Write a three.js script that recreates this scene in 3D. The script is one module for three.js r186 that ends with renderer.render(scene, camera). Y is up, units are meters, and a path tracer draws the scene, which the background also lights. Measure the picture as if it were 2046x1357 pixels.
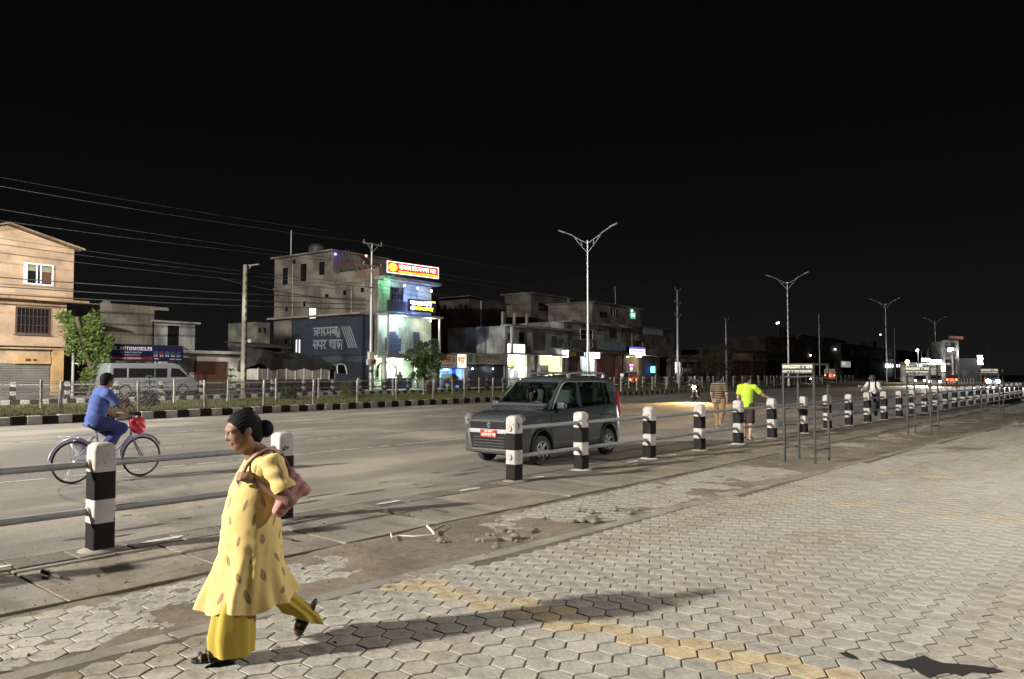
import * as THREE from 'three';
import { mergeGeometries } from 'three/addons/utils/BufferGeometryUtils.js';
import { RoundedBoxGeometry } from 'three/addons/geometries/RoundedBoxGeometry.js';
import { MarchingCubes } from 'three/addons/objects/MarchingCubes.js';
import { RectAreaLightUniformsLib } from 'three/addons/lights/RectAreaLightUniformsLib.js';
RectAreaLightUniformsLib.init();

// ---------------------------------------------------------------- camera, sky, large lamps, exposure
// World: x runs along the road (to the right vanishing point), z = -A where A is the distance across the road.
const scene = new THREE.Scene();
const FOC = 1520, PCX = 1023, PCY = 678.5, HOR = 746, EYE = 1.68, YAW = 36.2 * Math.PI / 180;
const pitch = Math.atan((HOR - PCY) / FOC);
const camera = new THREE.PerspectiveCamera(2 * Math.atan(678.5 / FOC) * 180 / Math.PI, 1024 / 679, 0.1, 900);
camera.position.set(0, EYE, 0);
camera.lookAt(Math.cos(YAW) * Math.cos(pitch), EYE + Math.sin(pitch), -Math.sin(YAW) * Math.cos(pitch));
const renderer = new THREE.WebGLRenderer({ antialias: true });
renderer.setSize(1024, 679);
renderer.toneMapping = THREE.LinearToneMapping;
renderer.toneMappingExposure = 2.2;
renderer.shadowMap.enabled = true;
{ // night sky: nearly black air with the faint even glow of a town round the horizon
  const W = 64, H = 64, d = new Float32Array(W * H * 4);
  for (let j = 0; j < H; j++) for (let i = 0; i < W; i++) {
    const e = ((j + 0.5) / H - 0.5) * Math.PI, g = Math.exp(-Math.max(0, e) / 0.16), k = (j * W + i) * 4;
    d[k] = 0.00045 + 0.0042 * g; d[k + 1] = 0.0005 + 0.0041 * g; d[k + 2] = 0.0006 + 0.0041 * g; d[k + 3] = 1;
  }
  const sky = new THREE.DataTexture(d, W, H, THREE.RGBAFormat, THREE.FloatType);
  sky.mapping = THREE.EquirectangularReflectionMapping; sky.magFilter = THREE.LinearFilter; sky.needsUpdate = true;
  scene.background = sky; scene.environment = sky;
}
const V = (X, y, A) => new THREE.Vector3(X, y, -A);
function pointLamp(X, y, A, col, cd, radius = 1) {
  const l = new THREE.PointLight(col, cd, 0, 2); l.position.copy(V(X, y, A)); l.castShadow = true; l.shadow.radius = radius; scene.add(l); return l;
}
function areaLamp(X, y, A, toX, toY, toA, w, h, col, nits) {
  const l = new THREE.RectAreaLight(col, nits, w, h); l.position.copy(V(X, y, A)); l.lookAt(V(toX, toY, toA)); scene.add(l); return l;
}
const FAR_L = { X: 13, y: 9.5, A: 39.5 };   // street lamp on the far footpath, left of the frame, that lights the tan house and its neighbours
const MAST = { X: -34, y: 20, A: 27 }, LAMP_R = { X: 13, y: 8, A: -6 };     // the two lamps that throw the shadows in the picture, both outside the frame
pointLamp(MAST.X, MAST.y - 0.35, MAST.A, new THREE.Color(1.0, 0.95, 0.86), 14000, 45);
pointLamp(LAMP_R.X, LAMP_R.y - 0.14, LAMP_R.A + 0.02, new THREE.Color(1.0, 0.97, 0.95), 225, 10);

pointLamp(FAR_L.X, FAR_L.y - 0.14, FAR_L.A, new THREE.Color(1.0, 0.94, 0.86), 640, 8);

// ---------------------------------------------------------------- helpers
let seed = 7;
const rnd = () => { seed = (seed + 0x6d2b79f5) | 0; let t = Math.imul(seed ^ (seed >>> 15), 1 | seed); t = (t + Math.imul(t ^ (t >>> 7), 61 | t)) ^ t; return ((t ^ (t >>> 14)) >>> 0) / 4294967296; };
const rr = (a, b) => a + (b - a) * rnd();
const lerp = (a, b, t) => a + (b - a) * t, clamp = (x, a, b) => Math.min(b, Math.max(a, x));
const sm = (a, b, x) => { const t = clamp((x - a) / (b - a), 0, 1); return t * t * (3 - 2 * t); };
function ray(px, py) {
  const u = (px - PCX) / FOC, v = -(py - PCY) / FOC, fw = Math.cos(pitch) - v * Math.sin(pitch), up = Math.sin(pitch) + v * Math.cos(pitch);
  return [fw * Math.cos(YAW) + u * Math.sin(YAW), fw * Math.sin(YAW) - u * Math.cos(YAW), up];
}
const gnd = (px, py, y = 0) => { const r = ray(px, py), t = (y - EYE) / r[2]; return [r[0] * t, r[1] * t]; };          // (X, A) of a picture point that lies on level y
const onA = (px, py, A) => { const r = ray(px, py), t = A / r[1]; return [r[0] * t, EYE + r[2] * t]; };                // (X, y) of a picture point that lies on the facade plane at A
// value noise
const HN = new Float32Array(65536); for (let i = 0; i < 65536; i++) HN[i] = rnd();
const hsh = (i, j) => HN[(((i * 73) ^ (j * 151 + (i >> 3) * 37)) & 65535 + 65536) & 65535];
function vn(x, y, per = 0) {
  const i = Math.floor(x), j = Math.floor(y), f = x - i, g = y - j, s = f * f * (3 - 2 * f), t = g * g * (3 - 2 * g);
  const w = (a) => per ? ((a % per) + per) % per : a & 4095;
  return lerp(lerp(hsh(w(i), w(j)), hsh(w(i + 1), w(j)), s), lerp(hsh(w(i), w(j + 1)), hsh(w(i + 1), w(j + 1)), s), t);
}
const fbm = (x, y, o = 4) => { let a = 0, w = 0.5, k = 1; for (let n = 0; n < o; n++, w *= 0.5, k *= 2.03) a += w * vn(x * k + n * 17.3, y * k + n * 9.1); return a / (1 - Math.pow(0.5, o)); };
function dataTex(n, f, metres, srgb = true) {        // square tile of n pixels that covers `metres`
  const d = new Uint8Array(n * n * 4);
  for (let j = 0; j < n; j++) for (let i = 0; i < n; i++) { const c = f(i / n, j / n), k = (j * n + i) * 4; d[k] = clamp(c[0] * 255, 0, 255); d[k + 1] = clamp(c[1] * 255, 0, 255); d[k + 2] = clamp(c[2] * 255, 0, 255); d[k + 3] = 255; }
  const t = new THREE.DataTexture(d, n, n, THREE.RGBAFormat); t.magFilter = THREE.LinearFilter; t.minFilter = THREE.LinearFilter; t.wrapS = t.wrapT = THREE.RepeatWrapping;
  if (srgb) t.colorSpace = THREE.SRGBColorSpace; t.repeat.set(1 / metres, 1 / metres); t.needsUpdate = true; return t;
}
function pfb(u, v, base, o = 4) { let a = 0, w = 0.5, k = base; for (let n = 0; n < o; n++, w *= 0.5, k *= 2) a += w * vn(u * k + n * 5, v * k + n * 3, k); return a / (1 - Math.pow(0.5, o)); } // tileable
const T = {};
T.mottle = dataTex(512, (u, v) => { const a = pfb(u, v, 4, 6), b = pfb(u + 0.31, v + 0.7, 64, 2), g = 0.72 + 0.3 * a + 0.12 * (b - 0.5); return [g, g * 0.995, g * 0.985]; }, 3);
T.stain = dataTex(512, (u, v) => { const a = pfb(u, v, 3, 6), s = pfb(u * 1, v * 0.25 + 0.2, 32, 3), g = 0.72 + 0.28 * sm(0.25, 0.7, a) - 0.13 * sm(0.55, 0.8, s) + 0.06 * (rnd() - 0.5); return [g, g * 0.985, g * 0.95]; }, 5);
T.fine = dataTex(256, (u, v) => { const g = 0.8 + 0.22 * pfb(u, v, 32, 3) + 0.1 * (rnd() - 0.5); return [g, g, g]; }, 0.6);
T.chip = dataTex(512, (u, v) => { const a = pfb(u, v, 10, 5), b = pfb(u + .4, v + .1, 40, 3), w = sm(0.66, 0.7, a * 0.7 + b * 0.3), g = 0.86 + 0.2 * (pfb(u, v, 5, 4) - 0.5) - 0.5 * w; return [g, g * 0.985, g * 0.97]; }, 0.9);
T.bumpFine = dataTex(256, (u, v) => { const g = 0.5 * pfb(u, v, 24, 4) + 0.3 * rnd(); return [g, g, g]; }, 0.5, false);
T.bumpAsph = dataTex(512, (u, v) => { const g = 0.6 * pfb(u, v, 96, 2) + 0.4 * rnd(); return [g, g, g]; }, 1.4, false);
const mats = new Map();
function M(col, rough = 0.85, o = {}) {       // col: [r,g,b] linear or css
  const key = JSON.stringify([col, rough, Object.keys(o).map((k) => [k, o[k]?.uuid ?? o[k]])]);
  if (!mats.has(key)) {
    const { phys, ...rest } = o, m = new (phys ? THREE.MeshPhysicalMaterial : THREE.MeshStandardMaterial)({ roughness: rough, ...rest });
    Array.isArray(col) ? m.color.setRGB(...col) : m.color.set(col); mats.set(key, m);
  }
  return mats.get(key);
}
const glow = (col, k = 1, base = [0.6, 0.6, 0.6]) => { const key = 'glow' + col + k; if (!mats.has(key)) { const m = new THREE.MeshStandardMaterial({ roughness: 0.4 }); m.color.setRGB(...base); Array.isArray(col) ? m.emissive.setRGB(...col) : m.emissive.set(col); m.emissiveIntensity = k; mats.set(key, m); } return mats.get(key); };
const glass = (tint = [0.75, 0.8, 0.8]) => M(tint, 0.03, { phys: true, transmission: 1, thickness: 0, ior: 1.5 });

// geometry: everything is non-indexed with position, normal and uv in metres
function fin(g) {
  if (g.index) g = g.toNonIndexed();
  for (const k of Object.keys(g.attributes)) if (!['position', 'normal', 'uv'].includes(k)) g.deleteAttribute(k);
  if (!g.attributes.normal) g.computeVertexNormals();
  if (!g.attributes.uv || !g.userData.keepUV) { const p = g.attributes.position, n = g.attributes.normal, uv = new Float32Array(p.count * 2);
    for (let i = 0; i < p.count; i += 3) {
      let nx = 0, ny = 0, nz = 0; for (let k = 0; k < 3; k++) { nx += n.getX(i + k); ny += n.getY(i + k); nz += n.getZ(i + k); }
      nx = Math.abs(nx); ny = Math.abs(ny); nz = Math.abs(nz);
      for (let k = 0; k < 3; k++) { const x = p.getX(i + k), y = p.getY(i + k), z = p.getZ(i + k); const a = nx >= ny && nx >= nz ? [z, y] : ny >= nz ? [x, z] : [x, y]; uv[(i + k) * 2] = a[0]; uv[(i + k) * 2 + 1] = a[1]; }
    }
    g.setAttribute('uv', new THREE.BufferAttribute(uv, 2)); }
  g.morphAttributes = {}; g.clearGroups(); return g;
}
const mg = (list) => { list = [].concat(list).map((g) => g.attributes.uv && !g.index && g.userData.done ? g : Object.assign(fin(g), {})); const g = list.length > 1 ? mergeGeometries(list) : list[0]; g.userData = { done: true }; return g; };
function place(g, x, y, z, o = {}) { const e = new THREE.Euler(o.rx || 0, o.ry || 0, o.rz || 0, 'YXZ'); return g.applyMatrix4(new THREE.Matrix4().compose(new THREE.Vector3(x, y, z), new THREE.Quaternion().setFromEuler(e), new THREE.Vector3(1, 1, 1))); }
const bx = (w, h, d, x = 0, y = 0, z = 0, o) => place(new THREE.BoxGeometry(w, h, d), x, y, z, o);
const rb = (w, h, d, r, x = 0, y = 0, z = 0, o = {}) => place(new RoundedBoxGeometry(w, h, d, o.seg || 2, r), x, y, z, o);
const cyl = (r0, r1, h, x = 0, y = 0, z = 0, seg = 12, o) => place(new THREE.CylinderGeometry(r1, r0, h, seg), x, y, z, o);   // r0 bottom, r1 top
const sph = (r, x = 0, y = 0, z = 0, s = [1, 1, 1], seg = 14) => place(new THREE.SphereGeometry(r, seg, Math.ceil(seg * 0.7)).scale(...s), x, y, z);
function rod(a, b, r0, r1 = r0, seg = 8) {
  const p = new THREE.Vector3(...a), q = new THREE.Vector3(...b), d = q.clone().sub(p), L = d.length(), g = new THREE.CylinderGeometry(r1, r0, L, seg);
  return g.applyMatrix4(new THREE.Matrix4().compose(p.add(q).multiplyScalar(0.5), new THREE.Quaternion().setFromUnitVectors(new THREE.Vector3(0, 1, 0), d.normalize()), new THREE.Vector3(1, 1, 1)));
}
const tube = (pts, r, seg = 6, n = 0, closed = false) => new THREE.TubeGeometry(new THREE.CatmullRomCurve3(pts.map((p) => new THREE.Vector3(...p)), closed), n || pts.length * 6, r, seg, closed);
function ext(pts, d, o = {}) {       // polygon in x,y extruded along z, centred
  const s = new THREE.Shape(pts.map((p) => new THREE.Vector2(...p))); for (const h of o.holes || []) s.holes.push(new THREE.Path(h.map((p) => new THREE.Vector2(...p))));
  const b = o.bevel || 0; return new THREE.ExtrudeGeometry(s, { depth: d - 2 * b, bevelEnabled: b > 0, bevelSize: b, bevelThickness: b, bevelSegments: 2, bevelOffset: -b, curveSegments: o.curve || 8 }).translate(0, 0, -d / 2 + b);
}
// rings: array of arrays of [x,y,z]; a surface through them, capped when asked
function loft(rings, { cap = true, closed = true, uvw = 0 } = {}) {
  const n = rings[0].length, pos = [], uv = [], idx = [], m = rings.length;
  rings.forEach((r, j) => { for (let i = 0; i <= (closed ? n : n - 1); i++) { pos.push(...r[i % n]); uv.push(i / n, j / (m - 1)); } });
  const w = closed ? n + 1 : n;
  for (let j = 0; j < m - 1; j++) for (let i = 0; i < w - 1; i++) { const a = j * w + i, b = a + 1, c = a + w, d = c + 1; idx.push(a, b, d, a, d, c); }
  const g = new THREE.BufferGeometry(); g.setAttribute('position', new THREE.Float32BufferAttribute(pos, 3)); g.setAttribute('uv', new THREE.Float32BufferAttribute(uv, 2)); g.setIndex(idx); g.computeVertexNormals();
  if (closed) { const N = g.attributes.normal; for (let j = 0; j < m; j++) { const a = j * w, b = a + w - 1, x = N.getX(a) + N.getX(b), y = N.getY(a) + N.getY(b), z = N.getZ(a) + N.getZ(b), l = Math.hypot(x, y, z) || 1; N.setXYZ(a, x / l, y / l, z / l); N.setXYZ(b, x / l, y / l, z / l); } }
  const g2 = g.toNonIndexed(); if (uvw) g2.userData.keepUV = true;
  const out = [uvw ? Object.assign(fin(g2)) : fin(g2)];
  if (cap) for (const [r, s] of [[rings[0], 1], [rings[m - 1], -1]]) {
    const c = [0, 1, 2].map((k) => r.reduce((a, p) => a + p[k], 0) / n), q = [];
    for (let i = 0; i < n; i++) { const a = r[i], b = r[(i + 1) % n]; s > 0 ? q.push(...c, ...b, ...a) : q.push(...c, ...a, ...b); }
    const h = new THREE.BufferGeometry(); h.setAttribute('position', new THREE.Float32BufferAttribute(q, 3)); out.push(fin(h));
  }
  out.forEach((g) => { g.userData.done = true; }); return mg(out);
}
const ell = (cx, cy, cz, a, b, n = 24, f) => Array.from({ length: n }, (_, i) => { const t = -i / n * Math.PI * 2, k = f ? f(t) : 1; return [cx + Math.cos(t) * a * k, cy, cz + Math.sin(t) * b * k]; });
// things, parts, setting
const used = new Map(), num = (name) => { const k = used.get(name) || 0; used.set(name, k + 1); return k ? `${name}_${String(k).padStart(3, '0')}` : name; };
const sh = (m) => { m.castShadow = m.receiveShadow = true; return m; };
function part(name, geos, mat, parent, label) { const m = sh(new THREE.Mesh(mg(geos), mat)); m.name = name; if (label) m.userData.label = label; parent.add(m); return m; }
function tag(o, label, category, group) { o.userData.label = label; o.userData.category = category; if (group) o.userData.group = group; return o; }
function thing(name, label, category, pos = [0, 0, 0], turn = 0, group) { const g = new THREE.Group(); g.name = num(name); g.position.set(...pos); g.rotation.y = turn; scene.add(g); return tag(g, label, category, group); }
function one(name, geos, mat, label, category, group) { const m = sh(new THREE.Mesh(mg(geos), mat)); m.name = num(name); scene.add(m); return tag(m, label, category, group); }
function struct(name, geos, mat) { const m = geos ? sh(new THREE.Mesh(mg(geos), mat)) : new THREE.Group(); m.name = num(name); m.userData.kind = 'structure'; scene.add(m); return m; }
function copy(o, pos, turn, label) { const c = o.clone(); c.name = num(o.name.replace(/_\d{3}$/, '')); if (pos) c.position.set(...pos); if (turn !== undefined) c.rotation.y = turn; c.userData = { ...o.userData }; if (label) c.userData.label = label; scene.add(c); return c; }
function canvasTex(w, h, draw) { const c = document.createElement('canvas'); c.width = w; c.height = h; draw(c.getContext('2d'), w, h); const t = new THREE.CanvasTexture(c); t.colorSpace = THREE.SRGBColorSpace; return t; }
function panel(w, h, d, tex, o = {}) {       // printed board: front face carries the print over 0..1
  const g = fin(new THREE.BoxGeometry(w, h, d)), p = g.attributes.position, uv = g.attributes.uv;
  for (let i = 0; i < p.count; i++) uv.setXY(i, p.getX(i) / w + 0.5, p.getY(i) / h + 0.5);
  g.userData.done = true; if (o.at) place(g, ...o.at, o); return g;
}
// implicit bodies
const sub3 = (a, b) => [a[0] - b[0], a[1] - b[1], a[2] - b[2]];
function capsule(a, b, ra, rb = ra) { const d = sub3(b, a), L2 = d[0] ** 2 + d[1] ** 2 + d[2] ** 2 || 1e-9; return (x, y, z) => { const t = clamp(((x - a[0]) * d[0] + (y - a[1]) * d[1] + (z - a[2]) * d[2]) / L2, 0, 1); return Math.hypot(x - a[0] - d[0] * t, y - a[1] - d[1] * t, z - a[2] - d[2] * t) - lerp(ra, rb, t); }; }
function ellip(c, r) { const m = Math.min(...r); return (x, y, z) => (Math.hypot((x - c[0]) / r[0], (y - c[1]) / r[1], (z - c[2]) / r[2]) - 1) * m; }
const smin = (a, b, k) => { const h = Math.max(k - Math.abs(a - b), 0) / k; return Math.min(a, b) - h * h * k * 0.25; };
const uni = (fs, k) => (x, y, z) => { let d = 1e3; for (const f of fs) d = smin(d, f(x, y, z), k); return d; };
function iso(fn, lo, hi, n) {
  const c = lo.map((v, i) => (v + hi[i]) / 2), s = Math.max(...lo.map((v, i) => hi[i] - v)) / 2 * (n / (n - 4)), mc = new MarchingCubes(n, new THREE.MeshBasicMaterial(), false, false, 160000), half = n / 2;
  let q = 0;
  for (let k = 0; k < n; k++) for (let j = 0; j < n; j++) for (let i = 0; i < n; i++, q++) {
    const x = c[0] + s * (i - half) / half, y = c[1] + s * (j - half) / half, z = c[2] + s * (k - half) / half;
    mc.field[q] = x < lo[0] - .03 || x > hi[0] + .03 || y < lo[1] - .03 || y > hi[1] + .03 || z < lo[2] - .03 || z > hi[2] + .03 ? -1 : -fn(x, y, z);
  }
  mc.isolation = 0; mc.update();
  const m = mc.count, g = new THREE.BufferGeometry(), p = mc.positionArray.slice(0, m * 3), nn = mc.normalArray.slice(0, m * 3);
  for (let i = 0; i < m; i++) { for (let k = 0; k < 3; k++) p[i * 3 + k] = c[k] + s * p[i * 3 + k]; const l = Math.hypot(nn[i * 3], nn[i * 3 + 1], nn[i * 3 + 2]) || 1; for (let k = 0; k < 3; k++) nn[i * 3 + k] /= l; }
  g.setAttribute('position', new THREE.BufferAttribute(p, 3)); g.setAttribute('normal', new THREE.BufferAttribute(nn, 3)); return g;
}

// ---------------------------------------------------------------- ground and road
const dep = (px, py, D) => { const u = (px - PCX) / FOC, r = ray(px, py), k = D; return [r[0] * k, EYE + r[2] * k, r[1] * k]; };   // X, y, A at D metres of depth
const TH = Math.atan2(7.51 - 5.44, 30.57 - 3.6), CU = Math.cos(TH), SU = Math.sin(TH);
const SW = (u, v, y = 0) => [3.6 + u * CU + v * SU, y, -(7.51 - u * SU + v * CU)];       // footpath frame: u along the bollards, v towards the road
const swTurn = TH * -1;                                                                   // turn about y that lays local x along u
const toSW = (X, A) => { const a = X - 3.6, b = A - 7.51; return [a * CU - b * SU, a * SU + b * CU]; };
const quad = (a, b, c, d) => { const g = new THREE.BufferGeometry(); g.setAttribute('position', new THREE.Float32BufferAttribute([...a, ...b, ...c, ...a, ...c, ...d], 3)); return g; };
const sheet = (pts) => { const g = new THREE.ShapeGeometry(new THREE.Shape(pts.map(([X, A]) => new THREE.Vector2(X, A)))); g.rotateX(-Math.PI / 2); return g; };   // (X, A) outline lying flat
T.asph = dataTex(1024, (u, v) => {
  const big = pfb(u, v, 5, 5), streak = pfb(u * 0.25, v, 24, 3), f = rnd(), d = sm(0.35, 0.75, big * 0.6 + streak * 0.4), crack = sm(0.012, 0.0, Math.abs(pfb(u + .2, v + .5, 6, 4) - 0.5)) * sm(0.5, 0.65, pfb(u, v, 3, 2));
  const g = 0.66 + 0.3 * d + 0.1 * (f - 0.5) - 0.16 * crack; return [g, g * (0.985 - 0.02 * d), g * (0.955 - 0.05 * d)];
}, 14);
T.soil = dataTex(1024, (u, v) => { const a = pfb(u, v, 6, 6), b = pfb(u + .5, v + .3, 70, 2), g = 0.62 + 0.34 * a + 0.2 * (b - 0.5) + 0.1 * (rnd() - 0.5); return [g, g * 0.96, g * 0.9]; }, 3.2);
struct('ground', sheet([[-400, -300], [800, -300], [800, 700], [-400, 700]]).translate(0, -0.14, 0), M([0.09, 0.08, 0.06], 0.95, { map: T.soil }));
const mAsph = M([0.285, 0.272, 0.24], 0.9, { map: T.asph, bumpMap: T.bumpAsph, bumpScale: 0.006 });
const kerbLine = (X) => { const [x, , z] = SW((X - 3.6) / CU, 0.34); return -z; };
const road = struct('road', sheet([[-120, kerbLine(-120)], [420, kerbLine(420)], [420, 29], [-120, 29]]).translate(0, -0.1, 0), mAsph);
struct('service_road', sheet([[-60, 40.2], [330, 40.2], [330, 47.6], [-60, 47.6]]).translate(0, -0.1, 0), mAsph);
{ // lane paint, worn
  T.paint = dataTex(512, (u, v) => { const a = pfb(u, v, 12, 5), g = 0.55 + 0.45 * sm(0.32, 0.5, a); return [g, g * .99, g * .95]; }, 1.6);
  const mp = M([0.42, 0.4, 0.34], 0.85, { map: T.paint });
  const strip = (X0, A0, X1, A1, w) => { const dx = X1 - X0, dA = A1 - A0, L = Math.hypot(dx, dA), nx = -dA / L * w / 2, nA = dx / L * w / 2; return sheet([[X0 + nx, A0 + nA], [X1 + nx, A1 + nA], [X1 - nx, A1 - nA], [X0 - nx, A0 - nA]]).translate(0, -0.096, 0); };
  part('edge_line', strip(-30, 16.2, 120, 7.1, 0.09), mp, road);
  for (let k = -2; k < 14; k++) part('lane_dash', strip(7.1 + k * 5.5, 21.9, 10.2 + k * 5.5, 21.86, 0.11), mp, road);
  for (let k = -1; k < 12; k++) part('lane_dash', strip(17.9 + k * 6.4, 16.5, 20.9 + k * 6.4, 16.35, 0.1), mp, road);
}
{ // windblown dirt along the near kerb, thin lenses of soil with their own ragged outline
  const md = M([0.085, 0.068, 0.048], 0.95, { map: T.soil });
  const geos = [];
  const blot = (u, v, a, b, s) => { const n = 34, pts = []; for (let i = 0; i < n; i++) { const t = i / n * Math.PI * 2, k = 0.55 + 0.75 * fbm(Math.cos(t) * 2.2 + s * 7.7, Math.sin(t) * 2.2 + s * 3.1, 4); const [x, , z] = SW(u + Math.cos(t) * a * k, v + Math.sin(t) * b * k); pts.push([x, -z]); } return sheet(pts); };
  for (let k = 0; k < 46; k++) geos.push(blot(rr(-4, 26), 0.45 + Math.abs(rr(-1, 1)) * rr(0.05, 0.35), rr(0.4, 1.7), rr(0.05, 0.17), k).translate(0, -0.0952 + k * 0.00004, 0));
  for (let k = 0; k < 26; k++) geos.push(blot(rr(-3, 8), rr(0.9, 2.2), rr(0.06, 0.4), rr(0.02, 0.05), k + 60).translate(0, -0.0945 + k * 0.00003, 0));
  const d = part('dirt', geos, md, road); d.userData.kind = 'stuff';
}

// ---------------------------------------------------------------- near footpath
const edgeV = (u) => -2.9 - 0.033 * u;                 // concrete edging between the hexagon paving and the planting strip
const UL = -9, UR = 62, SLABV = -1.55;
const pave = struct('footpath');
const LAT = 0.198, hexDirt = [];
function hexGeo(r, h, bev) { const rg = []; const ring = (rad, y) => Array.from({ length: 6 }, (_, i) => { const t = Math.PI / 6 - i * Math.PI / 3; return [Math.cos(t) * rad, y, Math.sin(t) * rad]; });
  const top = ring(r - bev, 0), mid = ring(r, -bev * 0.8), bot = ring(r, -h), p = []; const c = [0, 0.0006, 0];
  for (let i = 0; i < 6; i++) { const j = (i + 1) % 6; p.push(...c, ...top[i], ...top[j], ...top[i], ...mid[i], ...mid[j], ...top[i], ...mid[j], ...top[j], ...mid[i], ...bot[i], ...bot[j], ...mid[i], ...bot[j], ...mid[j]); }
  const g = new THREE.BufferGeometry(); g.setAttribute('position', new THREE.Float32BufferAttribute(p, 3)); g.computeVertexNormals(); return mg(g); }
{ // hexagon pavers
  const geo = hexGeo(LAT / Math.sqrt(3) - 0.0068, 0.05, 0.004);
  T.paver = dataTex(512, (u, v) => { const a = pfb(u, v, 6, 5), b = pfb(u + .2, v, 48, 3), g = 0.7 + 0.34 * a + 0.3 * (b - 0.5) * 0.8 + 0.1 * (rnd() - 0.5); return [g, g * 0.98, g * 0.94]; }, 0.83);
  T.bumpPave = dataTex(256, (u, v) => { const g = 0.6 * pfb(u, v, 16, 4) + 0.35 * rnd(); return [g, g, g]; }, 0.4, false);
  const shades = [[0.365, 0.358, 0.33], [0.335, 0.33, 0.305], [0.345, 0.332, 0.295], [0.325, 0.308, 0.265], [0.295, 0.272, 0.225], [0.262, 0.236, 0.19]], yel = [[0.44, 0.37, 0.245], [0.415, 0.345, 0.22], [0.385, 0.34, 0.26]];
  const mk = (c) => M(c, 0.88, { map: T.paver, bumpMap: T.bumpPave, bumpScale: 0.0025 });
  const pm = shades.map(mk), ym = yel.map(mk), uvG = [0, 1, 2, 3, 4, 5, 6, 7].map((k) => { const g = geo.clone(); const uv = g.attributes.uv; for (let i = 0; i < uv.count; i++) uv.setXY(i, uv.getX(i) + k * 0.137, uv.getY(i) + k * 0.291); g.userData = { done: true }; return g; });
  const list = [], rowH = LAT * Math.sqrt(3) / 2;
  for (let j = -70; j < 22; j++) for (let i = Math.floor(UL / LAT); i < UR / LAT; i++) {
    const u = (i + (j & 1) * 0.5) * LAT, v = -3.1 + j * rowH, e = edgeV(u), main = v < e - 0.14, strip = v > e + 0.12 && v < SLABV - 0.1;
    if (!main && !strip) continue; if (v < -9.3) continue;
    const [x, , z] = SW(u, v), A = -z, fw = x * Math.cos(YAW) + A * Math.sin(YAW), lat = x * Math.sin(YAW) - A * Math.cos(YAW);
    if (fw < 1.5 || Math.abs(lat / fw) > 0.78 || fw > 46) continue;
    const m6 = (x % 6 + 6) % 6; const band = main && ((Math.abs(x - 4.5) < 0.17) || (Math.abs(x - 10.5) < 0.15) || Math.abs(x - 14.2) < 0.14 || Math.abs(x - 18.6) < 0.14 || Math.abs(x - 23) < 0.14 || Math.abs(x - 28) < 0.14) && rnd() < (x < 5 ? 1 : 0.5);
    const dust = fbm(u * 0.22 + 3, v * 1.6, 4) * 0.75 + fbm(u * 1.4, v * 1.4 + 9, 3) * 0.25, si = clamp(Math.round((dust - 0.38) * 11.5 + rr(-0.9, 0.9)), 0, 5); list.push({ u, v, x, z, band, strip, d: fw, si, s: Math.floor(rnd() * 997) });
  }
  list.sort((a, b) => a.d - b.d);
  let n = 0; const rest = list.filter((q) => {
    const r = (a) => (((q.s * (a + 3) * 131) % 1000) / 1000);
    q.y = (q.strip ? -0.022 : 0) + (r(1) - 0.5) * 0.004 ; q.rx = (r(2) - 0.5) * 0.02; q.rz = (r(3) - 0.5) * 0.02;
    const lat = (q.x * Math.sin(YAW) + q.z * Math.cos(YAW)) / q.d, py = HOR + FOC * EYE / q.d;
    if (n < 300 && py < 1370 && Math.abs(lat) < 0.69) { const m = sh(new THREE.Mesh(uvG[q.s % 8], q.band ? ym[q.s % 3] : pm[q.si])); m.name = 'paver'; m.position.set(q.x, q.y, q.z); m.rotation.set(q.rx, swTurn, q.rz); pave.add(m); n++; return false; }
    return true;
  });
  const im = new THREE.InstancedMesh(geo, mk([1, 1, 1]), rest.length), mt = new THREE.Matrix4(), cc = new THREE.Color();
  rest.forEach((q, k) => { mt.compose(new THREE.Vector3(q.x, q.y, q.z), new THREE.Quaternion().setFromEuler(new THREE.Euler(q.rx, swTurn, q.rz)), new THREE.Vector3(1, 1, 1)); im.setMatrixAt(k, mt); const c = q.band ? yel[q.s % 3] : shades[q.si], f = 0.92 + 0.16 * ((q.s * 37 % 100) / 100); im.setColorAt(k, cc.setRGB(c[0] * f, c[1] * f, c[2] * f)); });
  im.name = 'paver_field'; im.userData.kind = 'stuff'; sh(im); pave.add(im);
  const flat = (pts, y) => sheet(pts.map(([u, v]) => { const [x, , z] = SW(u, v); return [x, -z]; })).translate(0, y, 0);
  part('joint_sand', [flat([[UL, -9.5], [UR, -9.5], [UR, edgeV(UR)], [UL, edgeV(UL)]], -0.0062), flat([[UL, edgeV(UL)], [UR, edgeV(UR)], [UR, -1.5], [UL, -1.5]], -0.035)], M([0.12, 0.105, 0.08], 0.95, { map: T.soil }), pave);
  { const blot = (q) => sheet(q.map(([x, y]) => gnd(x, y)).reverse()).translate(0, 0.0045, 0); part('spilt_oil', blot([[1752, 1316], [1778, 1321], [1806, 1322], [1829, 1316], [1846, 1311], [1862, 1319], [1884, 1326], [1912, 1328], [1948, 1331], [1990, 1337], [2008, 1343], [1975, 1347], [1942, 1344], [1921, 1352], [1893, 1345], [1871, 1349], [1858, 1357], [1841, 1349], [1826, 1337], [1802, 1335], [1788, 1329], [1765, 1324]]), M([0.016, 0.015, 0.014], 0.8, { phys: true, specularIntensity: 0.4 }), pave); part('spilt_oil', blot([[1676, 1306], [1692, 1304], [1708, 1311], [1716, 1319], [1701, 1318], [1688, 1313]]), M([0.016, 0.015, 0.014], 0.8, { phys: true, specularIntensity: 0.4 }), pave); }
  part('paving_beyond', flat([[UR * 0.6, -9.5], [300, -25], [300, -10], [UR * 0.6, -1.6]], -0.012), M([0.3, 0.285, 0.25], 0.9, { map: T.paver }), pave);
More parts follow.
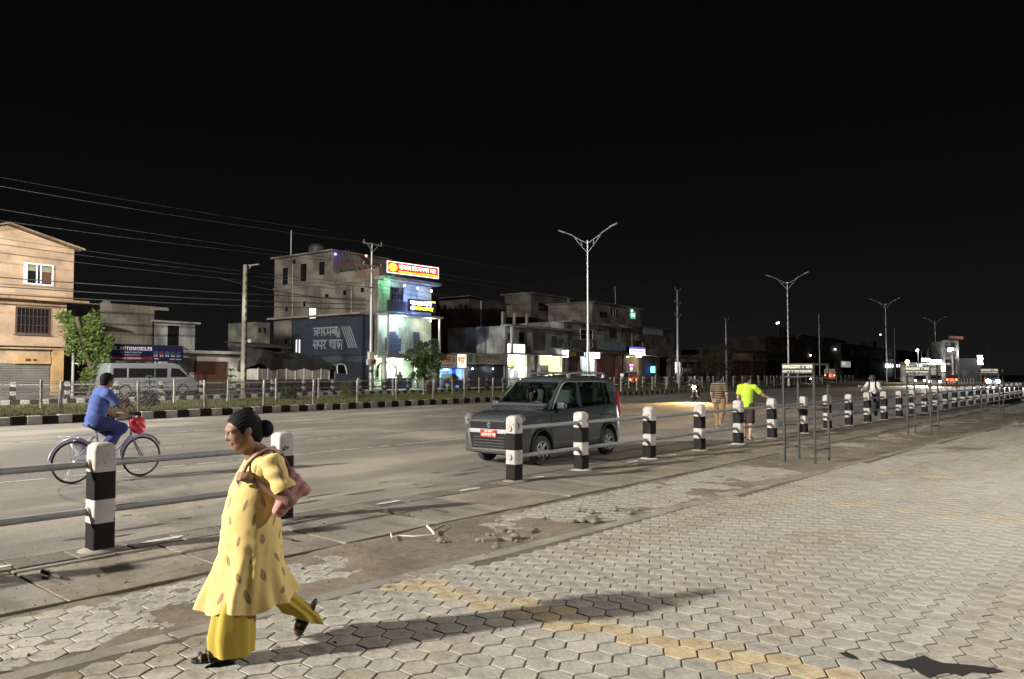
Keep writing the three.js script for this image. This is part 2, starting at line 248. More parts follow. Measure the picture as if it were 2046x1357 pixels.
  // soil lying over the planting strip: a height field that buries some pavers and leaves others bare
  const nu = 300, nv = 26, pos = [], idx = [];
  for (let j = 0; j <= nv; j++) for (let i = 0; i <= nu; i++) {
    const u = lerp(-1.5, 40, Math.pow(i / nu, 1.35)), e = edgeV(u), v = lerp(e + 0.03, SLABV - 0.01, j / nv), w = j / nv;
    const heap = 0.62 * sm(0.2, 1.6, u) * (1 - sm(3.0, 4.6, u)) + 0.85 * sm(9.8, 11.2, u) * (1 - sm(13, 16, u) * 0.4) + 0.3;
    const edge = 0.010 * sm(0.75, 0.0, w) + 0.006 * sm(0.85, 1, w);
    const h = -0.036 + 0.019 * heap + edge + 0.034 * (fbm(u * 2.6, v * 2.6, 4) - 0.5) + 0.012 * (fbm(u * 9, v * 9, 3) - 0.5);
    pos.push(...SW(u, v, h));
  }
  for (let j = 0; j < nv; j++) for (let i = 0; i < nu; i++) { const a = j * (nu + 1) + i, b = a + 1, c = a + nu + 1, d = c + 1; idx.push(a, b, d, a, d, c); }
  const g = new THREE.BufferGeometry(); g.setAttribute('position', new THREE.Float32BufferAttribute(pos, 3)); g.setIndex(idx); g.computeVertexNormals();
  const soil = part('loose_soil', g, M([0.21, 0.183, 0.145], 0.96, { map: T.soil, bumpMap: T.bumpFine, bumpScale: 0.006 }), pave); soil.userData.kind = 'stuff';
  // concrete edging, slabs, kerb stones
  const mConc = M([0.33, 0.315, 0.27], 0.9, { map: T.stain, bumpMap: T.bumpFine, bumpScale: 0.003 }), mConc2 = M([0.27, 0.25, 0.205], 0.9, { map: T.mottle, bumpMap: T.bumpFine, bumpScale: 0.003 });
  const mSl = M([0.25, 0.232, 0.195], 0.9, { map: T.soil, bumpMap: T.bumpFine, bumpScale: 0.004 }), mSl2 = M([0.28, 0.262, 0.22], 0.9, { map: T.stain, bumpMap: T.bumpFine, bumpScale: 0.004 });
  { const N = 2600, im2 = new THREE.InstancedMesh(mg(new THREE.IcosahedronGeometry(0.006, 0)), M([1, 1, 1], .95), N), q = new THREE.Matrix4(), c = new THREE.Color(); for (let k = 0; k < N; k++) { const u = -1.5 + Math.pow(rnd(), 1.6) * 22, v = rnd() < .75 ? rr(-3.05, 0.2) : rr(-6, -3), s = rr(.35, 1) * (rnd() < .06 ? 2.4 : 1); const [x, , z] = SW(u, v); q.compose(new THREE.Vector3(x, v < SLABV && v > edgeV(u) ? -.012 : .003, z), new THREE.Quaternion().setFromEuler(new THREE.Euler(rr(0, 6), rr(0, 6), 0)), new THREE.Vector3(s * rr(.7, 1.8), s * .7, s)); im2.setMatrixAt(k, q); const b = rr(.06, .26); im2.setColorAt(k, c.setRGB(b, b * .92, b * .78)); } im2.name = 'grit'; im2.userData.kind = 'stuff'; sh(im2); pave.add(im2); }
  for (let u = UL; u < 40; u += 0.98) { const a = Math.atan(0.033); const [x, , z] = SW(u, edgeV(u)); const m = part('edging_block', rb(0.965, 0.12, 0.17, 0.012, 0, -0.055, 0), rnd() < 0.5 ? mConc : mConc2, pave); m.position.set(x, rr(-0.009, 0.0), z); m.rotation.y = swTurn - a + rr(-0.006, 0.006); }
  for (let u = UL; u < 46; u += 1.26) { const w = 1.245; const m = part('slab', rb(w, 0.1, 1.32, 0.012, 0, -0.05, 0), rnd() < 0.5 ? mSl : mSl2, pave); const [x, , z] = SW(u, -0.87); m.position.set(x, rr(-0.008, 0.004), z); m.rotation.set(rr(-0.006, 0.006), swTurn, rr(-0.006, 0.006), 'YXZ'); }
  const kw = M([0.62, 0.6, 0.56], 0.85, { map: T.chip }), kd = M([0.16, 0.15, 0.125], 0.9, { map: T.stain }), kg = M([0.24, 0.22, 0.18], 0.9, { map: T.stain });
  let k = 0; for (let u = UL; u < 60; u += 0.5, k++) { const m = part('kerb_stone', rb(0.49, 0.2, 0.4, 0.02, 0, -0.1, 0), k % 2 ? kd : kg, pave); const [x, , z] = SW(u, 0.02); m.position.set(x, rr(-0.006, 0), z); m.rotation.y = swTurn;
    if (k % 3 === 1 && u > -3) { const [x2, , z2] = SW(u + rr(-.1, .1), -0.03 + rr(-.04, .03)); const n = 16, pts = []; for (let i = 0; i < n; i++) { const t = i / n * 6.283, q = 0.6 + 0.7 * fbm(Math.cos(t) * 1.7 + k, Math.sin(t) * 1.7, 3); pts.push([Math.cos(t) * 0.22 * q, Math.sin(t) * 0.055 * q]); } const f = part('paint_patch', sheet(pts), kw, pave); f.position.set(x2, 0.004, z2); f.rotation.y = swTurn; } }
  const ym2 = M([0.5, 0.4, 0.17], 0.85, { map: T.paint });
  for (let u = UL; u < 24; u += 1.5) { const m = part('gutter_edge', rb(1.49, 0.05, 0.07, 0.01, 0, -0.02, 0), ym2, pave); const [x, , z] = SW(u, 0.29); m.position.set(x, -0.055, z); m.rotation.y = swTurn; }
}

// ---------------------------------------------------------------- bollards with pipe rails along the near kerb
const mWh = M([0.52, 0.49, 0.475], 0.8, { map: T.chip, bumpMap: T.bumpFine, bumpScale: 0.002 }), mBk = M([0.012, 0.012, 0.012], 0.7, { phys: true, specularIntensity: 0.35, map: T.chip, bumpMap: T.bumpFine, bumpScale: 0.002 });
const mPipe = M([0.33, 0.34, 0.335], 0.6, { map: T.mottle, metalness: 0.15 }), mMort = M([0.4, 0.385, 0.34], 0.92, { map: T.stain });
function bollardParts(g, hurt, off = 0) {
  const part = (n, q, m, p) => { const o = partAll(n, q, m, p), uv = o.geometry.attributes.uv; for (let i = 0; i < uv.count; i++) uv.setXY(i, uv.getX(i) + off * 0.317, uv.getY(i) + off * 0.713); return o; };
  const s = 0.205, c = 0.022, prof = (w) => { const h = w / 2; return [[-h + c, -h], [h - c, -h], [h, -h + c], [h, h - c], [h - c, h], [-h + c, h], [-h, h - c], [-h, -h + c]]; };
  const ring = (w, y) => prof(w).map(([x, z]) => [x, y, z]).reverse();
  const band = (y0, y1) => loft([ring(s, y0), ring(s, y1)]);
  part('black_base', band(0, 0.265), mBk, g); part('white_band', band(0.265, 0.485), mWh, g); part('black_band', band(0.485, 0.745), mBk, g);
  part('white_cap', loft([ring(s, 0.745), ring(s, 0.945), ring(s * 0.93, 0.985), ring(s * 0.66, 1.012), ring(s * 0.4, 1.017)]), mWh, g);
  part('mortar_foot', loft([ell(0, 0, 0, 0.19, 0.165, 18, (t) => 0.85 + 0.35 * fbm(Math.cos(t) * 2 + 5, Math.sin(t) * 2, 3)), ell(0, 0.016, 0, 0.15, 0.14, 18), ell(0, 0.024, 0, 0.11, 0.11, 18)]), mMort, g);
  for (const y of [0.375, 0.82]) for (const sx of [-1, 1]) part('pipe_collar', rod([sx * 0.1, y, 0.0], [sx * 0.128, y, 0.0], 0.05, 0.043, 10), mWh, g);
  if (hurt) { const mh = M([0.02, 0.018, 0.016], 0.95); part('break', ext([[-.03, .055], [.01, .035], [.03, 0], [.012, -.04], [-.01, -.07], [0, -.01]], 0.006).translate(-0.02, 0.865, 0.1035), mh, g); part('crack', tube([[0, .48, .1035], [.02, .43, .1035], [-.01, .37, .1035], [.015, .3, .1035]], 0.004, 4, 12), mh, g); }
}
const partAll = part; const bU = [-4.1, -2.05, 0, 1.97, 6.1, 7.9, 10.2, 12.35, 14.35, 16.42, 18.66]; for (let u = 20.7; u < 62; u += 2.04) bU.push(u);
{
  const lab = 'square black and white banded concrete bollard holding the grey pipe railing', grp = 'banded bollards along the near kerb';
  const special = { 3: 'banded bollard ending the railing, right behind the walking woman', 4: 'chipped banded bollard with a broken hole, in front of the grey car grille', 5: 'banded bollard in front of the grey car door', 2: 'banded bollard in front of the passing bicycle' };
  const protos = [];
  bU.forEach((u, i) => { const p = SW(u, 0, 0.0);
    if (i === 4) { const b = thing('bollard', special[4], 'bollard', p, swTurn, grp); bollardParts(b, true); return; }
    let b; if (protos.length < 7) { b = thing('bollard', special[i] || lab, 'bollard', p, swTurn, grp); bollardParts(b, false, i + 1); protos.push(b); } else b = copy(protos[(i * 5) % 7], p, swTurn, special[i] || lab); b.rotation.set(rr(-.014, .014), swTurn + rr(-.04, .04), rr(-.014, .014)); b.scale.y = rr(0.98, 1.02); });
  for (let i = 0; i < bU.length - 1; i++) { if (i === 3) continue; const L = bU[i + 1] - bU[i], p = SW((bU[i] + bU[i + 1]) / 2, 0);
    const lb = { 2: 'two grey pipes running behind the walking woman', 4: 'two grey pipes crossing in front of the grey car wheel' };
    const r = thing('pipe_rail', lb[i] || 'pair of grey steel pipes spanning two banded bollards', 'railing', p, swTurn, 'pipe rails between near bollards');
    for (const y of [0.375, 0.82]) part('pipe', rod([-L / 2 + 0.09, y, 0], [L / 2 - 0.09, y, 0], 0.034, 0.034, 12), mPipe, r); }
}

// ---------------------------------------------------------------- median: painted kerb, grass, two wire fences
const KW = M([0.44, 0.425, 0.39], 0.85, { map: T.chip }), KB = M([0.02, 0.02, 0.02], 0.8, { phys: true, specularIntensity: 0.4, map: T.chip }), KG = M([0.4, 0.38, 0.33], 0.9, { map: T.stain });
function kerbRow(name, A, X0, X1, split, y0, h, d) {
  const k = struct(name), gs = [0, 1].map(() => mg(rb(0.49, h, d, 0.025, 0, h / 2, 0))), rest = [[], []];
  let n = 0; for (let X = X0; X < X1; X += 0.5, n++) {
    if (X < split) { const m = sh(new THREE.Mesh(gs[n & 1], n % 2 ? KW : KB)); m.name = 'kerb_stone'; m.position.copy(V(X, y0 + rr(-0.012, 0.012), A + rr(-0.012, 0.012))); m.rotation.y = rr(-0.02, 0.02); k.add(m); }
    else { const c = gs[0].clone(); c.translate(X, y0, -A); c.userData.done = true; rest[n & 1].push(c); } }
  rest.forEach((r, i) => { if (r.length) { const m = part('far_kerb_stones', r, i ? KW : KB, k); m.userData.kind = 'stuff'; } });
}
kerbRow('median_kerb', 29.12, 8.1, 160, 104, -0.1, 0.3, 0.24);
kerbRow('far_kerb', 47.7, 12, 150, 92, -0.1, 0.28, 0.24);
struct('median_strip', [bx(240, 0.26, 10.9, 100, -0.1 + 0.13, -34.7)], M([0.05, 0.052, 0.025], 0.95, { map: T.soil }));
struct('far_footpath', [bx(330, 0.25, 9, 120, 0.02, -52.3), bx(330, 0.1, 40, 120, -0.06, -76)], M([0.2, 0.19, 0.165], 0.92, { map: T.stain }));
{ // grass
  const bl = []; for (let k = 0; k < 7; k++) { const a = rr(0, 6.28), l = rr(0.05, 0.12), w = 0.012, dx = Math.cos(a) * 0.05, dz = Math.sin(a) * 0.05, ox = rr(-.09, .09), oz = rr(-.09, .09); const px = -Math.sin(a) * w, pz = Math.cos(a) * w; bl.push(ox + px, 0, oz + pz, ox - px, 0, oz - pz, ox + dx, l, oz + dz); }
  const g = new THREE.BufferGeometry(); g.setAttribute('position', new THREE.Float32BufferAttribute(bl, 3));
  const N = 26000, im = new THREE.InstancedMesh(mg(g), M([1, 1, 1], 0.9, { side: THREE.DoubleSide }), N), mt = new THREE.Matrix4(), c = new THREE.Color(); let k = 0;
  while (k < N) { const X = 9 + Math.pow(rnd(), 1.4) * 75, A = rr(29.3, 39.8), f = fbm(X * 0.5, A * 0.5, 4); if (f < 0.36 && rnd() < 0.75) continue;
    mt.compose(V(X, 0.15, A), new THREE.Quaternion().setFromEuler(new THREE.Euler(0, rr(0, 6.28), 0)), new THREE.Vector3(rr(.8, 1.6), rr(.6, 1.5), rr(.8, 1.6))); im.setMatrixAt(k, mt);
    const b = rr(0.4, 0.85), y = rnd(); im.setColorAt(k++, c.setRGB(lerp(0.06, 0.13, y) * b, lerp(0.085, 0.12, y) * b, 0.025 * b)); }
  im.name = num('grass'); im.userData = { kind: 'stuff', label: 'short patchy grass on the median between the two wire fences', category: 'grass' }; sh(im); scene.add(im);
}
function fence(A, X0, X1, step, label, h) {
  const f = thing('wire_fence', label, 'fence', [0, 0.16, -A], 0, 'wire fences on the median'), mp = M([0.5, 0.485, 0.44], 0.85, { map: T.chip }), mw = M([0.1, 0.1, 0.1], 0.5, { metalness: 0.5 });
  const g = mg(bx(0.085, h, 0.085, 0, h / 2, 0)); for (let X = X0; X < X1; X += step) { const m = sh(new THREE.Mesh(g, mp)); m.name = 'post'; m.position.set(X + rr(-.05, .05), rr(-0.03, 0.02), 0); m.rotation.set(rr(-.03, .03), rr(-.3, .3), rr(-.03, .03)); f.add(m); }
  for (const y of [0.5, 0.82, 1.14]) part('wire', rod([X0 - 2, y * h / 1.2, 0], [X1, y * h / 1.2, 0], 0.009, 0.009, 4), mw, f);
  const net = []; const s = 0.16; for (let X = X0 - 2; X < 52; X += s) { net.push(rod([X, 0.1, 0.05], [X + h - 0.12, h - 0.02, 0.05], 0.0035, 0.0035, 3), rod([X + h - 0.12, 0.1, 0.056], [X, h - 0.02, 0.056], 0.0035, 0.0035, 3)); }
  part('chain_link_net', net, mw, f).userData.kind = 'stuff';
}
fence(29.75, 9.9, 140, 2.87, 'wire fence of white posts along the kerb facing the main road', 1.22);
fence(36.2, 8.6, 120, 3.05, 'wire fence of white posts along the rear edge of the grass median', 1.22);

// ---------------------------------------------------------------- people
const SKIN = M([0.2, 0.105, 0.065], 0.6), SKIN2 = M([0.33, 0.2, 0.14], 0.6), HAIR = M([0.006, 0.005, 0.005], 0.75, { phys: true, specularIntensity: 0.3 });
function handGeo(w, dir, palmN, s = 1, curl = 0.5) {   // hand at wrist w: palm, four fingers, thumb; dir points along the palm, palmN out of the palm
  const d = new THREE.Vector3(...dir).normalize(), n = new THREE.Vector3(...palmN), a = new THREE.Vector3().crossVectors(d, n).normalize(); n.crossVectors(a, d).normalize();
  const P = (x, y, z) => [w[0] + (d.x * x + a.x * y + n.x * z) * s, w[1] + (d.y * x + a.y * y + n.y * z) * s, w[2] + (d.z * x + a.z * y + n.z * z) * s], fs = [capsule(P(0, 0, 0), P(0.05, 0, 0), 0.022 * s, 0.026 * s)];
  for (let k = 0; k < 4; k++) fs.push(capsule(P(0.035, (k - 1.5) * 0.011, 0), P(0.078, (k - 1.5) * 0.019, 0), 0.013 * s, 0.0105 * s));
  const palm = uni(fs, 0.02 * s), fingers = [];
  for (let k = 0; k < 4; k++) { const y = (k - 1.5) * 0.0195, L = [0.062, 0.072, 0.068, 0.052][k], c1 = curl * 0.9, c2 = curl * 2.1; let x = 0.078, z = 0; const p0 = P(x, y, z); x += Math.cos(c1) * L * .45; z += Math.sin(c1) * L * .45; const p1 = P(x, y * 1.04, z); x += Math.cos(c2) * L * .55; z += Math.sin(c2) * L * .55; const p2 = P(x, y * 1.04, z); fingers.push(capsule(p0, p1, 0.0098 * s, 0.009 * s), capsule(p1, p2, 0.009 * s, 0.0072 * s)); }
  fingers.push(capsule(P(0.022, -0.024, 0.004), P(0.05, -0.047, 0.014), 0.012 * s, 0.0105 * s), capsule(P(0.05, -0.047, 0.014), P(0.074, -0.05, 0.03), 0.0105 * s, 0.008 * s));
  const f = (x, y, z) => { let q = palm(x, y, z); for (const g of fingers) q = smin(q, g(x, y, z), 0.005 * s); return q; };
  const c = P(0.065, 0, 0.01), R = 0.105 * s; return iso(f, c.map((v) => v - R), c.map((v) => v + R), 54);
}
function headGeo(c, s = 1, yaw = 0, pit = 0) {        // facing +x, c = centre, s = head height / 0.225
  const f0 = [ellip([-0.012, 0.028, 0], [0.097, 0.088, 0.076]), ellip([0.022, -0.03, 0], [0.062, 0.078, 0.06]), capsule([0.055, -0.09, 0], [0.05, -0.085, 0.012], 0.022, 0.02), capsule([0.0, -0.06, -0.045], [0.045, -0.088, -0.012], 0.024, 0.02), capsule([0.0, -0.06, 0.045], [0.045, -0.088, 0.012], 0.024, 0.02), ellip([0.07, 0.022, 0.028], [0.02, 0.014, 0.026]), ellip([0.07, 0.022, -0.028], [0.02, 0.014, 0.026]), ellip([0.056, -0.028, 0.036], [0.025, 0.022, 0.02]), ellip([0.056, -0.028, -0.036], [0.025, 0.022, 0.02])];
  const base = uni(f0, 0.03), nose = uni([capsule([0.083, 0.012, 0], [0.102, -0.026, 0], 0.008, 0.0125), capsule([0.09, -0.03, -0.012], [0.09, -0.03, 0.012], 0.0095)], 0.012), lips = uni([capsule([0.083, -0.055, -0.016], [0.083, -0.055, 0.016], 0.008), capsule([0.081, -0.066, -0.013], [0.081, -0.066, 0.013], 0.0085)], 0.006);
  const eyes = [1, -1].map((k) => ellip([0.088, 0.004, 0.031 * k], [0.014, 0.011, 0.017])), ears = [1, -1].map((k) => ellip([-0.01, -0.002, 0.077 * k], [0.021, 0.031, 0.009])), neck = capsule([-0.022, -0.06, 0], [-0.035, -0.17, 0], 0.05, 0.056);
  const f = (x, y, z) => { let d = smin(base(x, y, z), neck(x, y, z), 0.03); d = Math.max(d, -Math.min(eyes[0](x, y, z), eyes[1](x, y, z)) - 0.002); d = smin(d, nose(x, y, z), 0.014); d = smin(d, lips(x, y, z), 0.008); return smin(d, Math.min(ears[0](x, y, z), ears[1](x, y, z)), 0.008); };
  const g = iso(f, [-0.13, -0.18, -0.1], [0.13, 0.13, 0.1], 66); g.scale(s, s, s); return place(g, ...c, { ry: yaw, rz: pit });
}
const eyeGeos = (c, s, yaw, pit) => [1, -1].map((k) => place(sph(0.0125 * s, 0.077 * s, 0.004 * s, 0.031 * k * s, [1, 1, 1.15], 10), ...c, { ry: yaw, rz: pit }));
const pupil = (c, s, yaw, pit) => [1, -1].map((k) => place(sph(0.006 * s, 0.0845 * s, 0.003 * s, 0.031 * k * s, [1, 1, 1], 8), ...c, { ry: yaw, rz: pit }));
function hairGeo(c, s, yaw, pit, { bun = false, front = 0.02, back = -0.1, thick = 1 } = {}) {
  const sk = ellip([-0.014, 0.03, 0], [0.103 * thick, 0.095 * thick, 0.083 * thick]), bunf = bun ? uni([ellip([-0.135, -0.022, 0], [0.05, 0.054, 0.056])], 0.03) : null;
  const nape = ellip([-0.062, -0.045, 0], [0.05, 0.06, 0.062]); const f = (x, y, z) => { let d = smin(sk(x, y, z), nape(x, y, z), 0.03); if (bunf) d = smin(d, bunf(x, y, z), 0.012); const strand = 0.0014 * Math.sin(Math.atan2(z, y + 0.05) * 46 + x * 20);
    d += strand; const face = Math.max(0.036 + front - (0.068 - x) * 0.9 - y, 0) , cut = Math.max(-(x - 0.005), -(0.05 + front * 0.6 + (x - 0.06) * 0.0 - y)); return Math.max(d, Math.min(x - 0.018 - (y + 0.03) * 0.55, 0.088 + front - y), back - y - Math.max(0, -x) * 0.15); };
  const g = iso(f, [-0.2, -0.13, -0.1], [0.11, 0.15, 0.1], 58); g.scale(s, s, s); return place(g, ...c, { ry: yaw, rz: pit });
}
// J: joints. Returns skin geometry; clothing is made from the same bones, a little fatter and cut at its hems.
function skin(J, s, opt = {}) {
  const bones = [capsule(J.pel, J.chest, 0.125 * s, 0.125 * s), capsule(J.chest, J.neck, 0.1 * s, 0.06 * s), capsule(J.neck, J.head, 0.05 * s, 0.045 * s)];
  for (const k of ['L', 'R']) {
    bones.push(capsule(J.neck, J['sh' + k], 0.055 * s, 0.055 * s), capsule(J['sh' + k], J['el' + k], 0.047 * s, 0.038 * s), capsule(J['el' + k], J['wr' + k], 0.038 * s, 0.025 * s));
    bones.push(capsule(J['hip' + k], J['kn' + k], 0.085 * s, 0.055 * s), capsule(J['kn' + k], J['an' + k], 0.055 * s, 0.034 * s), capsule(J['an' + k], J['toe' + k], 0.034 * s, 0.026 * s));
    bones.push(capsule(lerp3(J['kn' + k], J['an' + k], 0.12), lerp3(J['kn' + k], J['an' + k], 0.45), 0.05 * s, 0.045 * s));
  }
  if (opt.extra) bones.push(...opt.extra);
  return uni(bones, 0.045 * s);
}
const lerp3 = (a, b, t) => a.map((v, i) => lerp(v, b[i], t));
const bounds = (J, m) => { const p = Object.values(J); return [[0, 1, 2].map((k) => Math.min(...p.map((q) => q[k])) - m), [0, 1, 2].map((k) => Math.max(...p.map((q) => q[k])) + m)]; };
function sandal(an, toe, h = 0.03) { const d = [toe[0] - an[0], 0, toe[2] - an[2]], L = Math.hypot(...d) || 1, ry = -Math.atan2(d[2], d[0]), pit = Math.atan2(toe[1] - (an[1] - 0.055), L + 0.06); const pts = []; for (let i = 0; i < 22; i++) { const t = i / 22 * 6.283; pts.push([Math.cos(t) * 0.125 * (1), Math.sin(t) * 0.043 * (1 + 0.18 * Math.cos(t))]); }
  const sole = ext(pts, 0.022, { bevel: 0.004 }).rotateX(-Math.PI / 2), strap = tube([[0.03, 0.0, -0.043], [0.035, 0.045, -0.025], [0.035, 0.055, 0], [0.035, 0.045, 0.025], [0.03, 0, 0.043]], 0.011, 6, 16), strap2 = tube([[0.075, 0.0, -0.04], [0.075, 0.035, -0.02], [0.075, 0.038, 0], [0.075, 0.035, 0.02], [0.075, 0, 0.04]], 0.009, 6, 14);
  const mid = [(an[0] + toe[0]) / 2 + d[0] / L * 0.015, (Math.max(0, an[1] - 0.06) + Math.max(0, toe[1] - 0.025)) / 2 + 0.012, (an[2] + toe[2]) / 2]; return mg([sole, strap, strap2].map((g) => place(g, ...mid, { ry, rz: pit }))); }

{ // the woman in yellow, walking along the footpath to the left
  const HD = Math.atan2(0.40, -0.90), px = 2.85, pA = 4.035;
  const W = thing('person', 'walking woman in a yellow printed tunic and mustard trousers on the hexagon paving', 'person', [px, 0, -pA], HD);
  const J = { pel: [0, 0.68, 0], chest: [-0.02, 0.98, 0], neck: [-0.03, 1.165, 0], head: [0.04, 1.29, 0], shL: [-0.07, 1.13, -0.165], elL: [-0.15, 0.93, -0.235], wrL: [0.04, 1.055, -0.185], shR: [-0.05, 1.13, 0.165], elR: [-0.03, 0.9, 0.225], wrR: [-0.02, 1.0, 0.1],
    hipL: [0.02, 0.66, -0.09], knL: [0.1, 0.39, -0.09], anL: [0.14, 0.085, -0.11], toeL: [0.3, 0.045, -0.115], hipR: [-0.02, 0.66, 0.09], knR: [-0.1, 0.37, 0.095], anR: [-0.335, 0.175, 0.09], toeR: [-0.29, 0.045, 0.09] };
  const s = 0.95, [lo, hi] = bounds(J, 0.14), f = skin(J, s), HC = [0.075, 1.333, 0], hy = 0.12, hp = -0.2;
  part('body', [iso(f, lo, hi, 120), headGeo(HC, 0.99, hy, hp), handGeo(J.wrL, [0.9, 0.35, 0.15], [0.2, -0.6, 0.75], 0.92, 0.95), handGeo(J.wrR, [0.2, 0.3, -1], [-1, 0, 0], 0.92, 0.5)], SKIN, W);
  part('hair', hairGeo(HC, 1.0, hy, hp, { bun: true, front: -0.002 }), HAIR, W);
  part('eye', eyeGeos(HC, 0.99, hy, hp), M([0.6, 0.57, 0.52], 0.3), W); part('pupil', pupil(HC, 0.99, hy, hp), M([0.01, 0.008, 0.006], 0.2), W);
  part('eyebrow', [1, -1].map((k) => place(capG([0.083, 0.026, 0.016 * k], [0.07, 0.03, 0.05 * k], 0.0045), ...HC, { ry: hy, rz: hp })), HAIR, W);
  part('hair_clip', place(rb(0.035, 0.012, 0.03, 0.004, -0.075, 0.085, -0.03, { rz: 0.5 }), ...HC, { ry: hy, rz: hp }), M([0.6, 0.6, 0.62], 0.2, { metalness: 0.8 }), W);
  // tunic: one hanging cloth from neck to hem with short sleeves
  T.cloth = canvasTex(1024, 1024, (c, w, h) => { c.fillStyle = '#c9b070'; c.fillRect(0, 0, w, h);
    for (let k = 0; k < 2600; k++) { c.fillStyle = rnd() < 0.5 ? 'rgba(235,214,150,0.10)' : 'rgba(160,128,60,0.08)'; c.fillRect(rnd() * w, rnd() * h, rr(2, 8), rr(10, 60)); }
    const leaf = (x, y, s) => { c.save(); c.translate(x, y); c.rotate(rr(-.5, .5)); c.scale(rr(.7, 1), rr(.85, 1.2)); c.filter = 'none'; for (const [f, al] of [[1.15, .25], [1, .5], [.8, .35]]) { c.fillStyle = `rgba(104,84,60,${al})`; c.beginPath(); c.moveTo(0, -s * 1.4 * f); c.bezierCurveTo(s * .7 * f, -s * .4 * f, s * .5 * f, s * .8 * f, 0, s * 1.2 * f); c.bezierCurveTo(-s * .55 * f, s * .6 * f, -s * .6 * f, -s * .5 * f, 0, -s * 1.4 * f); c.fill(); } c.fillStyle = 'rgba(170,146,120,0.6)'; c.beginPath(); c.ellipse(0, -s * .1, s * .14, s * .55, .2, 0, 7); c.fill(); c.restore(); };
    for (let j = 0; j < 8; j++) for (let i = 0; i < 8; i++) if (rnd() < .92) leaf(((i + (j % 2) * 0.5 + rr(-.12, .12) + 0.3) * 128) % w, 70 + j * 122 + rr(-20, 20), rr(24, 33)); });
  const mCl = new THREE.MeshPhysicalMaterial({ map: T.cloth, roughness: 0.9, sheen: 0.3, side: THREE.DoubleSide });
  const PR = [[1.19, .02, -.085, .075], [1.178, .03, -.11, .13], [1.15, .055, -.135, .195], [1.085, .095, -.16, .176], [1.02, .13, -.158, .168], [.96, .15, -.15, .166], [.9, .165, -.145, .17], [.84, .18, -.152, .175], [.72, .192, -.165, .182], [.6, .2, -.172, .186], [.5, .23, -.185, .2], [.4, .268, -.215, .214], [.33, .288, -.245, .222], [.29, .3, -.265, .226]];
  const rings = []; const NR = 60, NS = 96; for (let j = 0; j <= NR; j++) { const y = lerp(1.19, .29, j / NR); let i0 = 0; while (i0 < PR.length - 2 && PR[i0 + 1][0] > y) i0++; const t = (PR[i0][0] - y) / (PR[i0][0] - PR[i0 + 1][0]), [, fx2, bx2, hz] = PR[i0].map((v, k) => lerp(v, PR[i0 + 1][k], t)), cx = (fx2 + bx2) / 2, a = (fx2 - bx2) / 2, d = sm(.85, .25, y);
    rings.push(Array.from({ length: NS }, (_, i) => { const q = -i / NS * 6.2832, fold = (0.05 * Math.sin(q * 6 + 1 + y * 2) + 0.04 * Math.sin(q * 11 + 2.2 - y * 3) + 0.03 * Math.sin(q * 17 + y * 4) + .05 * (fbm(q * 2.5 + 20, y * 2, 3) - .5)) * d * 1.15, wr = (0.03 * (fbm(q * 2 + 7, y * 16 + Math.cos(q) * 3, 3) - .5) + .012 * Math.sin(y * 70 + q * 2 + 2 * Math.sin(q * 3))) * sm(.3, .7, y) * sm(1.2, 1.1, y), k = 1 + fold + wr, bk = Math.max(0, -Math.cos(q)); return [cx + Math.cos(q) * a * k, y + 0.06 * bk * bk * sm(.55, .29, y) + 0.014 * Math.sin(q * 6 + 1) * d * d, Math.sin(q) * hz * k]; })); }
  const main = loft(rings, { cap: false, uvw: 1 }); { const uv = main.attributes.uv; for (let i = 0; i < uv.count; i++) uv.setXY(i, uv.getX(i), 1 - uv.getY(i)); }
  const sleeves = ['L', 'R'].map((k) => { const s0 = J['sh' + k], e0 = J['el' + k], d = new THREE.Vector3(...sub3(e0, s0)).normalize(), u1 = new THREE.Vector3(1, 0, 0).addScaledVector(d, -d.x).normalize(), u2 = new THREE.Vector3().crossVectors(d, u1), R2 = []; for (let j = 0; j <= 16; j++) { const t = lerp(-.3, .74, j / 16), r = lerp(.068, .074, j / 16) * (j === 0 ? .4 : 1); R2.push(Array.from({ length: 28 }, (_, i) => { const q = -i / 28 * 6.2832, w = r * (1 + .07 * Math.sin(j * 1.1 + q) + .05 * Math.sin(q * 3 + j * .6)); return [0, 1, 2].map((c) => lerp(s0[c], e0[c], t) + (u1.getComponent(c) * Math.cos(q) + u2.getComponent(c) * Math.sin(q)) * w); })); } const g = loft(R2, { cap: false, uvw: 1 }), uv = g.attributes.uv; for (let i = 0; i < uv.count; i++) uv.setXY(i, uv.getX(i) * .4 + .05, .86 + uv.getY(i) * .1); return g; });
  const tun = sh(new THREE.Mesh(mergeGeometries([main, ...sleeves]), mCl)); tun.name = 'tunic'; W.add(tun);
  // trousers: loose legs
  const mTr = M([0.36, 0.26, 0.03], 0.85, { side: THREE.DoubleSide });
  const leg = (k, path, ph) => { const R = []; path.forEach(([x, y, z, r, q], j) => R.push(Array.from({ length: 32 }, (_, i) => { const t = -i / 32 * 6.2832, f = 1 + 0.08 * Math.sin(t * 6 + ph + j * 0.5) + 0.05 * Math.sin(t * 9 + j); return [x + Math.cos(t) * r * f, y + Math.cos(t) * r * q, z + Math.sin(t) * r * 0.9 * f]; }))); part('trouser_leg', loft(R, { cap: false }), mTr, W); };
  leg('L', [[0.06, 0.5, -0.085, 0.085, 0], [0.09, 0.4, -0.092, 0.095, 0], [0.125, 0.3, -0.105, 0.11, 0], [0.14, 0.15, -0.11, 0.125, 0.02], [0.142, 0.05, -0.11, 0.122, 0.05]], 0);
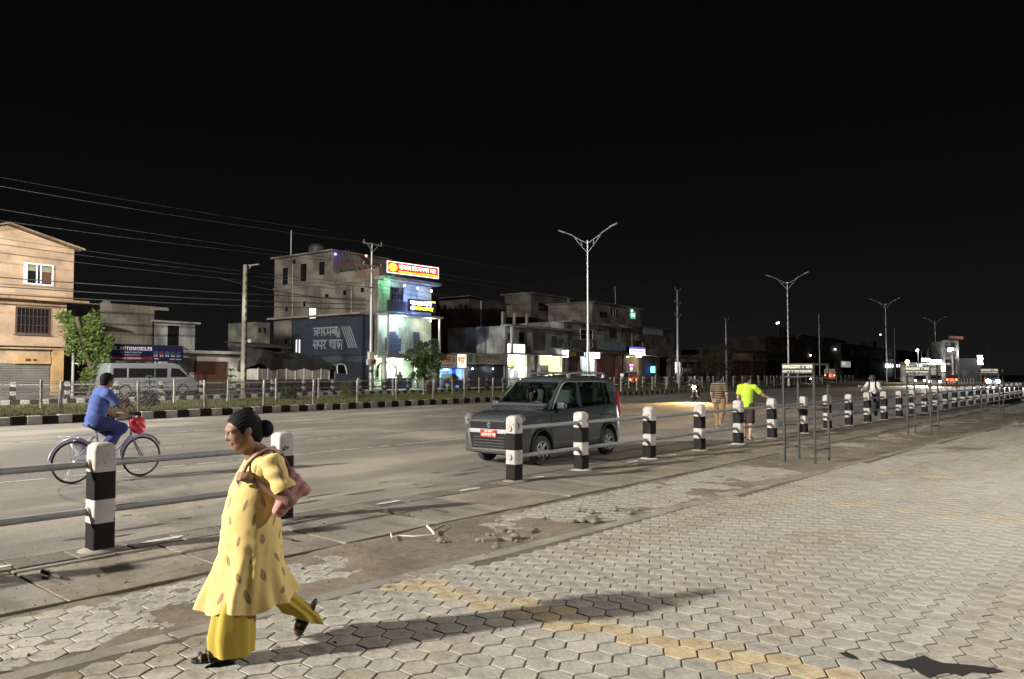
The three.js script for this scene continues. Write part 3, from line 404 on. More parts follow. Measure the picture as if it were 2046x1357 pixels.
  leg('R', [[-0.03, 0.5, 0.085, 0.07, 0], [-0.07, 0.42, 0.095, 0.08, 0.2], [-0.15, 0.33, 0.095, 0.115, 0.3], [-0.22, 0.26, 0.09, 0.14, 0.4], [-0.29, 0.19, 0.09, 0.145, 0.45], [-0.325, 0.13, 0.09, 0.13, 0.45]], 1.7);
  const mSa = M([0.012, 0.012, 0.014], 0.55);
  part('sandal', sandal(J.anL, J.toeL), mSa, W); part('sandal', place(sandal([0, 0.085, 0], [0.16, 0.045, 0]), J.anR[0] - 0.055, -0.03, J.anR[2], { rz: 0 }).translate(0.335 + 0.0, 0, -0.09).applyMatrix4(new THREE.Matrix4().makeRotationZ(-1.15)).translate(-0.335 - 0.04, 0.155, 0.09), mSa, W);
  // shoulder bag carried behind the arm
  const bag = thing('shoulder_bag', 'faded pink cloth bag tucked behind the woman\'s elbow', 'bag', [px, 0, -pA], HD), mBag = M([0.42, 0.2, 0.19], 0.85, { map: T.mottle });
  const bf = uni([capsule([-0.16, 1.1, -0.21], [-0.25, 0.98, -0.21], 0.024, 0.022), capsule([-0.25, 0.98, -0.21], [-0.1, 0.87, -0.22], 0.022, 0.024), capsule([-0.1, 0.87, -0.22], [-0.13, 1.06, -0.2], 0.03, 0.026), capsule([-0.17, 1.02, -0.21], [-0.15, 0.93, -0.21], 0.04, 0.042)], 0.05);
  part('pouch', iso((x, y, z) => bf(x, y, z) + 0.003 * Math.sin(x * 90 + y * 70), [-0.4, 0.76, -0.3], [-0.05, 1.18, -0.1], 60), mBag, bag);
  part('strap', tube([[-0.16, 1.1, -0.21], [-0.12, 1.2, -0.15], [-0.06, 1.222, -0.1], [0.05, 1.15, -0.1], [0.105, 1.06, -0.15]], 0.009, 6, 30), M([0.12, 0.06, 0.04], 0.7), bag);
}
function capG(a, b, r) { return new THREE.CapsuleGeometry(r, Math.hypot(...sub3(b, a)), 3, 6).applyMatrix4(new THREE.Matrix4().compose(new THREE.Vector3(...lerp3(a, b, 0.5)), new THREE.Quaternion().setFromUnitVectors(new THREE.Vector3(0, 1, 0), new THREE.Vector3(...sub3(b, a)).normalize()), new THREE.Vector3(1, 1, 1))); }
// a dressed figure for people farther off
function dressed(P, J, s, o) {
  const [lo, hi] = bounds(J, 0.15), f = skin(J, s); const HC = [J.head[0] + 0.02, J.head[1] + 0.05, J.head[2]];
  part('body', [iso(f, lo, hi, o.n || 84), headGeo(HC, 0.98, o.yaw || 0, o.pitch || 0), handGeo(J.wrL, o.hL || [0.3, -1, 0], [0, 0, 1], 0.95, 0.4), handGeo(J.wrR, o.hR || [0.3, -1, 0], [0, 0, -1], 0.95, 0.4)], o.skin || SKIN2, P);
  if (!o.noHair) part('hair', hairGeo(HC, 1.03, o.yaw || 0, o.pitch || 0, { front: 0.0, back: -0.07, thick: 1.05 }), HAIR, P);
  const sh1 = [capsule(J.pel.map((v, i) => v - (i === 1 ? 0.1 : 0)), J.chest, 0.152 * s, 0.155 * s), capsule(J.chest, J.neck, 0.135 * s, 0.075 * s)], sl = [];
  for (const k of ['L', 'R']) { sh1.push(capsule(J.neck.map((v, i) => v - (i === 1 ? 0.02 : 0)), J['sh' + k], 0.075 * s, 0.075 * s)); const c = capsule(J['sh' + k], J['el' + k], 0.075 * s, 0.072 * s), d = sub3(J['el' + k], J['sh' + k]), L = Math.hypot(...d); sl.push((x, y, z) => Math.max(c(x, y, z), ((x - J['sh' + k][0]) * d[0] + (y - J['sh' + k][1]) * d[1] + (z - J['sh' + k][2]) * d[2]) / L - L * (o.sleeve || 0.8))); if (o.sleeve > 1) { const c2 = capsule(J['el' + k], J['wr' + k], 0.062 * s, 0.045 * s); sl.push(c2); } }
  const t = uni(sh1, 0.06), hem = o.hem ?? J.pel[1] - 0.06; const nk = ellip([J.neck[0] + 0.02, J.neck[1] + 0.05, J.neck[2]], [0.075, 0.07, 0.075]);
  part('shirt', iso((x, y, z) => { let d = t(x, y, z); for (const q of sl) d = smin(d, q(x, y, z), 0.035); return Math.max(d + 0.014 * (fbm(x * 9 + 31, y * 11 + z * 9, 3) - .5) + 0.003 * Math.sin(y * 55 + z * 25 + x * 30), -nk(x, y, z), hem - y); }, lo, hi, o.n || 84), o.shirt, P);
  const th = []; for (const k of ['L', 'R']) { const end = o.long ? J['an' + k] : lerp3(J['hip' + k], J['kn' + k], o.short || 0.95), c = capsule(J['hip' + k], o.long ? J['kn' + k] : end, 0.115 * s, (o.long ? 0.088 : 0.105) * s); th.push(c); if (o.long) th.push(capsule(J['kn' + k], lerp3(J['kn' + k], J['an' + k], 0.93), 0.085 * s, 0.066 * s)); }
  const tr = uni(th, 0.03), pv = capsule([J.pel[0], J.pel[1], J.pel[2] - 0.05], [J.pel[0], J.pel[1], J.pel[2] + 0.05], 0.125 * s);
  part(o.long ? 'trousers' : 'shorts', iso((x, y, z) => Math.max(smin(tr(x, y, z), pv(x, y, z), 0.05) + 0.014 * (fbm(x * 9 + z * 7, y * 12, 3) - .5), y - J.pel[1] - 0.07), lo, hi, o.n || 84), o.pants, P);
  for (const k of ['L', 'R']) part('shoe', o.shoe ? uni2(J, k) : sandal(J['an' + k], J['toe' + k]), o.shoeMat || M([0.5, 0.47, 0.42], 0.7), P);
}
const uni2 = (J, k) => iso(uni([capsule(J['an' + k], J['toe' + k], 0.05, 0.04), capsule([J['an' + k][0] - 0.03, J['an' + k][1] - 0.03, J['an' + k][2]], J['toe' + k], 0.045, 0.038)], 0.03), bounds({ a: J['an' + k], b: J['toe' + k] }, 0.08)[0], bounds({ a: J['an' + k], b: J['toe' + k] }, 0.08)[1], 30);
const walk = (o = {}) => ({ pel: [0, 0.93, 0], chest: [0, 1.25, 0], neck: [-0.01, 1.45, 0], head: [0.0, 1.56, 0], shL: [0, 1.41, -0.18], elL: [0.02, 1.14, -0.235], wrL: [0.09, 0.92, -0.22], shR: [0, 1.41, 0.18], elR: [-0.05, 1.14, 0.235], wrR: [0.0, 0.91, 0.24],
  hipL: [0, 0.9, -0.09], knL: [0.06, 0.5, -0.1], anL: [0.02, 0.09, -0.1], toeL: [0.17, 0.045, -0.11], hipR: [0, 0.9, 0.09], knR: [0.0, 0.48, 0.09], anR: [-0.12, 0.1, 0.09], toeR: [0.02, 0.045, 0.1], ...o });
{
  // boy in the lime shirt: back to the camera, right hand on the pipe
  const [X1, A1] = [20.2, 6.98];
  const b1 = thing('person', 'boy in a lime yellow shirt and dark shorts, one hand on the pipe rail', 'person', [X1, -0.1, -A1], 0.12);
  dressed(b1, walk({ shR: [0.02, 1.4, 0.19], elR: [0.16, 1.2, 0.38], wrR: [0.33, 1.06, 0.6] }), 0.96, { shirt: M([0.36, 0.52, 0.03], 0.85), pants: M([0.035, 0.02, 0.022], 0.9, { map: T.mottle }), yaw: -0.55, short: 0.92, hR: [1, -0.45, 0.1], sleeve: 0.72, hem: 0.86 });
  T.stripe = dataTex(128, (u, v) => { const s = Math.sin(v * 6.2832 * 2) > -0.2; const d = s ? [0.16, 0.12, 0.09] : [0.52, 0.46, 0.38]; return d; }, 0.14);
  const [X2, A2] = [23.4, 8.98];
  const b2 = thing('person', 'person in a brown striped shirt and tan trousers striding beside the lime shirted boy', 'person', [X2, -0.1, -A2], 0.2);
  dressed(b2, walk({ knL: [0.2, 0.52, -0.1], anL: [0.2, 0.1, -0.1], toeL: [0.35, 0.05, -0.1], knR: [-0.08, 0.5, 0.09], anR: [-0.38, 0.26, 0.09], toeR: [-0.3, 0.13, 0.1] }), 1, { shirt: M([0.75, 0.72, 0.7], 0.85, { map: T.stripe }), pants: M([0.2, 0.13, 0.065], 0.9), long: true, yaw: -0.3, sleeve: 0.85, hem: 0.85 });
}
// ---------------------------------------------------------------- bicycle and rider
function wheelGeo(r, tr, seg = 40) { return new THREE.TorusGeometry(r - tr, tr, 8, seg); }
{
  const bX = 5.78, bA = 13.0, R = 0.345, WB = 1.13;
  const B = thing('bicycle', 'lilac roadster bicycle with a red bag on its handlebar, crossing behind the railing', 'bicycle', [bX, -0.1, -bA], 0.02);
  const mTy = M([0.02, 0.02, 0.02], 0.8), mFr = M([0.26, 0.22, 0.34], 0.4, { metalness: 0.3 }), mCh = M([0.5, 0.5, 0.5], 0.25, { metalness: 0.9 }), mBl = M([0.02, 0.02, 0.02], 0.6);
  for (const x of [0, WB]) { const w = part('wheel', wheelGeo(R - 0.018, 0.009), mCh, B); w.position.set(x, R, 0); part('tyre', wheelGeo(R, 0.019), mTy, w); const sp = []; for (let k = 0; k < 32; k++) { const t = k / 32 * 6.2832; sp.push(rod([Math.cos(t + 0.25 * (k % 2 ? 1 : -1)) * 0.02, Math.sin(t + 0.25 * (k % 2 ? 1 : -1)) * 0.02, (k % 4 < 2 ? 1 : -1) * 0.025], [Math.cos(t) * (R - 0.03), Math.sin(t) * (R - 0.03), 0], 0.0014, 0.0014, 3)); } part('spokes', sp, mCh, w).userData.kind = 'stuff'; part('hub', rod([0, 0, -0.05], [0, 0, 0.05], 0.02), mCh, w);
    const fend = []; for (let k = 0; k <= 14; k++) { const t = lerp(0.35, 2.9, k / 14) + (x ? 0.15 : 0.1); fend.push([x + Math.cos(t) * (R + 0.03), R + Math.sin(t) * (R + 0.03), 0]); } part('mudguard', tube(fend, 0.02, 6, 28), mFr, B); }
  const bb = [0.48, 0.29, 0], sd = [0.34, 0.83, 0], hd = [0.92, 0.86, 0], hd0 = [0.945, 0.72, 0];
  part('frame', [rod(bb, sd, 0.016), rod(sd, hd, 0.016), rod(bb, hd0, 0.018), rod(hd, hd0, 0.02), rod([0, R, 0.05], [bb[0], bb[1], 0.035], 0.01), rod([0, R, -0.05], [bb[0], bb[1], -0.035], 0.01), rod([0, R, 0.05], [sd[0] + .02, 0.78, 0.02], 0.009), rod([0, R, -0.05], [sd[0] + .02, 0.78, -0.02], 0.009)], mFr, B);
  part('fork', [rod(hd0, [WB, R, 0.05], 0.012), rod(hd0, [WB, R, -0.05], 0.012)], mFr, B);
  part('handlebar', [rod(hd, [0.9, 1.0, 0], 0.014), tube([[0.72, 1.02, -0.28], [0.88, 1.04, -0.26], [0.95, 1.03, 0], [0.88, 1.04, 0.26], [0.72, 1.02, 0.28]], 0.012, 6, 30)], mCh, B);
  for (const z of [-0.28, 0.28]) part('grip', rod([0.7, 1.018, z], [0.82, 1.03, z * 0.98], 0.018), mBl, B);
  part('saddle', [ext([[-.13, -.09], [.0, -.06], [.15, -.02], [.16, 0], [.15, .02], [0, .06], [-.13, .09]], 0.06, { bevel: 0.02 }).rotateX(-Math.PI / 2).translate(0.31, 0.93, 0), rod(sd, [0.32, 0.91, 0], 0.013)], mBl, B);
  part('carrier', [rod([-0.2, 0.76, 0.06], [0.28, 0.78, 0.06], 0.007), rod([-0.2, 0.76, -0.06], [0.28, 0.78, -0.06], 0.007), rod([-0.05, 0.76, 0.06], [0, R, 0.06], 0.006), rod([-0.05, 0.76, -0.06], [0, R, -0.06], 0.006), ...[0, 1, 2, 3, 4].map((k) => rod([-0.2 + k * 0.11, 0.765, -0.06], [-0.2 + k * 0.11, 0.765, 0.06], 0.006))], mCh, B);
  part('chain_guard', ext([[0.0, 0.02], [0.5, 0.03], [0.56, -0.06], [0.5, -0.12], [0, -0.05]], 0.012, { bevel: 0.003 }).translate(0.02, 0.36, 0.06), M([0.2, 0.26, 0.3], 0.4, { metalness: 0.4 }), B);
  part('crank', [rod([bb[0], bb[1], -0.1], [bb[0], bb[1], 0.1], 0.018), rod([bb[0], bb[1], -0.09], [bb[0] + 0.1, bb[1] - 0.13, -0.09], 0.01), rod([bb[0], bb[1], 0.09], [bb[0] - 0.1, bb[1] + 0.13, 0.09], 0.01), bx(0.09, 0.02, 0.08, bb[0] + 0.1, bb[1] - 0.13, -0.14), bx(0.09, 0.02, 0.08, bb[0] - 0.1, bb[1] + 0.13, 0.14)], mCh, B);
  const bag = thing('carrier_bag', 'bright red plastic bag hanging from the bicycle handlebar', 'bag', [bX, -0.1, -bA], 0.02);
  const rf = uni([ellip([1.04, 0.93, 0.02], [0.13, 0.11, 0.1]), ellip([1.07, 0.82, 0], [0.11, 0.09, 0.09])], 0.05); part('bag_body', iso((x, y, z) => rf(x, y, z) + 0.006 * Math.sin(x * 60 + y * 45 + z * 50), [0.86, 0.68, -0.15], [1.25, 1.08, 0.15], 44), M([0.62, 0.03, 0.06], 0.45), bag); part('handle', tube([[0.98, 1.0, 0.03], [0.96, 1.06, 0], [1.0, 1.0, -0.03]], 0.006, 5, 12), M([0.62, 0.03, 0.06], 0.45), bag);
  const sack = thing('plastic_bag', 'pale plastic bag slung under the bicycle carrier', 'bag', [bX, -0.1, -bA], 0.02);
  const pf = uni([ellip([0.12, 0.62, -0.11], [0.12, 0.11, 0.05]), ellip([0.2, 0.52, -0.11], [0.09, 0.09, 0.045])], 0.05); part('bag_body', iso((x, y, z) => pf(x, y, z) + 0.006 * Math.sin(x * 70 + y * 55), [-0.05, 0.4, -0.2], [0.35, 0.78, -0.02], 40), M([0.55, 0.6, 0.62], 0.5), sack);
  const C = thing('person', 'cyclist in a blue shirt and dark blue trousers riding a bicycle', 'person', [bX, -0.1, -bA], 0.02);
  const J = { pel: [0.32, 1.02, 0], chest: [0.4, 1.32, 0], neck: [0.46, 1.5, 0], head: [0.5, 1.61, 0], shL: [0.44, 1.45, -0.17], elL: [0.6, 1.24, -0.24], wrL: [0.74, 1.07, -0.28], shR: [0.44, 1.45, 0.17], elR: [0.6, 1.24, 0.24], wrR: [0.74, 1.07, 0.28], hipL: [0.34, 0.98, -0.09], knL: [0.72, 0.72, -0.12], anL: [0.52, 0.27, -0.13], toeL: [0.66, 0.2, -0.14], hipR: [0.34, 0.98, 0.09], knR: [0.72, 0.86, 0.12], anR: [0.36, 0.52, 0.13], toeR: [0.46, 0.44, 0.14] };
  dressed(C, J, 0.98, { shirt: M([0.055, 0.085, 0.26], 0.9), pants: M([0.022, 0.034, 0.13], 0.9), long: true, sleeve: 0.9, hem: 0.9, skin: SKIN, hL: [1, -0.2, 0], hR: [1, -0.2, 0] });
}
// ---------------------------------------------------------------- motorcycle and rider coming towards the camera
function motorcycle(label, X, A, turn, y0 = -0.1, lit) {
  const B = thing('motorcycle', label, 'motorcycle', [X, y0, -A], turn, 'motorcycles on the road'), mTy = M([0.02, 0.02, 0.02], 0.8), mBd = M([0.03, 0.03, 0.035], 0.35), mCh = M([0.4, 0.4, 0.42], 0.3, { metalness: 0.8 });
  for (const x of [0, 1.28]) { const w = part('wheel', [wheelGeo(0.24, 0.02), ...[0, 1, 2, 3, 4].map((k) => rod([0, 0, 0], [Math.cos(k * 1.257) * 0.23, Math.sin(k * 1.257) * 0.23, 0], 0.018)), rod([0, 0, -.07], [0, 0, .07], 0.04)], mCh, B); w.position.set(x, 0.3, 0); part('tyre', new THREE.TorusGeometry(0.25, 0.05, 10, 32), mTy, w); }
  part('tank', iso(uni([ellip([0.78, 0.86, 0], [0.27, 0.13, 0.14]), ellip([0.98, 0.8, 0], [0.12, 0.1, 0.15])], 0.06), [0.45, 0.65, -0.2], [1.15, 1.02, 0.2], 40), mBd, B);
  part('seat', rb(0.72, 0.1, 0.26, 0.045, 0.22, 0.82, 0, { rz: 0.08 }), M([0.015, 0.015, 0.015], 0.7), B);
  part('tail', ext([[-.32, .72], [-.36, .8], [.3, .76], [.45, .6], [.1, .56]], 0.2, { bevel: 0.04 }), mBd, B);
  part('engine', [rb(0.36, 0.34, 0.26, 0.04, 0.66, 0.42, 0), rod([0.7, 0.32, 0.15], [0.0, 0.34, 0.2], 0.045), cyl(0.1, 0.1, 0.24, 0.74, 0.64, 0, 12)], mCh, B);
  part('fork', [rod([1.28, 0.3, 0.085], [1.05, 0.98, 0.085], 0.025), rod([1.28, 0.3, -0.085], [1.05, 0.98, -0.085], 0.025)], mCh, B);
  part('front_mudguard', tube([[1.02, 0.46, 0], [1.14, 0.62, 0], [1.3, 0.645, 0], [1.48, 0.56, 0]], 0.06, 8, 16), mBd, B);
  part('handlebar', tube([[0.82, 1.06, -0.36], [0.98, 1.08, -0.22], [1.04, 1.03, 0], [0.98, 1.08, 0.22], [0.82, 1.06, 0.36]], 0.014, 6, 24), mCh, B);
  const hl = part('headlight', [place(new THREE.SphereGeometry(0.095, 16, 10).scale(0.7, 1, 1.1), 1.16, 0.9, 0), rb(0.12, 0.2, 0.24, 0.05, 1.1, 0.93, 0)], mBd, B); part('lens', cyl(0.1, 0.1, 0.02, 1.235, 0.9, 0, 16, { rz: Math.PI / 2 }), lit ? glow([1, 0.72, 0.32], lit) : M([0.5, 0.5, 0.5], 0.1), hl);
  for (const s of [-1, 1]) part('mirror', [rod([0.95, 1.07, s * 0.26], [0.9, 1.22, s * 0.36], 0.007), rb(0.03, 0.08, 0.13, 0.012, 0.9, 1.25, s * 0.39)], M([0.02, 0.02, 0.02], 0.3), B);
  part('number_plate', bx(0.01, 0.1, 0.2, 1.33, 0.74, 0), M([0.4, 0.03, 0.03], 0.5), B); part('tail_light', rb(0.05, 0.06, 0.16, 0.015, -0.37, 0.74, 0), M([0.4, 0.01, 0.01], 0.3), B);
  return B;
}
{
  const X = 34.6, A = 6.55; motorcycle('black motorcycle ridden by a helmeted man close to the railing', X, A, Math.PI);
  const P = thing('person', 'motorcycle rider in a grey helmet and white shirt with dark straps', 'person', [X, -0.1, -A], Math.PI);
  const J = { pel: [0.32, 0.92, 0], chest: [0.4, 1.22, 0], neck: [0.44, 1.4, 0], head: [0.48, 1.5, 0], shL: [0.42, 1.35, -0.19], elL: [0.6, 1.12, -0.32], wrL: [0.82, 1.09, -0.34], shR: [0.42, 1.35, 0.19], elR: [0.6, 1.12, 0.32], wrR: [0.82, 1.09, 0.34], hipL: [0.36, 0.88, -0.12], knL: [0.78, 0.76, -0.24], anL: [0.6, 0.32, -0.2], toeL: [0.75, 0.26, -0.21], hipR: [0.36, 0.88, 0.12], knR: [0.78, 0.76, 0.24], anR: [0.6, 0.32, 0.2], toeR: [0.75, 0.26, 0.21] };
  dressed(P, J, 1, { shirt: M([0.6, 0.59, 0.57], 0.8), pants: M([0.03, 0.03, 0.04], 0.85), long: true, sleeve: 1.2, hem: 0.86, noHair: true, hL: [1, -0.1, 0], hR: [1, -0.1, 0], shoe: true, shoeMat: M([0.03, 0.03, 0.03], 0.6) });
  const he = [0.5, 1.57, 0]; part('helmet', iso((x, y, z) => Math.max(ellip(he, [0.15, 0.15, 0.135])(x, y, z), -ellip([he[0] + 0.14, he[1] - 0.03, 0], [0.07, 0.06, 0.11])(x, y, z), he[1] - 0.14 - y), [0.32, 1.4, -0.17], [0.68, 1.75, 0.17], 44), M([0.05, 0.055, 0.06], 0.25), P);
  part('visor', place(new THREE.SphereGeometry(0.14, 16, 8, 0, Math.PI, Math.PI * 0.36, Math.PI * 0.26).rotateY(Math.PI / 2), he[0] + 0.006, he[1], 0), M([0.03, 0.035, 0.035], 0.1), P);
  for (const s of [-1, 1]) part('strap', tube([[0.36, 1.43, s * 0.11], [0.5, 1.42, s * 0.12], [0.555, 1.3, s * 0.12], [0.53, 1.12, s * 0.14]], 0.028, 6, 18), M([0.02, 0.02, 0.025], 0.8), P);
}
{ const [X, A] = [47.0, 19.6]; motorcycle('motorcycle with a glaring orange headlight riding near the median', X, A, Math.PI + 0.3, -0.1, 60);
  const c = Math.cos(Math.PI + 0.3), s = Math.sin(Math.PI + 0.3); const l = new THREE.SpotLight(new THREE.Color(1, 0.62, 0.25), 260, 0, .7, .7, 2); l.position.copy(V(X + c * 1.42, 0.8, A + s * 1.42)); l.target.position.copy(V(X + c * 12, -0.4, A + s * 12)); l.castShadow = true; scene.add(l, l.target);
  const P = thing('person', 'dark dressed rider behind the orange headlight', 'person', [X, -0.1, -A], Math.PI + 0.3);
  const J = { pel: [0.32, 0.92, 0], chest: [0.4, 1.22, 0], neck: [0.44, 1.4, 0], head: [0.48, 1.5, 0], shL: [0.42, 1.35, -0.19], elL: [0.6, 1.12, -0.32], wrL: [0.82, 1.09, -0.34], shR: [0.42, 1.35, 0.19], elR: [0.6, 1.12, 0.32], wrR: [0.82, 1.09, 0.34], hipL: [0.36, 0.88, -0.12], knL: [0.78, 0.76, -0.24], anL: [0.6, 0.32, -0.2], toeL: [0.75, 0.26, -0.21], hipR: [0.36, 0.88, 0.12], knR: [0.78, 0.76, 0.24], anR: [0.6, 0.32, 0.2], toeR: [0.75, 0.26, 0.21] };
  dressed(P, J, 1, { n: 60, shirt: M([0.03, 0.03, 0.03], 0.8), pants: M([0.03, 0.03, 0.04], 0.85), long: true, sleeve: 1.2, hem: 0.86, hL: [1, -0.1, 0], hR: [1, -0.1, 0] }); }
// ---------------------------------------------------------------- iron tree guards on the planting strip, litter
function scrawl(c, x, y, w, h) { const n = Math.round(w / h * 1.7); c.fillRect(x, y, w, h * 0.16); let px = x; for (let k = 0; k < n; k++) { const cw = w / n * rr(0.7, 0.95); if (rnd() < 0.12) { px += w / n; continue; } c.lineWidth = h * 0.17; c.beginPath(); c.moveTo(px + cw * 0.8, y); c.lineTo(px + cw * 0.8, y + h); c.stroke(); c.beginPath(); c.arc(px + cw * 0.36, y + h * rr(0.4, 0.7), cw * 0.27, rr(0, 1), rr(4, 6.2)); c.stroke(); px += w / n; } }
T.guard = canvasTex(512, 128, (c, w, h) => { c.fillStyle = '#1c211c'; c.fillRect(0, 0, w, h); c.fillStyle = c.strokeStyle = '#d9d6c8'; scrawl(c, 10, 14, 492, 46); scrawl(c, 10, 84, 480, 26); });
{
  const mI = M([0.035, 0.038, 0.03], 0.7, { map: T.mottle }), mS = M([0.9, 0.9, 0.9], 0.7, { map: T.guard });
  const guard = (X, A, lab, t) => { const g = thing('tree_guard', lab, 'tree guard', [X, -0.03, -A], t, 'iron tree guards'), w = 0.3, H = 1.87;
    for (const [x, z] of [[-w, -w], [w, -w], [w, w], [-w, w]]) part('leg', bx(0.035, H, 0.035, x, H / 2, z), mI, g);
    for (const y of [0.27, 1.02, 1.62]) { for (const q of [-1, 1]) { part('cross_bar', bx(2 * w, 0.025, 0.012, 0, y, q * (w + 0.022)), mI, g); part('cross_bar', bx(0.012, 0.025, 2 * w, q * (w + 0.022), y + 0.03, 0), mI, g); } }
    part('top_frame', [bx(2 * w + .04, 0.03, 0.03, 0, H + .015, -w), bx(2 * w + .04, 0.03, 0.03, 0, H + .015, w), bx(0.03, 0.03, 2 * w - .04, -w, H + .015, 0), bx(0.03, 0.03, 2 * w - .04, w, H + .015, 0)], mI, g);
    part('name_board', panel(2 * w + 0.02, 0.19, 0.01, 0, { at: [-w - 0.032, H - 0.075, 0], ry: -Math.PI / 2 }), mS, g); return g; };
  guard(15.25, 4.12, 'black iron tree guard with a white lettered board, standing in loose soil', swTurn - 0.1); guard(23.9, 3.32, 'iron tree guard with lettered board beside the motorcycle rider', swTurn - 0.1); guard(36.0, 2.5, 'iron tree guard farthest along the planting strip', swTurn - 0.1);
  const st = (X, A, r, s) => one('stone', place(new THREE.IcosahedronGeometry(r, 2), 0, 0, 0), M([0.3, 0.29, 0.25], 0.95, { map: T.stain }), s, 'stone', 'loose stones on the planting strip');
  const rock = (X, A, r, lab, sq = 0.7) => { const g = new THREE.IcosahedronGeometry(r, 3), p = g.attributes.position; for (let i = 0; i < p.count; i++) { const x = p.getX(i), y = p.getY(i), z = p.getZ(i), k = 0.8 + 0.4 * fbm(x / r * 1.3 + X * 3, (y + z) / r * 1.3 + A * 3, 3); p.setXYZ(i, x * k, y * k * sq, z * k); } g.computeVertexNormals(); const m = one('stone', g, M([0.3, 0.29, 0.25], 0.95, { map: T.stain }), lab, 'stone', 'loose stones on the planting strip'); m.position.set(X, r * sq * 0.55 - 0.01, -A); };
  rock(6.37, 4.62, 0.055, 'rounded pale stone alone on the bare soil');
  for (let k = 0; k < 26; k++) { const u = rr(2.2, 5.2), v = rr(-2.85, -2.2); const [x, , z] = SW(u, v); rock(x, -z, rr(0.012, 0.045), 'small stone in the rubble by the edging', rr(0.4, 0.8)); }
  for (let k = 0; k < 8; k++) { const [x, , z] = SW(rr(2.6, 4.4), rr(-2.8, -2.3)); const m = one('paver_fragment', ext([[-.1, -.05], [.02, -.09], [.1, -.02], [.06, .07], [-.07, .08]], 0.04, { bevel: 0.006 }).rotateX(-Math.PI / 2), M([0.27, 0.25, 0.2], 0.9, { map: T.stain }), 'broken piece of hexagon paver lying in the soil', 'rubble', 'broken pavers'); m.position.set(x, 0.004, z); m.rotation.set(rr(-.15, .15), rr(0, 6), rr(-.15, .15)); m.scale.setScalar(rr(0.6, 1.1)); }
  const pp = (a, b) => { const [X, A] = gnd(a, b); return [X, 0.022, -A]; };
  one('plastic_pipe', [tube([pp(782, 1080), pp(795, 1075), pp(830, 1076), pp(868, 1073)], 0.008, 8, 24), tube([pp(784, 1081), pp(781, 1071)], 0.008, 6, 6)], M([0.5, 0.48, 0.45], 0.6), 'thin white plastic pipe lying bent on the soil', 'pipe');
  one('paper_scrap', tube([pp(853, 1061), pp(862, 1066), pp(868, 1071)].map((p, i) => [p[0], p[1] + [.03, .01, 0][i], p[2]]), 0.012, 5, 8), M([0.7, 0.68, 0.64], 0.8), 'crumpled white paper scrap at the end of the pipe', 'paper');
  const stick = (a, b, c, d, r, lab) => one('stick', rod(pp(a, b), pp(c, d), r, r * 0.7, 6), M([0.05, 0.042, 0.03], 0.9), lab, 'stick', 'sticks on the slabs');
  stick(85, 1147, 122, 1160, 0.02, 'short thick stick on the slabs by the bicycle bollard'); stick(765, 1024, 818, 1034, 0.016, 'dark stick lying across the slabs'); stick(863, 1020, 892, 1026, 0.013, 'dark stick end on the slabs'); stick(865, 1066, 888, 1053, 0.008, 'thin twig beside the plastic pipe'); stick(562, 1077, 585, 1083, 0.016, 'dark stick by the yellow trousers');
}

// ---------------------------------------------------------------- lettering drawn with strokes (Devanagari has no font here)
const GL = { // strokes in a box 1 wide, 1 tall, head line at y = 0
  ja: [[[.9, 0], [.9, 1]], [[.9, .42], [.6, .42]], [[.12, .38], [.3, .3], [.52, .36], [.55, .6], [.4, .78], [.15, .9]]], ga: [[[.9, 0], [.9, 1]], [[.35, 0], [.35, .55], [.22, .66], [.1, .55]]], da: [[[.55, 0], [.55, .22], [.25, .3], [.2, .5], [.4, .62], [.62, .55], [.5, .8], [.78, 1]]],
  ma: [[[.9, 0], [.9, 1]], [[.25, 0], [.25, .66], [.12, .78], [.2, .62], [.9, .62]]], ba: [[[.9, 0], [.9, 1]], [[.9, .34], [.4, .3], [.2, .5], [.4, .7], [.9, .62]], [[.88, .38], [.25, .66]]], aa: [[[.5, 0], [.5, 1]]],
  sa: [[[.95, 0], [.95, 1]], [[.3, 0], [.42, .2], [.3, .42], [.1, .5], [.4, .62], [.6, .95]], [[.4, .5], [.95, .5]]], pa: [[[.9, 0], [.9, 1]], [[.2, 0], [.2, .45], [.45, .62], [.9, .55]]], ra: [[[.3, 0], [.6, .14], [.55, .4], [.2, .5], [.4, .62], [.7, 1]]],
  sha: [[[.9, 0], [.9, 1]], [[.35, 0], [.18, .2], [.4, .38], [.5, .2], [.35, .08]], [[.4, .4], [.2, .55], [.5, .8]]], i: [[[.5, 0], [.5, .2], [.2, .28], [.3, .48], [.7, .45], [.75, .66], [.4, .72], [.25, .6], [.6, .98]]], ha: [[[.5, 0], [.5, .2], [.2, .3], [.6, .4], [.7, .6], [.3, .66], [.5, .95]]], o: [[[.5, 0], [.5, 1]], [[.5, 0], [.3, -.25], [.05, -.32]]],
  ta: [[[.5, 0], [.5, .2], [.2, .35], [.2, .65], [.5, .8], [.8, .65]]], la: [[[.95, 0], [.95, 1]], [[.95, .5], [.7, .35], [.55, .6], [.4, .35], [.12, .45], [.2, .8]]], e: [[[.2, 0], [.25, .5], [.5, .6], [.7, .4], [.7, 0]], [[.5, .6], [.8, .95]]], na: [[[.9, 0], [.9, 1]], [[.2, 0], [.25, .5], [.45, .55], [.55, 0]]], u: [] };
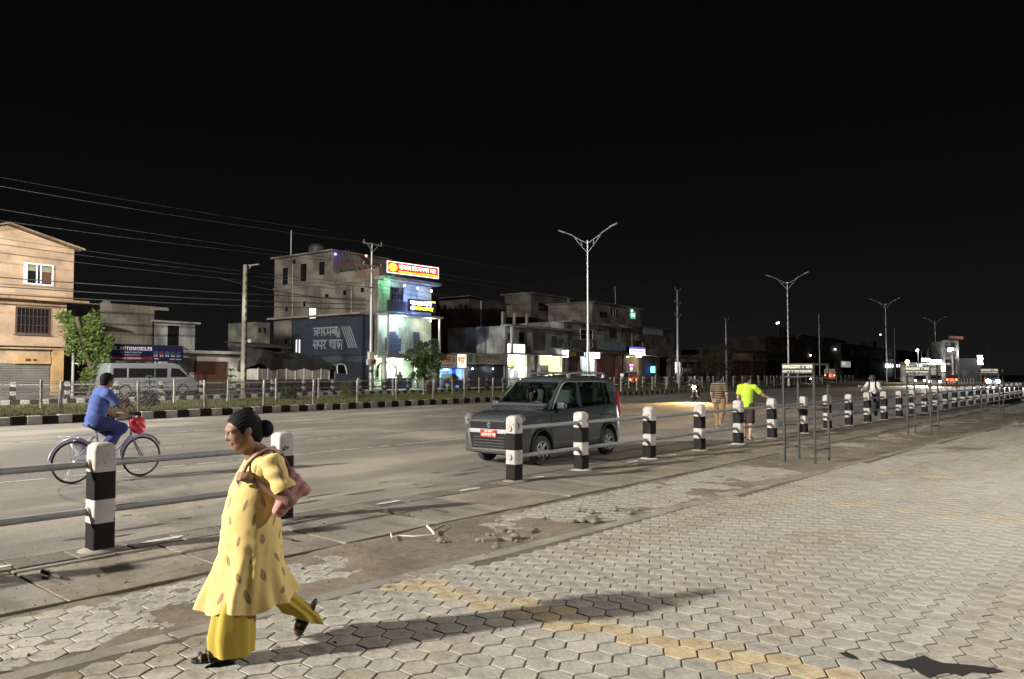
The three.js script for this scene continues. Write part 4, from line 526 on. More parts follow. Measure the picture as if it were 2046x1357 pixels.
function deva(c, words, x, y, h, w, lw, gap = 0.5) {
  c.lineCap = 'butt'; c.lineJoin = 'round'; c.lineWidth = lw;
  for (const word of words) { const x0 = x; for (const g of word) { const ww = g === 'aa' || g === 'o' ? w * 0.5 : w; for (const s of GL[g] || []) { c.beginPath(); s.forEach(([a, b], k) => (k ? c.lineTo : c.moveTo).call(c, x + a * ww, y + b * h)); c.stroke(); } x += ww; } c.beginPath(); c.moveTo(x0, y); c.lineTo(x, y); c.stroke(); x += w * gap; }
  return x;
}
// ---------------------------------------------------------------- the grey hatchback
const poly3 = (pts) => { const p = []; for (let i = 1; i < pts.length - 1; i++) p.push(...pts[0], ...pts[i], ...pts[i + 1]); const g = new THREE.BufferGeometry(); g.setAttribute('position', new THREE.Float32BufferAttribute(p, 3)); return g; };
function slab3(pts, off) { const q = pts.map((p) => [p[0] + off[0], p[1] + off[1], p[2] + off[2]]), g = [poly3(pts), poly3([...q].reverse())]; pts.forEach((p, i) => { const j = (i + 1) % pts.length; g.push(poly3([p, q[i], q[j], pts[j]])); }); return mg(g); }
function carWheel(g, x, z, r, w, mT, mR, spokes = 6) {
  const q = part('wheel', place(new THREE.LatheGeometry([[r * 0.62, -w / 2], [r * 0.9, -w / 2], [r * 0.985, -w * 0.36], [r, -w * 0.2], [r, w * 0.2], [r * 0.985, w * 0.36], [r * 0.9, w / 2], [r * 0.62, w / 2]].map(([a, b]) => new THREE.Vector2(a, b)), 36), 0, 0, 0, { rx: Math.PI / 2 }), mT, g); q.position.set(x, r, z);
  const so = Math.sign(z), f = so * w * 0.34; const rim = [place(new THREE.TorusGeometry(r * 0.62, 0.014, 8, 32), 0, 0, so * w * 0.44), cyl(0.05, 0.05, 0.03, 0, 0, f, 14, { rx: Math.PI / 2 })];
  for (let k = 0; k < spokes; k++) { const t = k / spokes * 6.2832 + 0.2; rim.push(place(ext([[0.03, -0.022], [r * 0.63, -0.042], [r * 0.63, 0.042], [0.03, 0.022]], 0.022, { bevel: 0.006 }), 0, 0, f, { rz: t })); }
  part('rim', rim, mR, q); part('brake_disc', cyl(r * 0.6, r * 0.6, 0.02, 0, 0, so * w * 0.1, 24, { rx: Math.PI / 2 }), M([0.02, 0.02, 0.02], 0.6), q);
}
{
  const Cg = thing('car', 'grey tall hatchback with silver roof rails and a red number plate, driving past the railing', 'car', [13.55, -0.1, -8.95], Math.PI - 0.04);
  const paint = M([0.085, 0.096, 0.104], 0.24, { phys: true, metalness: 0.5, clearcoat: 0.9, clearcoatRoughness: 0.08 }), blk = M([0.008, 0.008, 0.009], 0.6, { phys: true, specularIntensity: 0.4 }), chrome = M([0.62, 0.62, 0.62], 0.14, { metalness: 1 }), silv = M([0.5, 0.51, 0.52], 0.35, { metalness: 0.7 }), tyre = M([0.035, 0.034, 0.032], 0.85), gl = M([0.62, 0.7, 0.7], 0.03, { phys: true, transmission: 1, thickness: 0, ior: 1.52 });
  const ST = [[-1.83, .36, .96, .58], [-1.81, .29, 1.0, .655], [-1.74, .24, 1.035, .7], [-1.6, .2, 1.05, .732], [-0.8, .185, 1.03, .745], [0.2, .185, 1.0, .745], [0.9, .185, .985, .742], [1.1, .19, .97, .738], [1.4, .2, .945, .728], [1.65, .205, .91, .71], [1.82, .21, .875, .685], [1.91, .22, .84, .655], [1.95, .25, .795, .61]];
  const at = (x) => { let i = 0; while (i < ST.length - 2 && ST[i + 1][0] < x) i++; const t = clamp((x - ST[i][0]) / (ST[i + 1][0] - ST[i][0]), 0, 1); return ST[i].map((v, k) => lerp(v, ST[i + 1][k], t)); };
  const xs = []; for (let x = -1.83; x <= 1.951; x += 0.035) xs.push(x); const AX = [1.225, -1.225], AR = 0.345, TR = 0.285;
  const rings = xs.map((x) => { let [, yb, yt, hw] = at(x); for (const a of AX) if (Math.abs(x - a) < AR) yb = Math.max(yb, TR + Math.sqrt(AR * AR - (x - a) ** 2));
    const hp = [[0, yb], [.7 * hw, yb], [.955 * hw, yb + .015], [.985 * hw, lerp(yb, yt, .12)], [hw, lerp(yb, yt, .35)], [hw * .998, lerp(yb, yt, .58)], [hw * .985, lerp(yb, yt, .76)], [hw * .97, yt - .045], [hw * .925, yt - .008], [hw * .8, yt + .012], [hw * .4, yt + .035], [0, yt + .042]];
    return [...hp.map(([z, y]) => [x, y, z]), ...hp.slice(1, -1).reverse().map(([z, y]) => [x, y, -z])]; });
  const body = part('body', loft(rings), paint, Cg);
  // roof and pillars
  const rs = [[.40, 1.485, .5, .0], [.36, 1.5, .565, .045], [.15, 1.52, .6, .085], [-.5, 1.535, .612, .1], [-1.2, 1.525, .608, .095], [-1.6, 1.5, .59, .07], [-1.7, 1.48, .56, .03]];
  part('roof', loft(rs.map(([x, y, hw, cr]) => { const hp = [[0, y - .02], [hw * .9, y - .025], [hw * 1.005, y - .03], [hw, y + .01], [hw * .93, y + cr * .45], [hw * .6, y + cr * .85], [0, y + cr]]; return [...hp.map(([z, yy]) => [x, yy, z]), ...hp.slice(1, -1).reverse().map(([z, yy]) => [x, yy, -z])]; })), paint, Cg);
  const zs = (y) => lerp(0.715, 0.6, clamp((y - 0.99) / 0.5, 0, 1));
  for (const s of [-1, 1]) {
    part('pillar', slab3([[1.0, .98, s * .685], [.9, .985, s * .715], [.30, 1.475, s * .605], [.38, 1.49, s * .57]], [0, 0, -s * .05]), paint, Cg);
    part('pillar', slab3([[-.1, 1.0, s * .718], [-.2, 1.0, s * .718], [-.2, 1.5, s * .608], [-.1, 1.5, s * .608]], [0, 0, -s * .04]), paint, Cg);
    part('pillar', slab3([[-1.12, 1.03, s * .718], [-1.18, 1.03, s * .718], [-1.16, 1.49, s * .608], [-1.09, 1.49, s * .608]], [0, 0, -s * .03]), blk, Cg);
    part('pillar', slab3([[-1.36, 1.035, s * .715], [-1.8, 1.03, s * .66], [-1.72, 1.48, s * .57], [-1.3, 1.48, s * .608]], [0, 0, -s * .05]), paint, Cg);
    part('window', slab3([[.86, 1.0, s * zs(1.0)], [.33, 1.455, s * zs(1.455)], [-.1, 1.48, s * zs(1.48)], [-.1, 1.005, s * zs(1.0)]].map((p) => [p[0], p[1], p[2] - s * .012]), [0, 0, -s * .004]), gl, Cg);
    part('window', slab3([[-.2, 1.005, s * zs(1.0)], [-.2, 1.48, s * zs(1.48)], [-1.09, 1.475, s * zs(1.475)], [-1.12, 1.035, s * zs(1.03)]].map((p) => [p[0], p[1], p[2] - s * .012]), [0, 0, -s * .004]), gl, Cg);
    part('window', slab3([[-1.17, 1.04, s * zs(1.03)], [-1.16, 1.46, s * zs(1.46)], [-1.31, 1.46, s * zs(1.46)], [-1.35, 1.045, s * zs(1.03)]].map((p) => [p[0], p[1], p[2] - s * .012]), [0, 0, -s * .004]), gl, Cg);
    part('window_trim', tube([[.93, .99, s * .722], [-.1, 1.005, s * .724], [-1.2, 1.035, s * .722], [-1.4, 1.04, s * .715]], 0.011, 5, 24), blk, Cg);
    part('window_trim', tube([[.88, 1.0, s * .715], [.32, 1.468, s * .61], [-.1, 1.492, s * .612], [-1.1, 1.487, s * .61], [-1.32, 1.47, s * .609]], 0.012, 5, 30), silv, Cg);
    const rail = part('roof_rail', [tube([[.05, 1.6, s * .5], [.0, 1.635, s * .505], [-.75, 1.665, s * .51], [-1.4, 1.635, s * .5], [-1.45, 1.6, s * .495]], 0.02, 8, 40), bx(0.08, 0.05, 0.03, -0.02, 1.6, s * .505), bx(0.08, 0.05, 0.03, -1.4, 1.6, s * .498)], silv, Cg);
    // doors: seams, handles, mirror
    for (const [x, l] of [[.92, 'a'], [-.15, 'b'], [-1.06, 'c']]) part('door_seam', tube([[x + (l === 'a' ? -.02 : 0), .98, s * .7275], [x, .8, s * .7405], [x, .55, s * .7475], [x, .3, s * .7415]], 0.0045, 4, 14), blk, Cg);
    part('door_seam', tube([[.92, .28, s * .7395], [-1.0, .28, s * .7395]], 0.0045, 4, 4), blk, Cg);
    for (const x of [.0, -.93]) { const h = part('door_handle', rb(0.15, 0.03, 0.03, 0.012, x, .86, s * .742), paint, Cg); part('handle_recess', rb(0.11, 0.06, 0.012, 0.005, x, .85, s * .7345), blk, h); }
    const mir = part('mirror', rb(0.12, 0.14, 0.19, 0.045, .72, 1.06, s * .84), paint, Cg); part('mirror_arm', rod([.74, 1.0, s * .7], [.73, 1.03, s * .8], 0.025), blk, mir); part('mirror_glass', bx(0.006, 0.1, 0.15, .657, 1.06, s * .84), chrome, mir);
    part('corner_panel', slab3([[.94, .995, s * .708], [.86, 1.005, s * .712], [.74, 1.11, s * .69], [.8, 1.1, s * .69]], [0, 0, s * .008]), blk, Cg);
    part('arch_liner', AX.map((a) => tube(Array.from({ length: 13 }, (_, k) => { const t = lerp(-0.15, Math.PI + 0.15, k / 12); return [a + Math.cos(t) * (AR + .006), TR + Math.sin(t) * (AR + .006), s * .742]; }), 0.012, 5, 30)), M([0.03, 0.033, 0.036], 0.5), Cg);
    part('indicator', rb(0.06, 0.03, 0.02, 0.008, 1.02, .72, s * .742), M([0.55, 0.2, 0.02], 0.2), Cg);
    // lamps
    const hl = part('headlight', iso(uni([ellip([1.77, .845, s * .595], [.2, .095, .095]), ellip([1.87, .77, s * .565], [.085, .11, .11])], 0.04), [1.5, .6, s > 0 ? .42 : -.74], [2.0, .98, s > 0 ? .74 : -.42], 40), M([0.35, 0.36, 0.35], 0.04, { phys: true, clearcoat: 1, metalness: 0.6 }), Cg);
    part('reflector', [sph(0.055, 1.915, .79, s * .555), sph(0.045, 1.85, .86, s * .605)], M([0.9, 0.9, 0.85], 0.05, { metalness: 1 }), hl);
    part('tail_light', iso(uni([ellip([-1.77, 1.12, s * .64], [.06, .17, .05]), ellip([-1.8, .9, s * .64], [.055, .16, .055])], 0.05), [-1.9, .65, s > 0 ? .5 : -.75], [-1.6, 1.35, s > 0 ? .75 : -.5], 36), M([0.42, 0.015, 0.012], 0.12, { phys: true, clearcoat: 1 }), Cg);
    const fg = part('fog_lamp', cyl(0.05, 0.05, 0.03, 1.915, .37, s * .52, 16, { rz: Math.PI / 2, ry: -s * 0.35 }), M([0.5, 0.5, 0.48], 0.1, { metalness: 0.8 }), Cg); part('bezel', ext([[-.1, -.05], [.1, -.07], [.1, .07], [-.06, .06]], 0.03, { bevel: 0.008 }).rotateY(Math.PI / 2).translate(1.9, .37, s * .53), blk, fg);
  }
  part('windscreen', slab3([[1.03, .99, -.66], [1.07, .995, 0], [1.03, .99, .66], [.40, 1.487, .545], [.43, 1.5, 0], [.40, 1.487, -.545]], [-0.004, 0, 0]), gl, Cg);
  part('rear_window', slab3([[-1.79, 1.06, -.58], [-1.79, 1.06, .58], [-1.71, 1.46, .52], [-1.71, 1.46, -.52]], [0.004, 0, 0]), gl, Cg);
  for (const [z0, z1] of [[-.5, .05], [.02, .5]]) part('wiper', rod([1.05, 1.005, z0], [.93, 1.09, z1], 0.008), blk, Cg);
  part('cowl', slab3([[1.1, 1.03, -.66], [1.15, 1.05, 0], [1.1, 1.03, .66], [.7, 1.09, .66], [.7, 1.1, 0], [.7, 1.09, -.66]], [0, -.04, 0]), blk, Cg);
  // inside
  const inn = M([0.022, 0.022, 0.024], 0.85), seatM = M([0.16, 0.14, 0.11], 0.85);
  part('cabin_floor', bx(2.6, 0.01, 1.3, -.35, 1.075, 0), inn, Cg); part('dashboard', rb(.34, .14, 1.28, .05, .82, 1.03, 0), inn, Cg); part('steering_wheel', place(new THREE.TorusGeometry(.17, .016, 8, 28), .56, 1.13, .33, { ry: Math.PI / 2, rz: -.4 }), blk, Cg);
  for (const [x, z] of [[.0, -.34], [.0, .34], [-.95, -.34], [-.95, .34]]) { const st = part('seat', rb(.14, .44, .46, .06, x, 1.16, z, { rz: .15 }), seatM, Cg); part('headrest', rb(.09, .16, .26, .04, x - .05, 1.4, z, { rz: .15 }), seatM, st); }
  part('rear_view_mirror', rb(.03, .06, .2, .012, .47, 1.4, 0), blk, Cg); part('hanging_charm', [sph(.025, .5, 1.3, 0), rod([.49, 1.38, 0], [.5, 1.3, 0], .004)], M([0.5, 0.35, 0.1], 0.4), Cg);
  // nose
  const N = 1.953; const zb = (pts, d, x) => ext(pts.map(([z, y]) => [-z, y]), d, { bevel: Math.min(0.006, d / 3) }).rotateY(Math.PI / 2).translate(x, 0, 0);
  part('upper_grille', zb([[-.5, .79], [.5, .79], [.47, .665], [-.47, .665]], 0.03, N), blk, Cg); part('grille_bar', zb([[-.52, .812], [.52, .812], [.51, .79], [-.51, .79]], 0.04, N + .005), chrome, Cg);
  part('bumper_bar', zb([[-.5, .66], [.5, .66], [.5, .59], [-.5, .59]], 0.03, N + .004), silv, Cg);
  const lg = part('lower_grille', zb([[-.47, .58], [.47, .58], [.4, .325], [-.4, .325]], 0.02, N), blk, Cg); for (let k = 0; k < 4; k++) part('slat', rb(.025, .014, .8 - k * .02, .004, N + .01, .36 + k * .052, 0), M([0.05, 0.05, 0.052], 0.4), lg);
  for (const s of [-1, 1]) part('chrome_trim', zb([[s * .5, .66], [s * .56, .66], [s * .47, .3], [s * .415, .3]], 0.03, N + .005), chrome, Cg); part('chrome_trim', zb([[-.42, .318], [.42, .318], [.44, .285], [-.44, .285]], 0.03, N + .005), chrome, Cg);
  T.plate = canvasTex(256, 96, (c, w, h) => { c.fillStyle = '#8f1a16'; c.fillRect(0, 0, w, h); c.strokeStyle = '#f2d9d0'; deva(c, [['pa', 'ra'], ['da', 'i', 'sha']], 62, 12, 22, 24, 5, 0.4); deva(c, [['ba'], ['aa', 'na'], ['e', 'ra'], ['na', 'i']], 18, 50, 36, 30, 7, 0.35); });
  part('number_plate', place(panel(0.4, 0.13, 0.008, 0), 1.985, .585, 0, { ry: Math.PI / 2 }), M([1, 1, 1], 0.4, { map: T.plate }), Cg);
  { const s = [[-.05, .018], [-.012, .055], [.05, .02], [.034, .008], [-.008, .03], [-.022, .018], [.05, -.018], [.012, -.055], [-.05, -.02], [-.034, -.008], [.008, -.03], [.022, -.018]]; part('emblem', ext(s, 0.012, { bevel: 0.002 }).rotateY(Math.PI / 2).translate(N + .022, .728, 0), chrome, Cg); }
  part('aerial', rod([.2, 1.6, .3], [-.1, 1.85, .3], 0.004), blk, Cg); part('hood_seam', [-1, 1].map((s) => tube([[1.06, 1.005, s * .6], [1.5, .95, s * .61], [1.86, .9, s * .56]], 0.004, 4, 14)), blk, Cg); part('underbody', bx(3.2, 0.06, 1.1, 0, .2, 0), blk, Cg);
  for (const a of AX) for (const s of [-1, 1]) carWheel(Cg, a, s * 0.655, TR, 0.17, tyre, silv, 6);
  Cg.scale.y = 1.075; Cg.children.filter((o) => o.name === 'wheel').forEach((o) => { o.scale.y = 1 / 1.075; o.position.y = TR / 1.075; });
  const dr = thing('person', 'driver in a pale shirt at the wheel of the grey hatchback', 'person', [13.55, -0.1, -8.95], Math.PI - 0.04);
  dressed(dr, { pel: [0.12, 0.62, .34], chest: [0.06, 0.95, .34], neck: [0.06, 1.15, .34], head: [0.08, 1.26, .34], shL: [0.06, 1.1, .16], elL: [0.28, 0.95, .14], wrL: [0.5, 1.1, .22], shR: [0.06, 1.1, .52], elR: [0.28, 0.95, .54], wrR: [0.5, 1.1, .46], hipL: [.14, .6, .26], knL: [.55, .66, .25], anL: [.8, .35, .25], toeL: [.92, .36, .25], hipR: [.14, .6, .42], knR: [.55, .66, .43], anR: [.8, .35, .43], toeR: [.92, .36, .43] }, .94, { n: 64, long: true, sleeve: .85, hem: .56, shirt: M([0.4, 0.38, 0.33], .85), pants: M([0.03, 0.03, 0.035], .9), skin: SKIN, hL: [.6, .5, 0], hR: [.6, .5, 0] });
}
// ---------------------------------------------------------------- silver minibus beyond the far bollards
{
  const g = thing('minibus', 'silver high roof minibus parked under the blue signboard', 'minibus', [24.15, 0.14, -49.9], 0), L = 6.3, W = 1.85, mB = M([0.3, 0.32, 0.34], 0.3, { phys: true, metalness: 0.4, clearcoat: 0.7, clearcoatRoughness: 0.1 }), blk = M([0.012, 0.012, 0.013], 0.2), rub = M([0.02, 0.02, 0.02], 0.8);
  part('body', ext([[.08, .3], [0, .5], [0, 1.2], [.08, 2.05], [.22, 2.2], [4.55, 2.24], [4.95, 2.12], [5.6, 1.42], [6.15, 1.15], [6.3, .85], [6.3, .42], [6.2, .3]], W, { bevel: 0.09 }).translate(0, 0, -W / 2), mB, g);
  for (const [x0, x1] of [[.35, 1.25], [1.36, 3.1], [3.16, 4.0]]) part('window', rb(x1 - x0, .62, .02, .008, (x0 + x1) / 2, 1.56, 0.004), blk, g);
  part('window', ext([[4.25, 1.28], [5.5, 1.28], [5.45, 1.38], [4.85, 1.86], [4.3, 1.88]], .02, { bevel: .004 }).translate(0, 0, .004), blk, g); part('window_bar', [bx(.05, .6, .03, 1.305, 1.56, .008)], M([0.6, 0.6, 0.6], 0.3, { metalness: 0.5 }), g);
  part('waist_trim', [rb(5.9, .06, .03, .01, 3.1, .88, .004), rb(5.6, .05, .03, .01, 3.1, .6, .006)], M([0.08, 0.08, 0.085], 0.4), g); part('bumper', rb(.16, .3, W * .96, .05, 6.3, .5, -W / 2), M([0.05, 0.05, 0.055], 0.5), g); part('headlight', rb(.2, .2, .24, .06, 6.15, .95, -.2), M([0.5, 0.5, 0.5], 0.1), g);
  for (const x of [1.4, 2.3, 3.2]) part('roof_vent', rb(.22, .1, .25, .03, x, 2.27, -.5), rub, g); part('roof_rack', [rod([.4, 2.36, -.2], [4.4, 2.36, -.2], .02), rod([.4, 2.36, -1.6], [4.4, 2.36, -1.6], .02), ...[.5, 1.8, 3.1, 4.3].map((x) => rod([x, 2.36, -1.6], [x, 2.36, -.2], .018))], rub, g);
  for (const x of [1.15, 5.15]) for (const z of [-.12, -W + .12]) { const w = part('wheel', cyl(.34, .34, .2, x, .34, z, 24, { rx: Math.PI / 2 }), rub, g); part('rim', cyl(.2, .2, .22, x, .34, z, 18, { rx: Math.PI / 2 }), M([0.35, 0.35, 0.36], 0.3, { metalness: 0.7 }), w); }
  part('wheel_arch', [1.15, 5.15].map((x) => place(new THREE.TorusGeometry(.41, .05, 6, 20, Math.PI), x, .36, .0)), rub, g);
}
// ---------------------------------------------------------------- tarpaulin covered lorry
{
  const g = thing('lorry', 'white sided lorry under a dark tarpaulin beside the painted hotel wall', 'lorry', [36.2, 0.14, -51.6], 0), wood = M([0.42, 0.41, 0.38], 0.85, { map: T.stain }), tarp = M([0.028, 0.027, 0.03], 0.8, { map: T.mottle }), rub = M([0.02, 0.02, 0.02], 0.8), iron = M([0.06, 0.06, 0.065], 0.6);
  part('chassis', [bx(9.6, .25, .9, 4.9, .75, -1.1)], iron, g); const bed = part('load_bed', bx(7.2, .9, 2.2, 4.0, 1.45, -1.15), wood, g);
  for (let k = 0; k < 9; k++) part('stake', bx(.1, 1.0, .06, .45 + k * .89, 1.48, -.02), M([0.5, 0.49, 0.46], 0.85), bed); for (let k = 0; k < 4; k++) part('board', bx(7.1, .2, .03, 4.0, 1.12 + k * .225, -.035), wood, bed);
  const R = []; const N = 30; for (let i = 0; i <= N; i++) { const x = lerp(.1, 8.0, i / N), top = 3.15 + 0.25 * Math.sin(x * .55 + .5) + .12 * Math.sin(x * 1.7) - 0.5 * sm(7, 8, x) - .5 * sm(1.2, .1, x), lowN = 2.0 - .22 * Math.sin(x * 1.6 + 2) ** 2 + .35 * sm(1.5, .3, x); R.push([[x, lowN, .06], [x, lerp(lowN, top, .5), .03 + .03 * Math.sin(x * 5)], [x, top - .25, -.12], [x, top, -.6], [x, top + .06, -1.15], [x, top, -1.75], [x, top - .3, -2.2], [x, 1.7, -2.34]]); }
  part('tarpaulin', loft(R, { cap: false, closed: false }), M([0.028, 0.027, 0.03], 0.8, { map: T.mottle, side: THREE.DoubleSide }), g);
  part('tarp_end', [poly3(R[N].map((p) => p)), poly3([...R[0]].reverse())], M([0.028, 0.027, 0.03], 0.8, { map: T.mottle, side: THREE.DoubleSide }), g);
  const cab = part('cab', ext([[8.25, .7], [8.25, 2.35], [9.35, 2.4], [9.75, 1.6], [9.85, .7]], 2.2, { bevel: .06 }).translate(0, 0, -1.15), M([0.06, 0.07, 0.09], 0.5), g); part('cab_window', ext([[8.55, 1.55], [8.55, 2.2], [9.2, 2.22], [9.5, 1.55]], .03, { bevel: .005 }).translate(0, 0, -.03), M([0.01, 0.01, 0.012], 0.1), cab); part('window_frame', [tube([[8.5, 1.5, -.01], [8.5, 2.26, -.01], [9.26, 2.28, -.01], [9.6, 1.5, -.01]], .045, 6, 30)], M([0.55, 0.55, 0.55], 0.5), cab);
  for (const x of [1.5, 2.6, 8.8]) for (const z of [-.2, -2.05]) part('wheel', [cyl(.5, .5, .3, x, .5, z, 22, { rx: Math.PI / 2 })], rub, g);
}

// ---------------------------------------------------------------- far side of the road
const bY = 0.12;                                                       // level of the far footpath
function base(name, label, cat, px, A, group) { const X0 = onA(px, HOR, A)[0], g = thing(name, label, cat, [X0, bY, -A], 0, group); g.A = A; g.X0 = X0; return g; }
const loc = (g, px, py, dz = 0) => { const [X, y] = onA(px, py, g.A - dz); return [X - g.X0, y - bY]; };
function rect(g, x0, y0, x1, y1, d, z = 0) { const m = (x0 + x1) / 2, n = (y0 + y1) / 2, [a] = loc(g, x0, n, z), [b] = loc(g, x1, n, z), t = loc(g, m, y0, z)[1], u = loc(g, m, y1, z)[1]; return { x: (a + b) / 2, y: (t + u) / 2, w: Math.abs(b - a), h: Math.abs(t - u), d, z }; }
const rbox = (r) => bx(r.w, r.h, r.d, r.x, r.y, r.z + r.d / 2);
const paintM = (c, r = 0.9) => M(c, r, { map: T.stain, bumpMap: T.bumpFine, bumpScale: 0.004 });
const DARK = M([0.012, 0.012, 0.014], 0.12), FRW = M([0.62, 0.62, 0.63], 0.5), BRN = M([0.06, 0.03, 0.02], 0.6), IRON = M([0.03, 0.03, 0.032], 0.6), CONC = paintM([0.2, 0.19, 0.17]);
function win(g, x0, y0, x1, y1, o = {}) {
  const r = rect(g, x0, y0, x1, y1, 0.07, o.z || 0), b = o.b || 0.07, fr = part('window', ext([[-r.w / 2, -r.h / 2], [r.w / 2, -r.h / 2], [r.w / 2, r.h / 2], [-r.w / 2, r.h / 2]], 0.08, { holes: [[[-r.w / 2 + b, -r.h / 2 + b], [-r.w / 2 + b, r.h / 2 - b], [r.w / 2 - b, r.h / 2 - b], [r.w / 2 - b, -r.h / 2 + b]]] }).translate(r.x, r.y, r.z + 0.04), o.frame || BRN, g);
  part('pane', bx(r.w - 2 * b, r.h - 2 * b, 0.02, r.x, r.y, r.z + 0.015), o.lit || DARK, fr);
  const n = o.bars ?? 1, bars = []; for (let k = 1; k <= n; k++) bars.push(bx(o.bw || 0.05, r.h - 2 * b, 0.03, r.x - r.w / 2 + b + (r.w - 2 * b) * k / (n + 1), r.y, r.z + 0.045)); for (let k = 1; k <= (o.rows || 0); k++) bars.push(bx(r.w - 2 * b, o.bw || 0.05, 0.024, r.x, r.y - r.h / 2 + r.h * k / (o.rows + 1), r.z + 0.05)); if (bars.length) part('bars', bars, o.barM || o.frame || BRN, fr);
  if (o.sill !== false) part('sill', bx(r.w + 0.14, 0.06, 0.16, r.x, r.y - r.h / 2 - 0.035, r.z + 0.08), CONC, fr); return fr;
}
function shutterGeo(w, h, x, y, z) { const n = Math.round(h / 0.11), l = [bx(w, h, 0.03, x, y, z)]; for (let k = 0; k < n; k++) l.push(cyl(0.045, 0.045, w, x, y - h / 2 + (k + 0.5) * h / n, z + 0.012, 6, { rz: Math.PI / 2 })); return l; }
function bays(g, o) {                                                    // upper volume, ground floor set back behind piers, and what fills each bay
  const R = rect(g, o.px[0], o.top, o.px[1], HOR, 0), W = loc(g, o.px[1], HOR)[0], H = loc(g, (o.px[0] + o.px[1]) / 2, o.top)[1], gy = o.ground ? loc(g, (o.px[0] + o.px[1]) / 2, o.ground)[1] : 0, D = o.depth || 9;
  part('wall', [bx(W, H - gy, D, W / 2, (H + gy) / 2, -D / 2), ...(gy ? [bx(W, gy, D - 2.4, W / 2, gy / 2, -D / 2 - 1.2)] : [])], o.mat, g);
  if (gy) { const cuts = [0]; for (const b of o.bays) { const a = loc(g, b.x0, 730)[0], c = loc(g, b.x1, 730)[0]; b.a = a; b.c = c; }
    const pts = [0, ...o.bays.flatMap((b) => [b.a, b.c]), W]; for (let i = 0; i < pts.length; i += 2) { const w = Math.max(0.18, pts[i + 1] - pts[i]); part('pier', bx(w, gy - 0.004, 2.38, clamp((pts[i] + pts[i + 1]) / 2, w / 2 + 0.002, W - w / 2 - 0.002), gy / 2, -1.2), o.pier || o.mat, g); }
    for (const b of o.bays) { const w = b.c - b.a - 0.05, x = (b.a + b.c) / 2;
      if (b.kind === 'shutter') part('shutter', shutterGeo(w, gy - 0.1, x, (gy - 0.1) / 2, -0.25), b.mat || M([0.1, 0.11, 0.13], 0.5, { metalness: 0.3 }), g);
      else { part('room', [bx(w, gy, 0.05, x, gy / 2, -2.36), bx(0.04, gy, 2.0, b.a + 0.04, gy / 2, -1.3), bx(0.04, gy, 2.0, b.c - 0.04, gy / 2, -1.3), bx(w, 0.04, 2.0, x, gy - 0.03, -1.3)], b.mat, g);
        for (const s of b.stuff || []) part(s[0], rb(s[3] * w, s[4], 0.5, 0.03, b.a + s[1] * w, s[2] + s[4] / 2, s[6] || -1.4), s[5], g);
        if (b.light) { const [c, cd] = b.light; part('lamp_tube', rod([x - Math.min(0.5, w / 3), gy - 0.16, -0.9], [x + Math.min(0.5, w / 3), gy - 0.16, -0.9], 0.035), glow(c, 9), g); pointLamp(g.X0 + x, gy - 0.3 + bY, g.A + 0.9, new THREE.Color(...c), cd * 0.45, 6); } } } }
  return { W, H, gy, D };
}
function board(g, x0, y0, x1, y1, z, tex, o = {}) {
  const r = rect(g, x0, y0, x1, y1, 0.12, z), m = o.lit ? (() => { const q = new THREE.MeshStandardMaterial({ roughness: 0.5, map: tex, emissiveMap: tex, emissive: new THREE.Color(1, 1, 1), emissiveIntensity: o.lit }); return q; })() : M([1, 1, 1], 0.7, { map: tex });
  const b = part(o.name || (o.lit ? 'lit_sign' : 'signboard'), panel(r.w, r.h, 0.02, 0, { at: [r.x, r.y, r.z + 0.111], ry: o.ry || 0 }), m, g); part('sign_box', bx(r.w + 0.06, r.h + 0.06, 0.2, r.x, r.y, r.z, { ry: o.ry || 0 }), o.box || IRON, b);
  if (o.cd) areaLamp(g.X0 + r.x, r.y + bY, g.A - r.z - 0.16, g.X0 + r.x, r.y + bY, 0, r.w, r.h, new THREE.Color(...(o.col || [1, 1, 1])), o.cd); return r;
}
const slabG = (g, x0, x1, py, t, out, mat) => { const [a, y] = loc(g, x0, py), [c] = loc(g, x1, py); return part('ledge', bx(c - a, t, out, (a + c) / 2, loc(g, (x0 + x1) / 2, py)[1], out / 2), mat, g); };
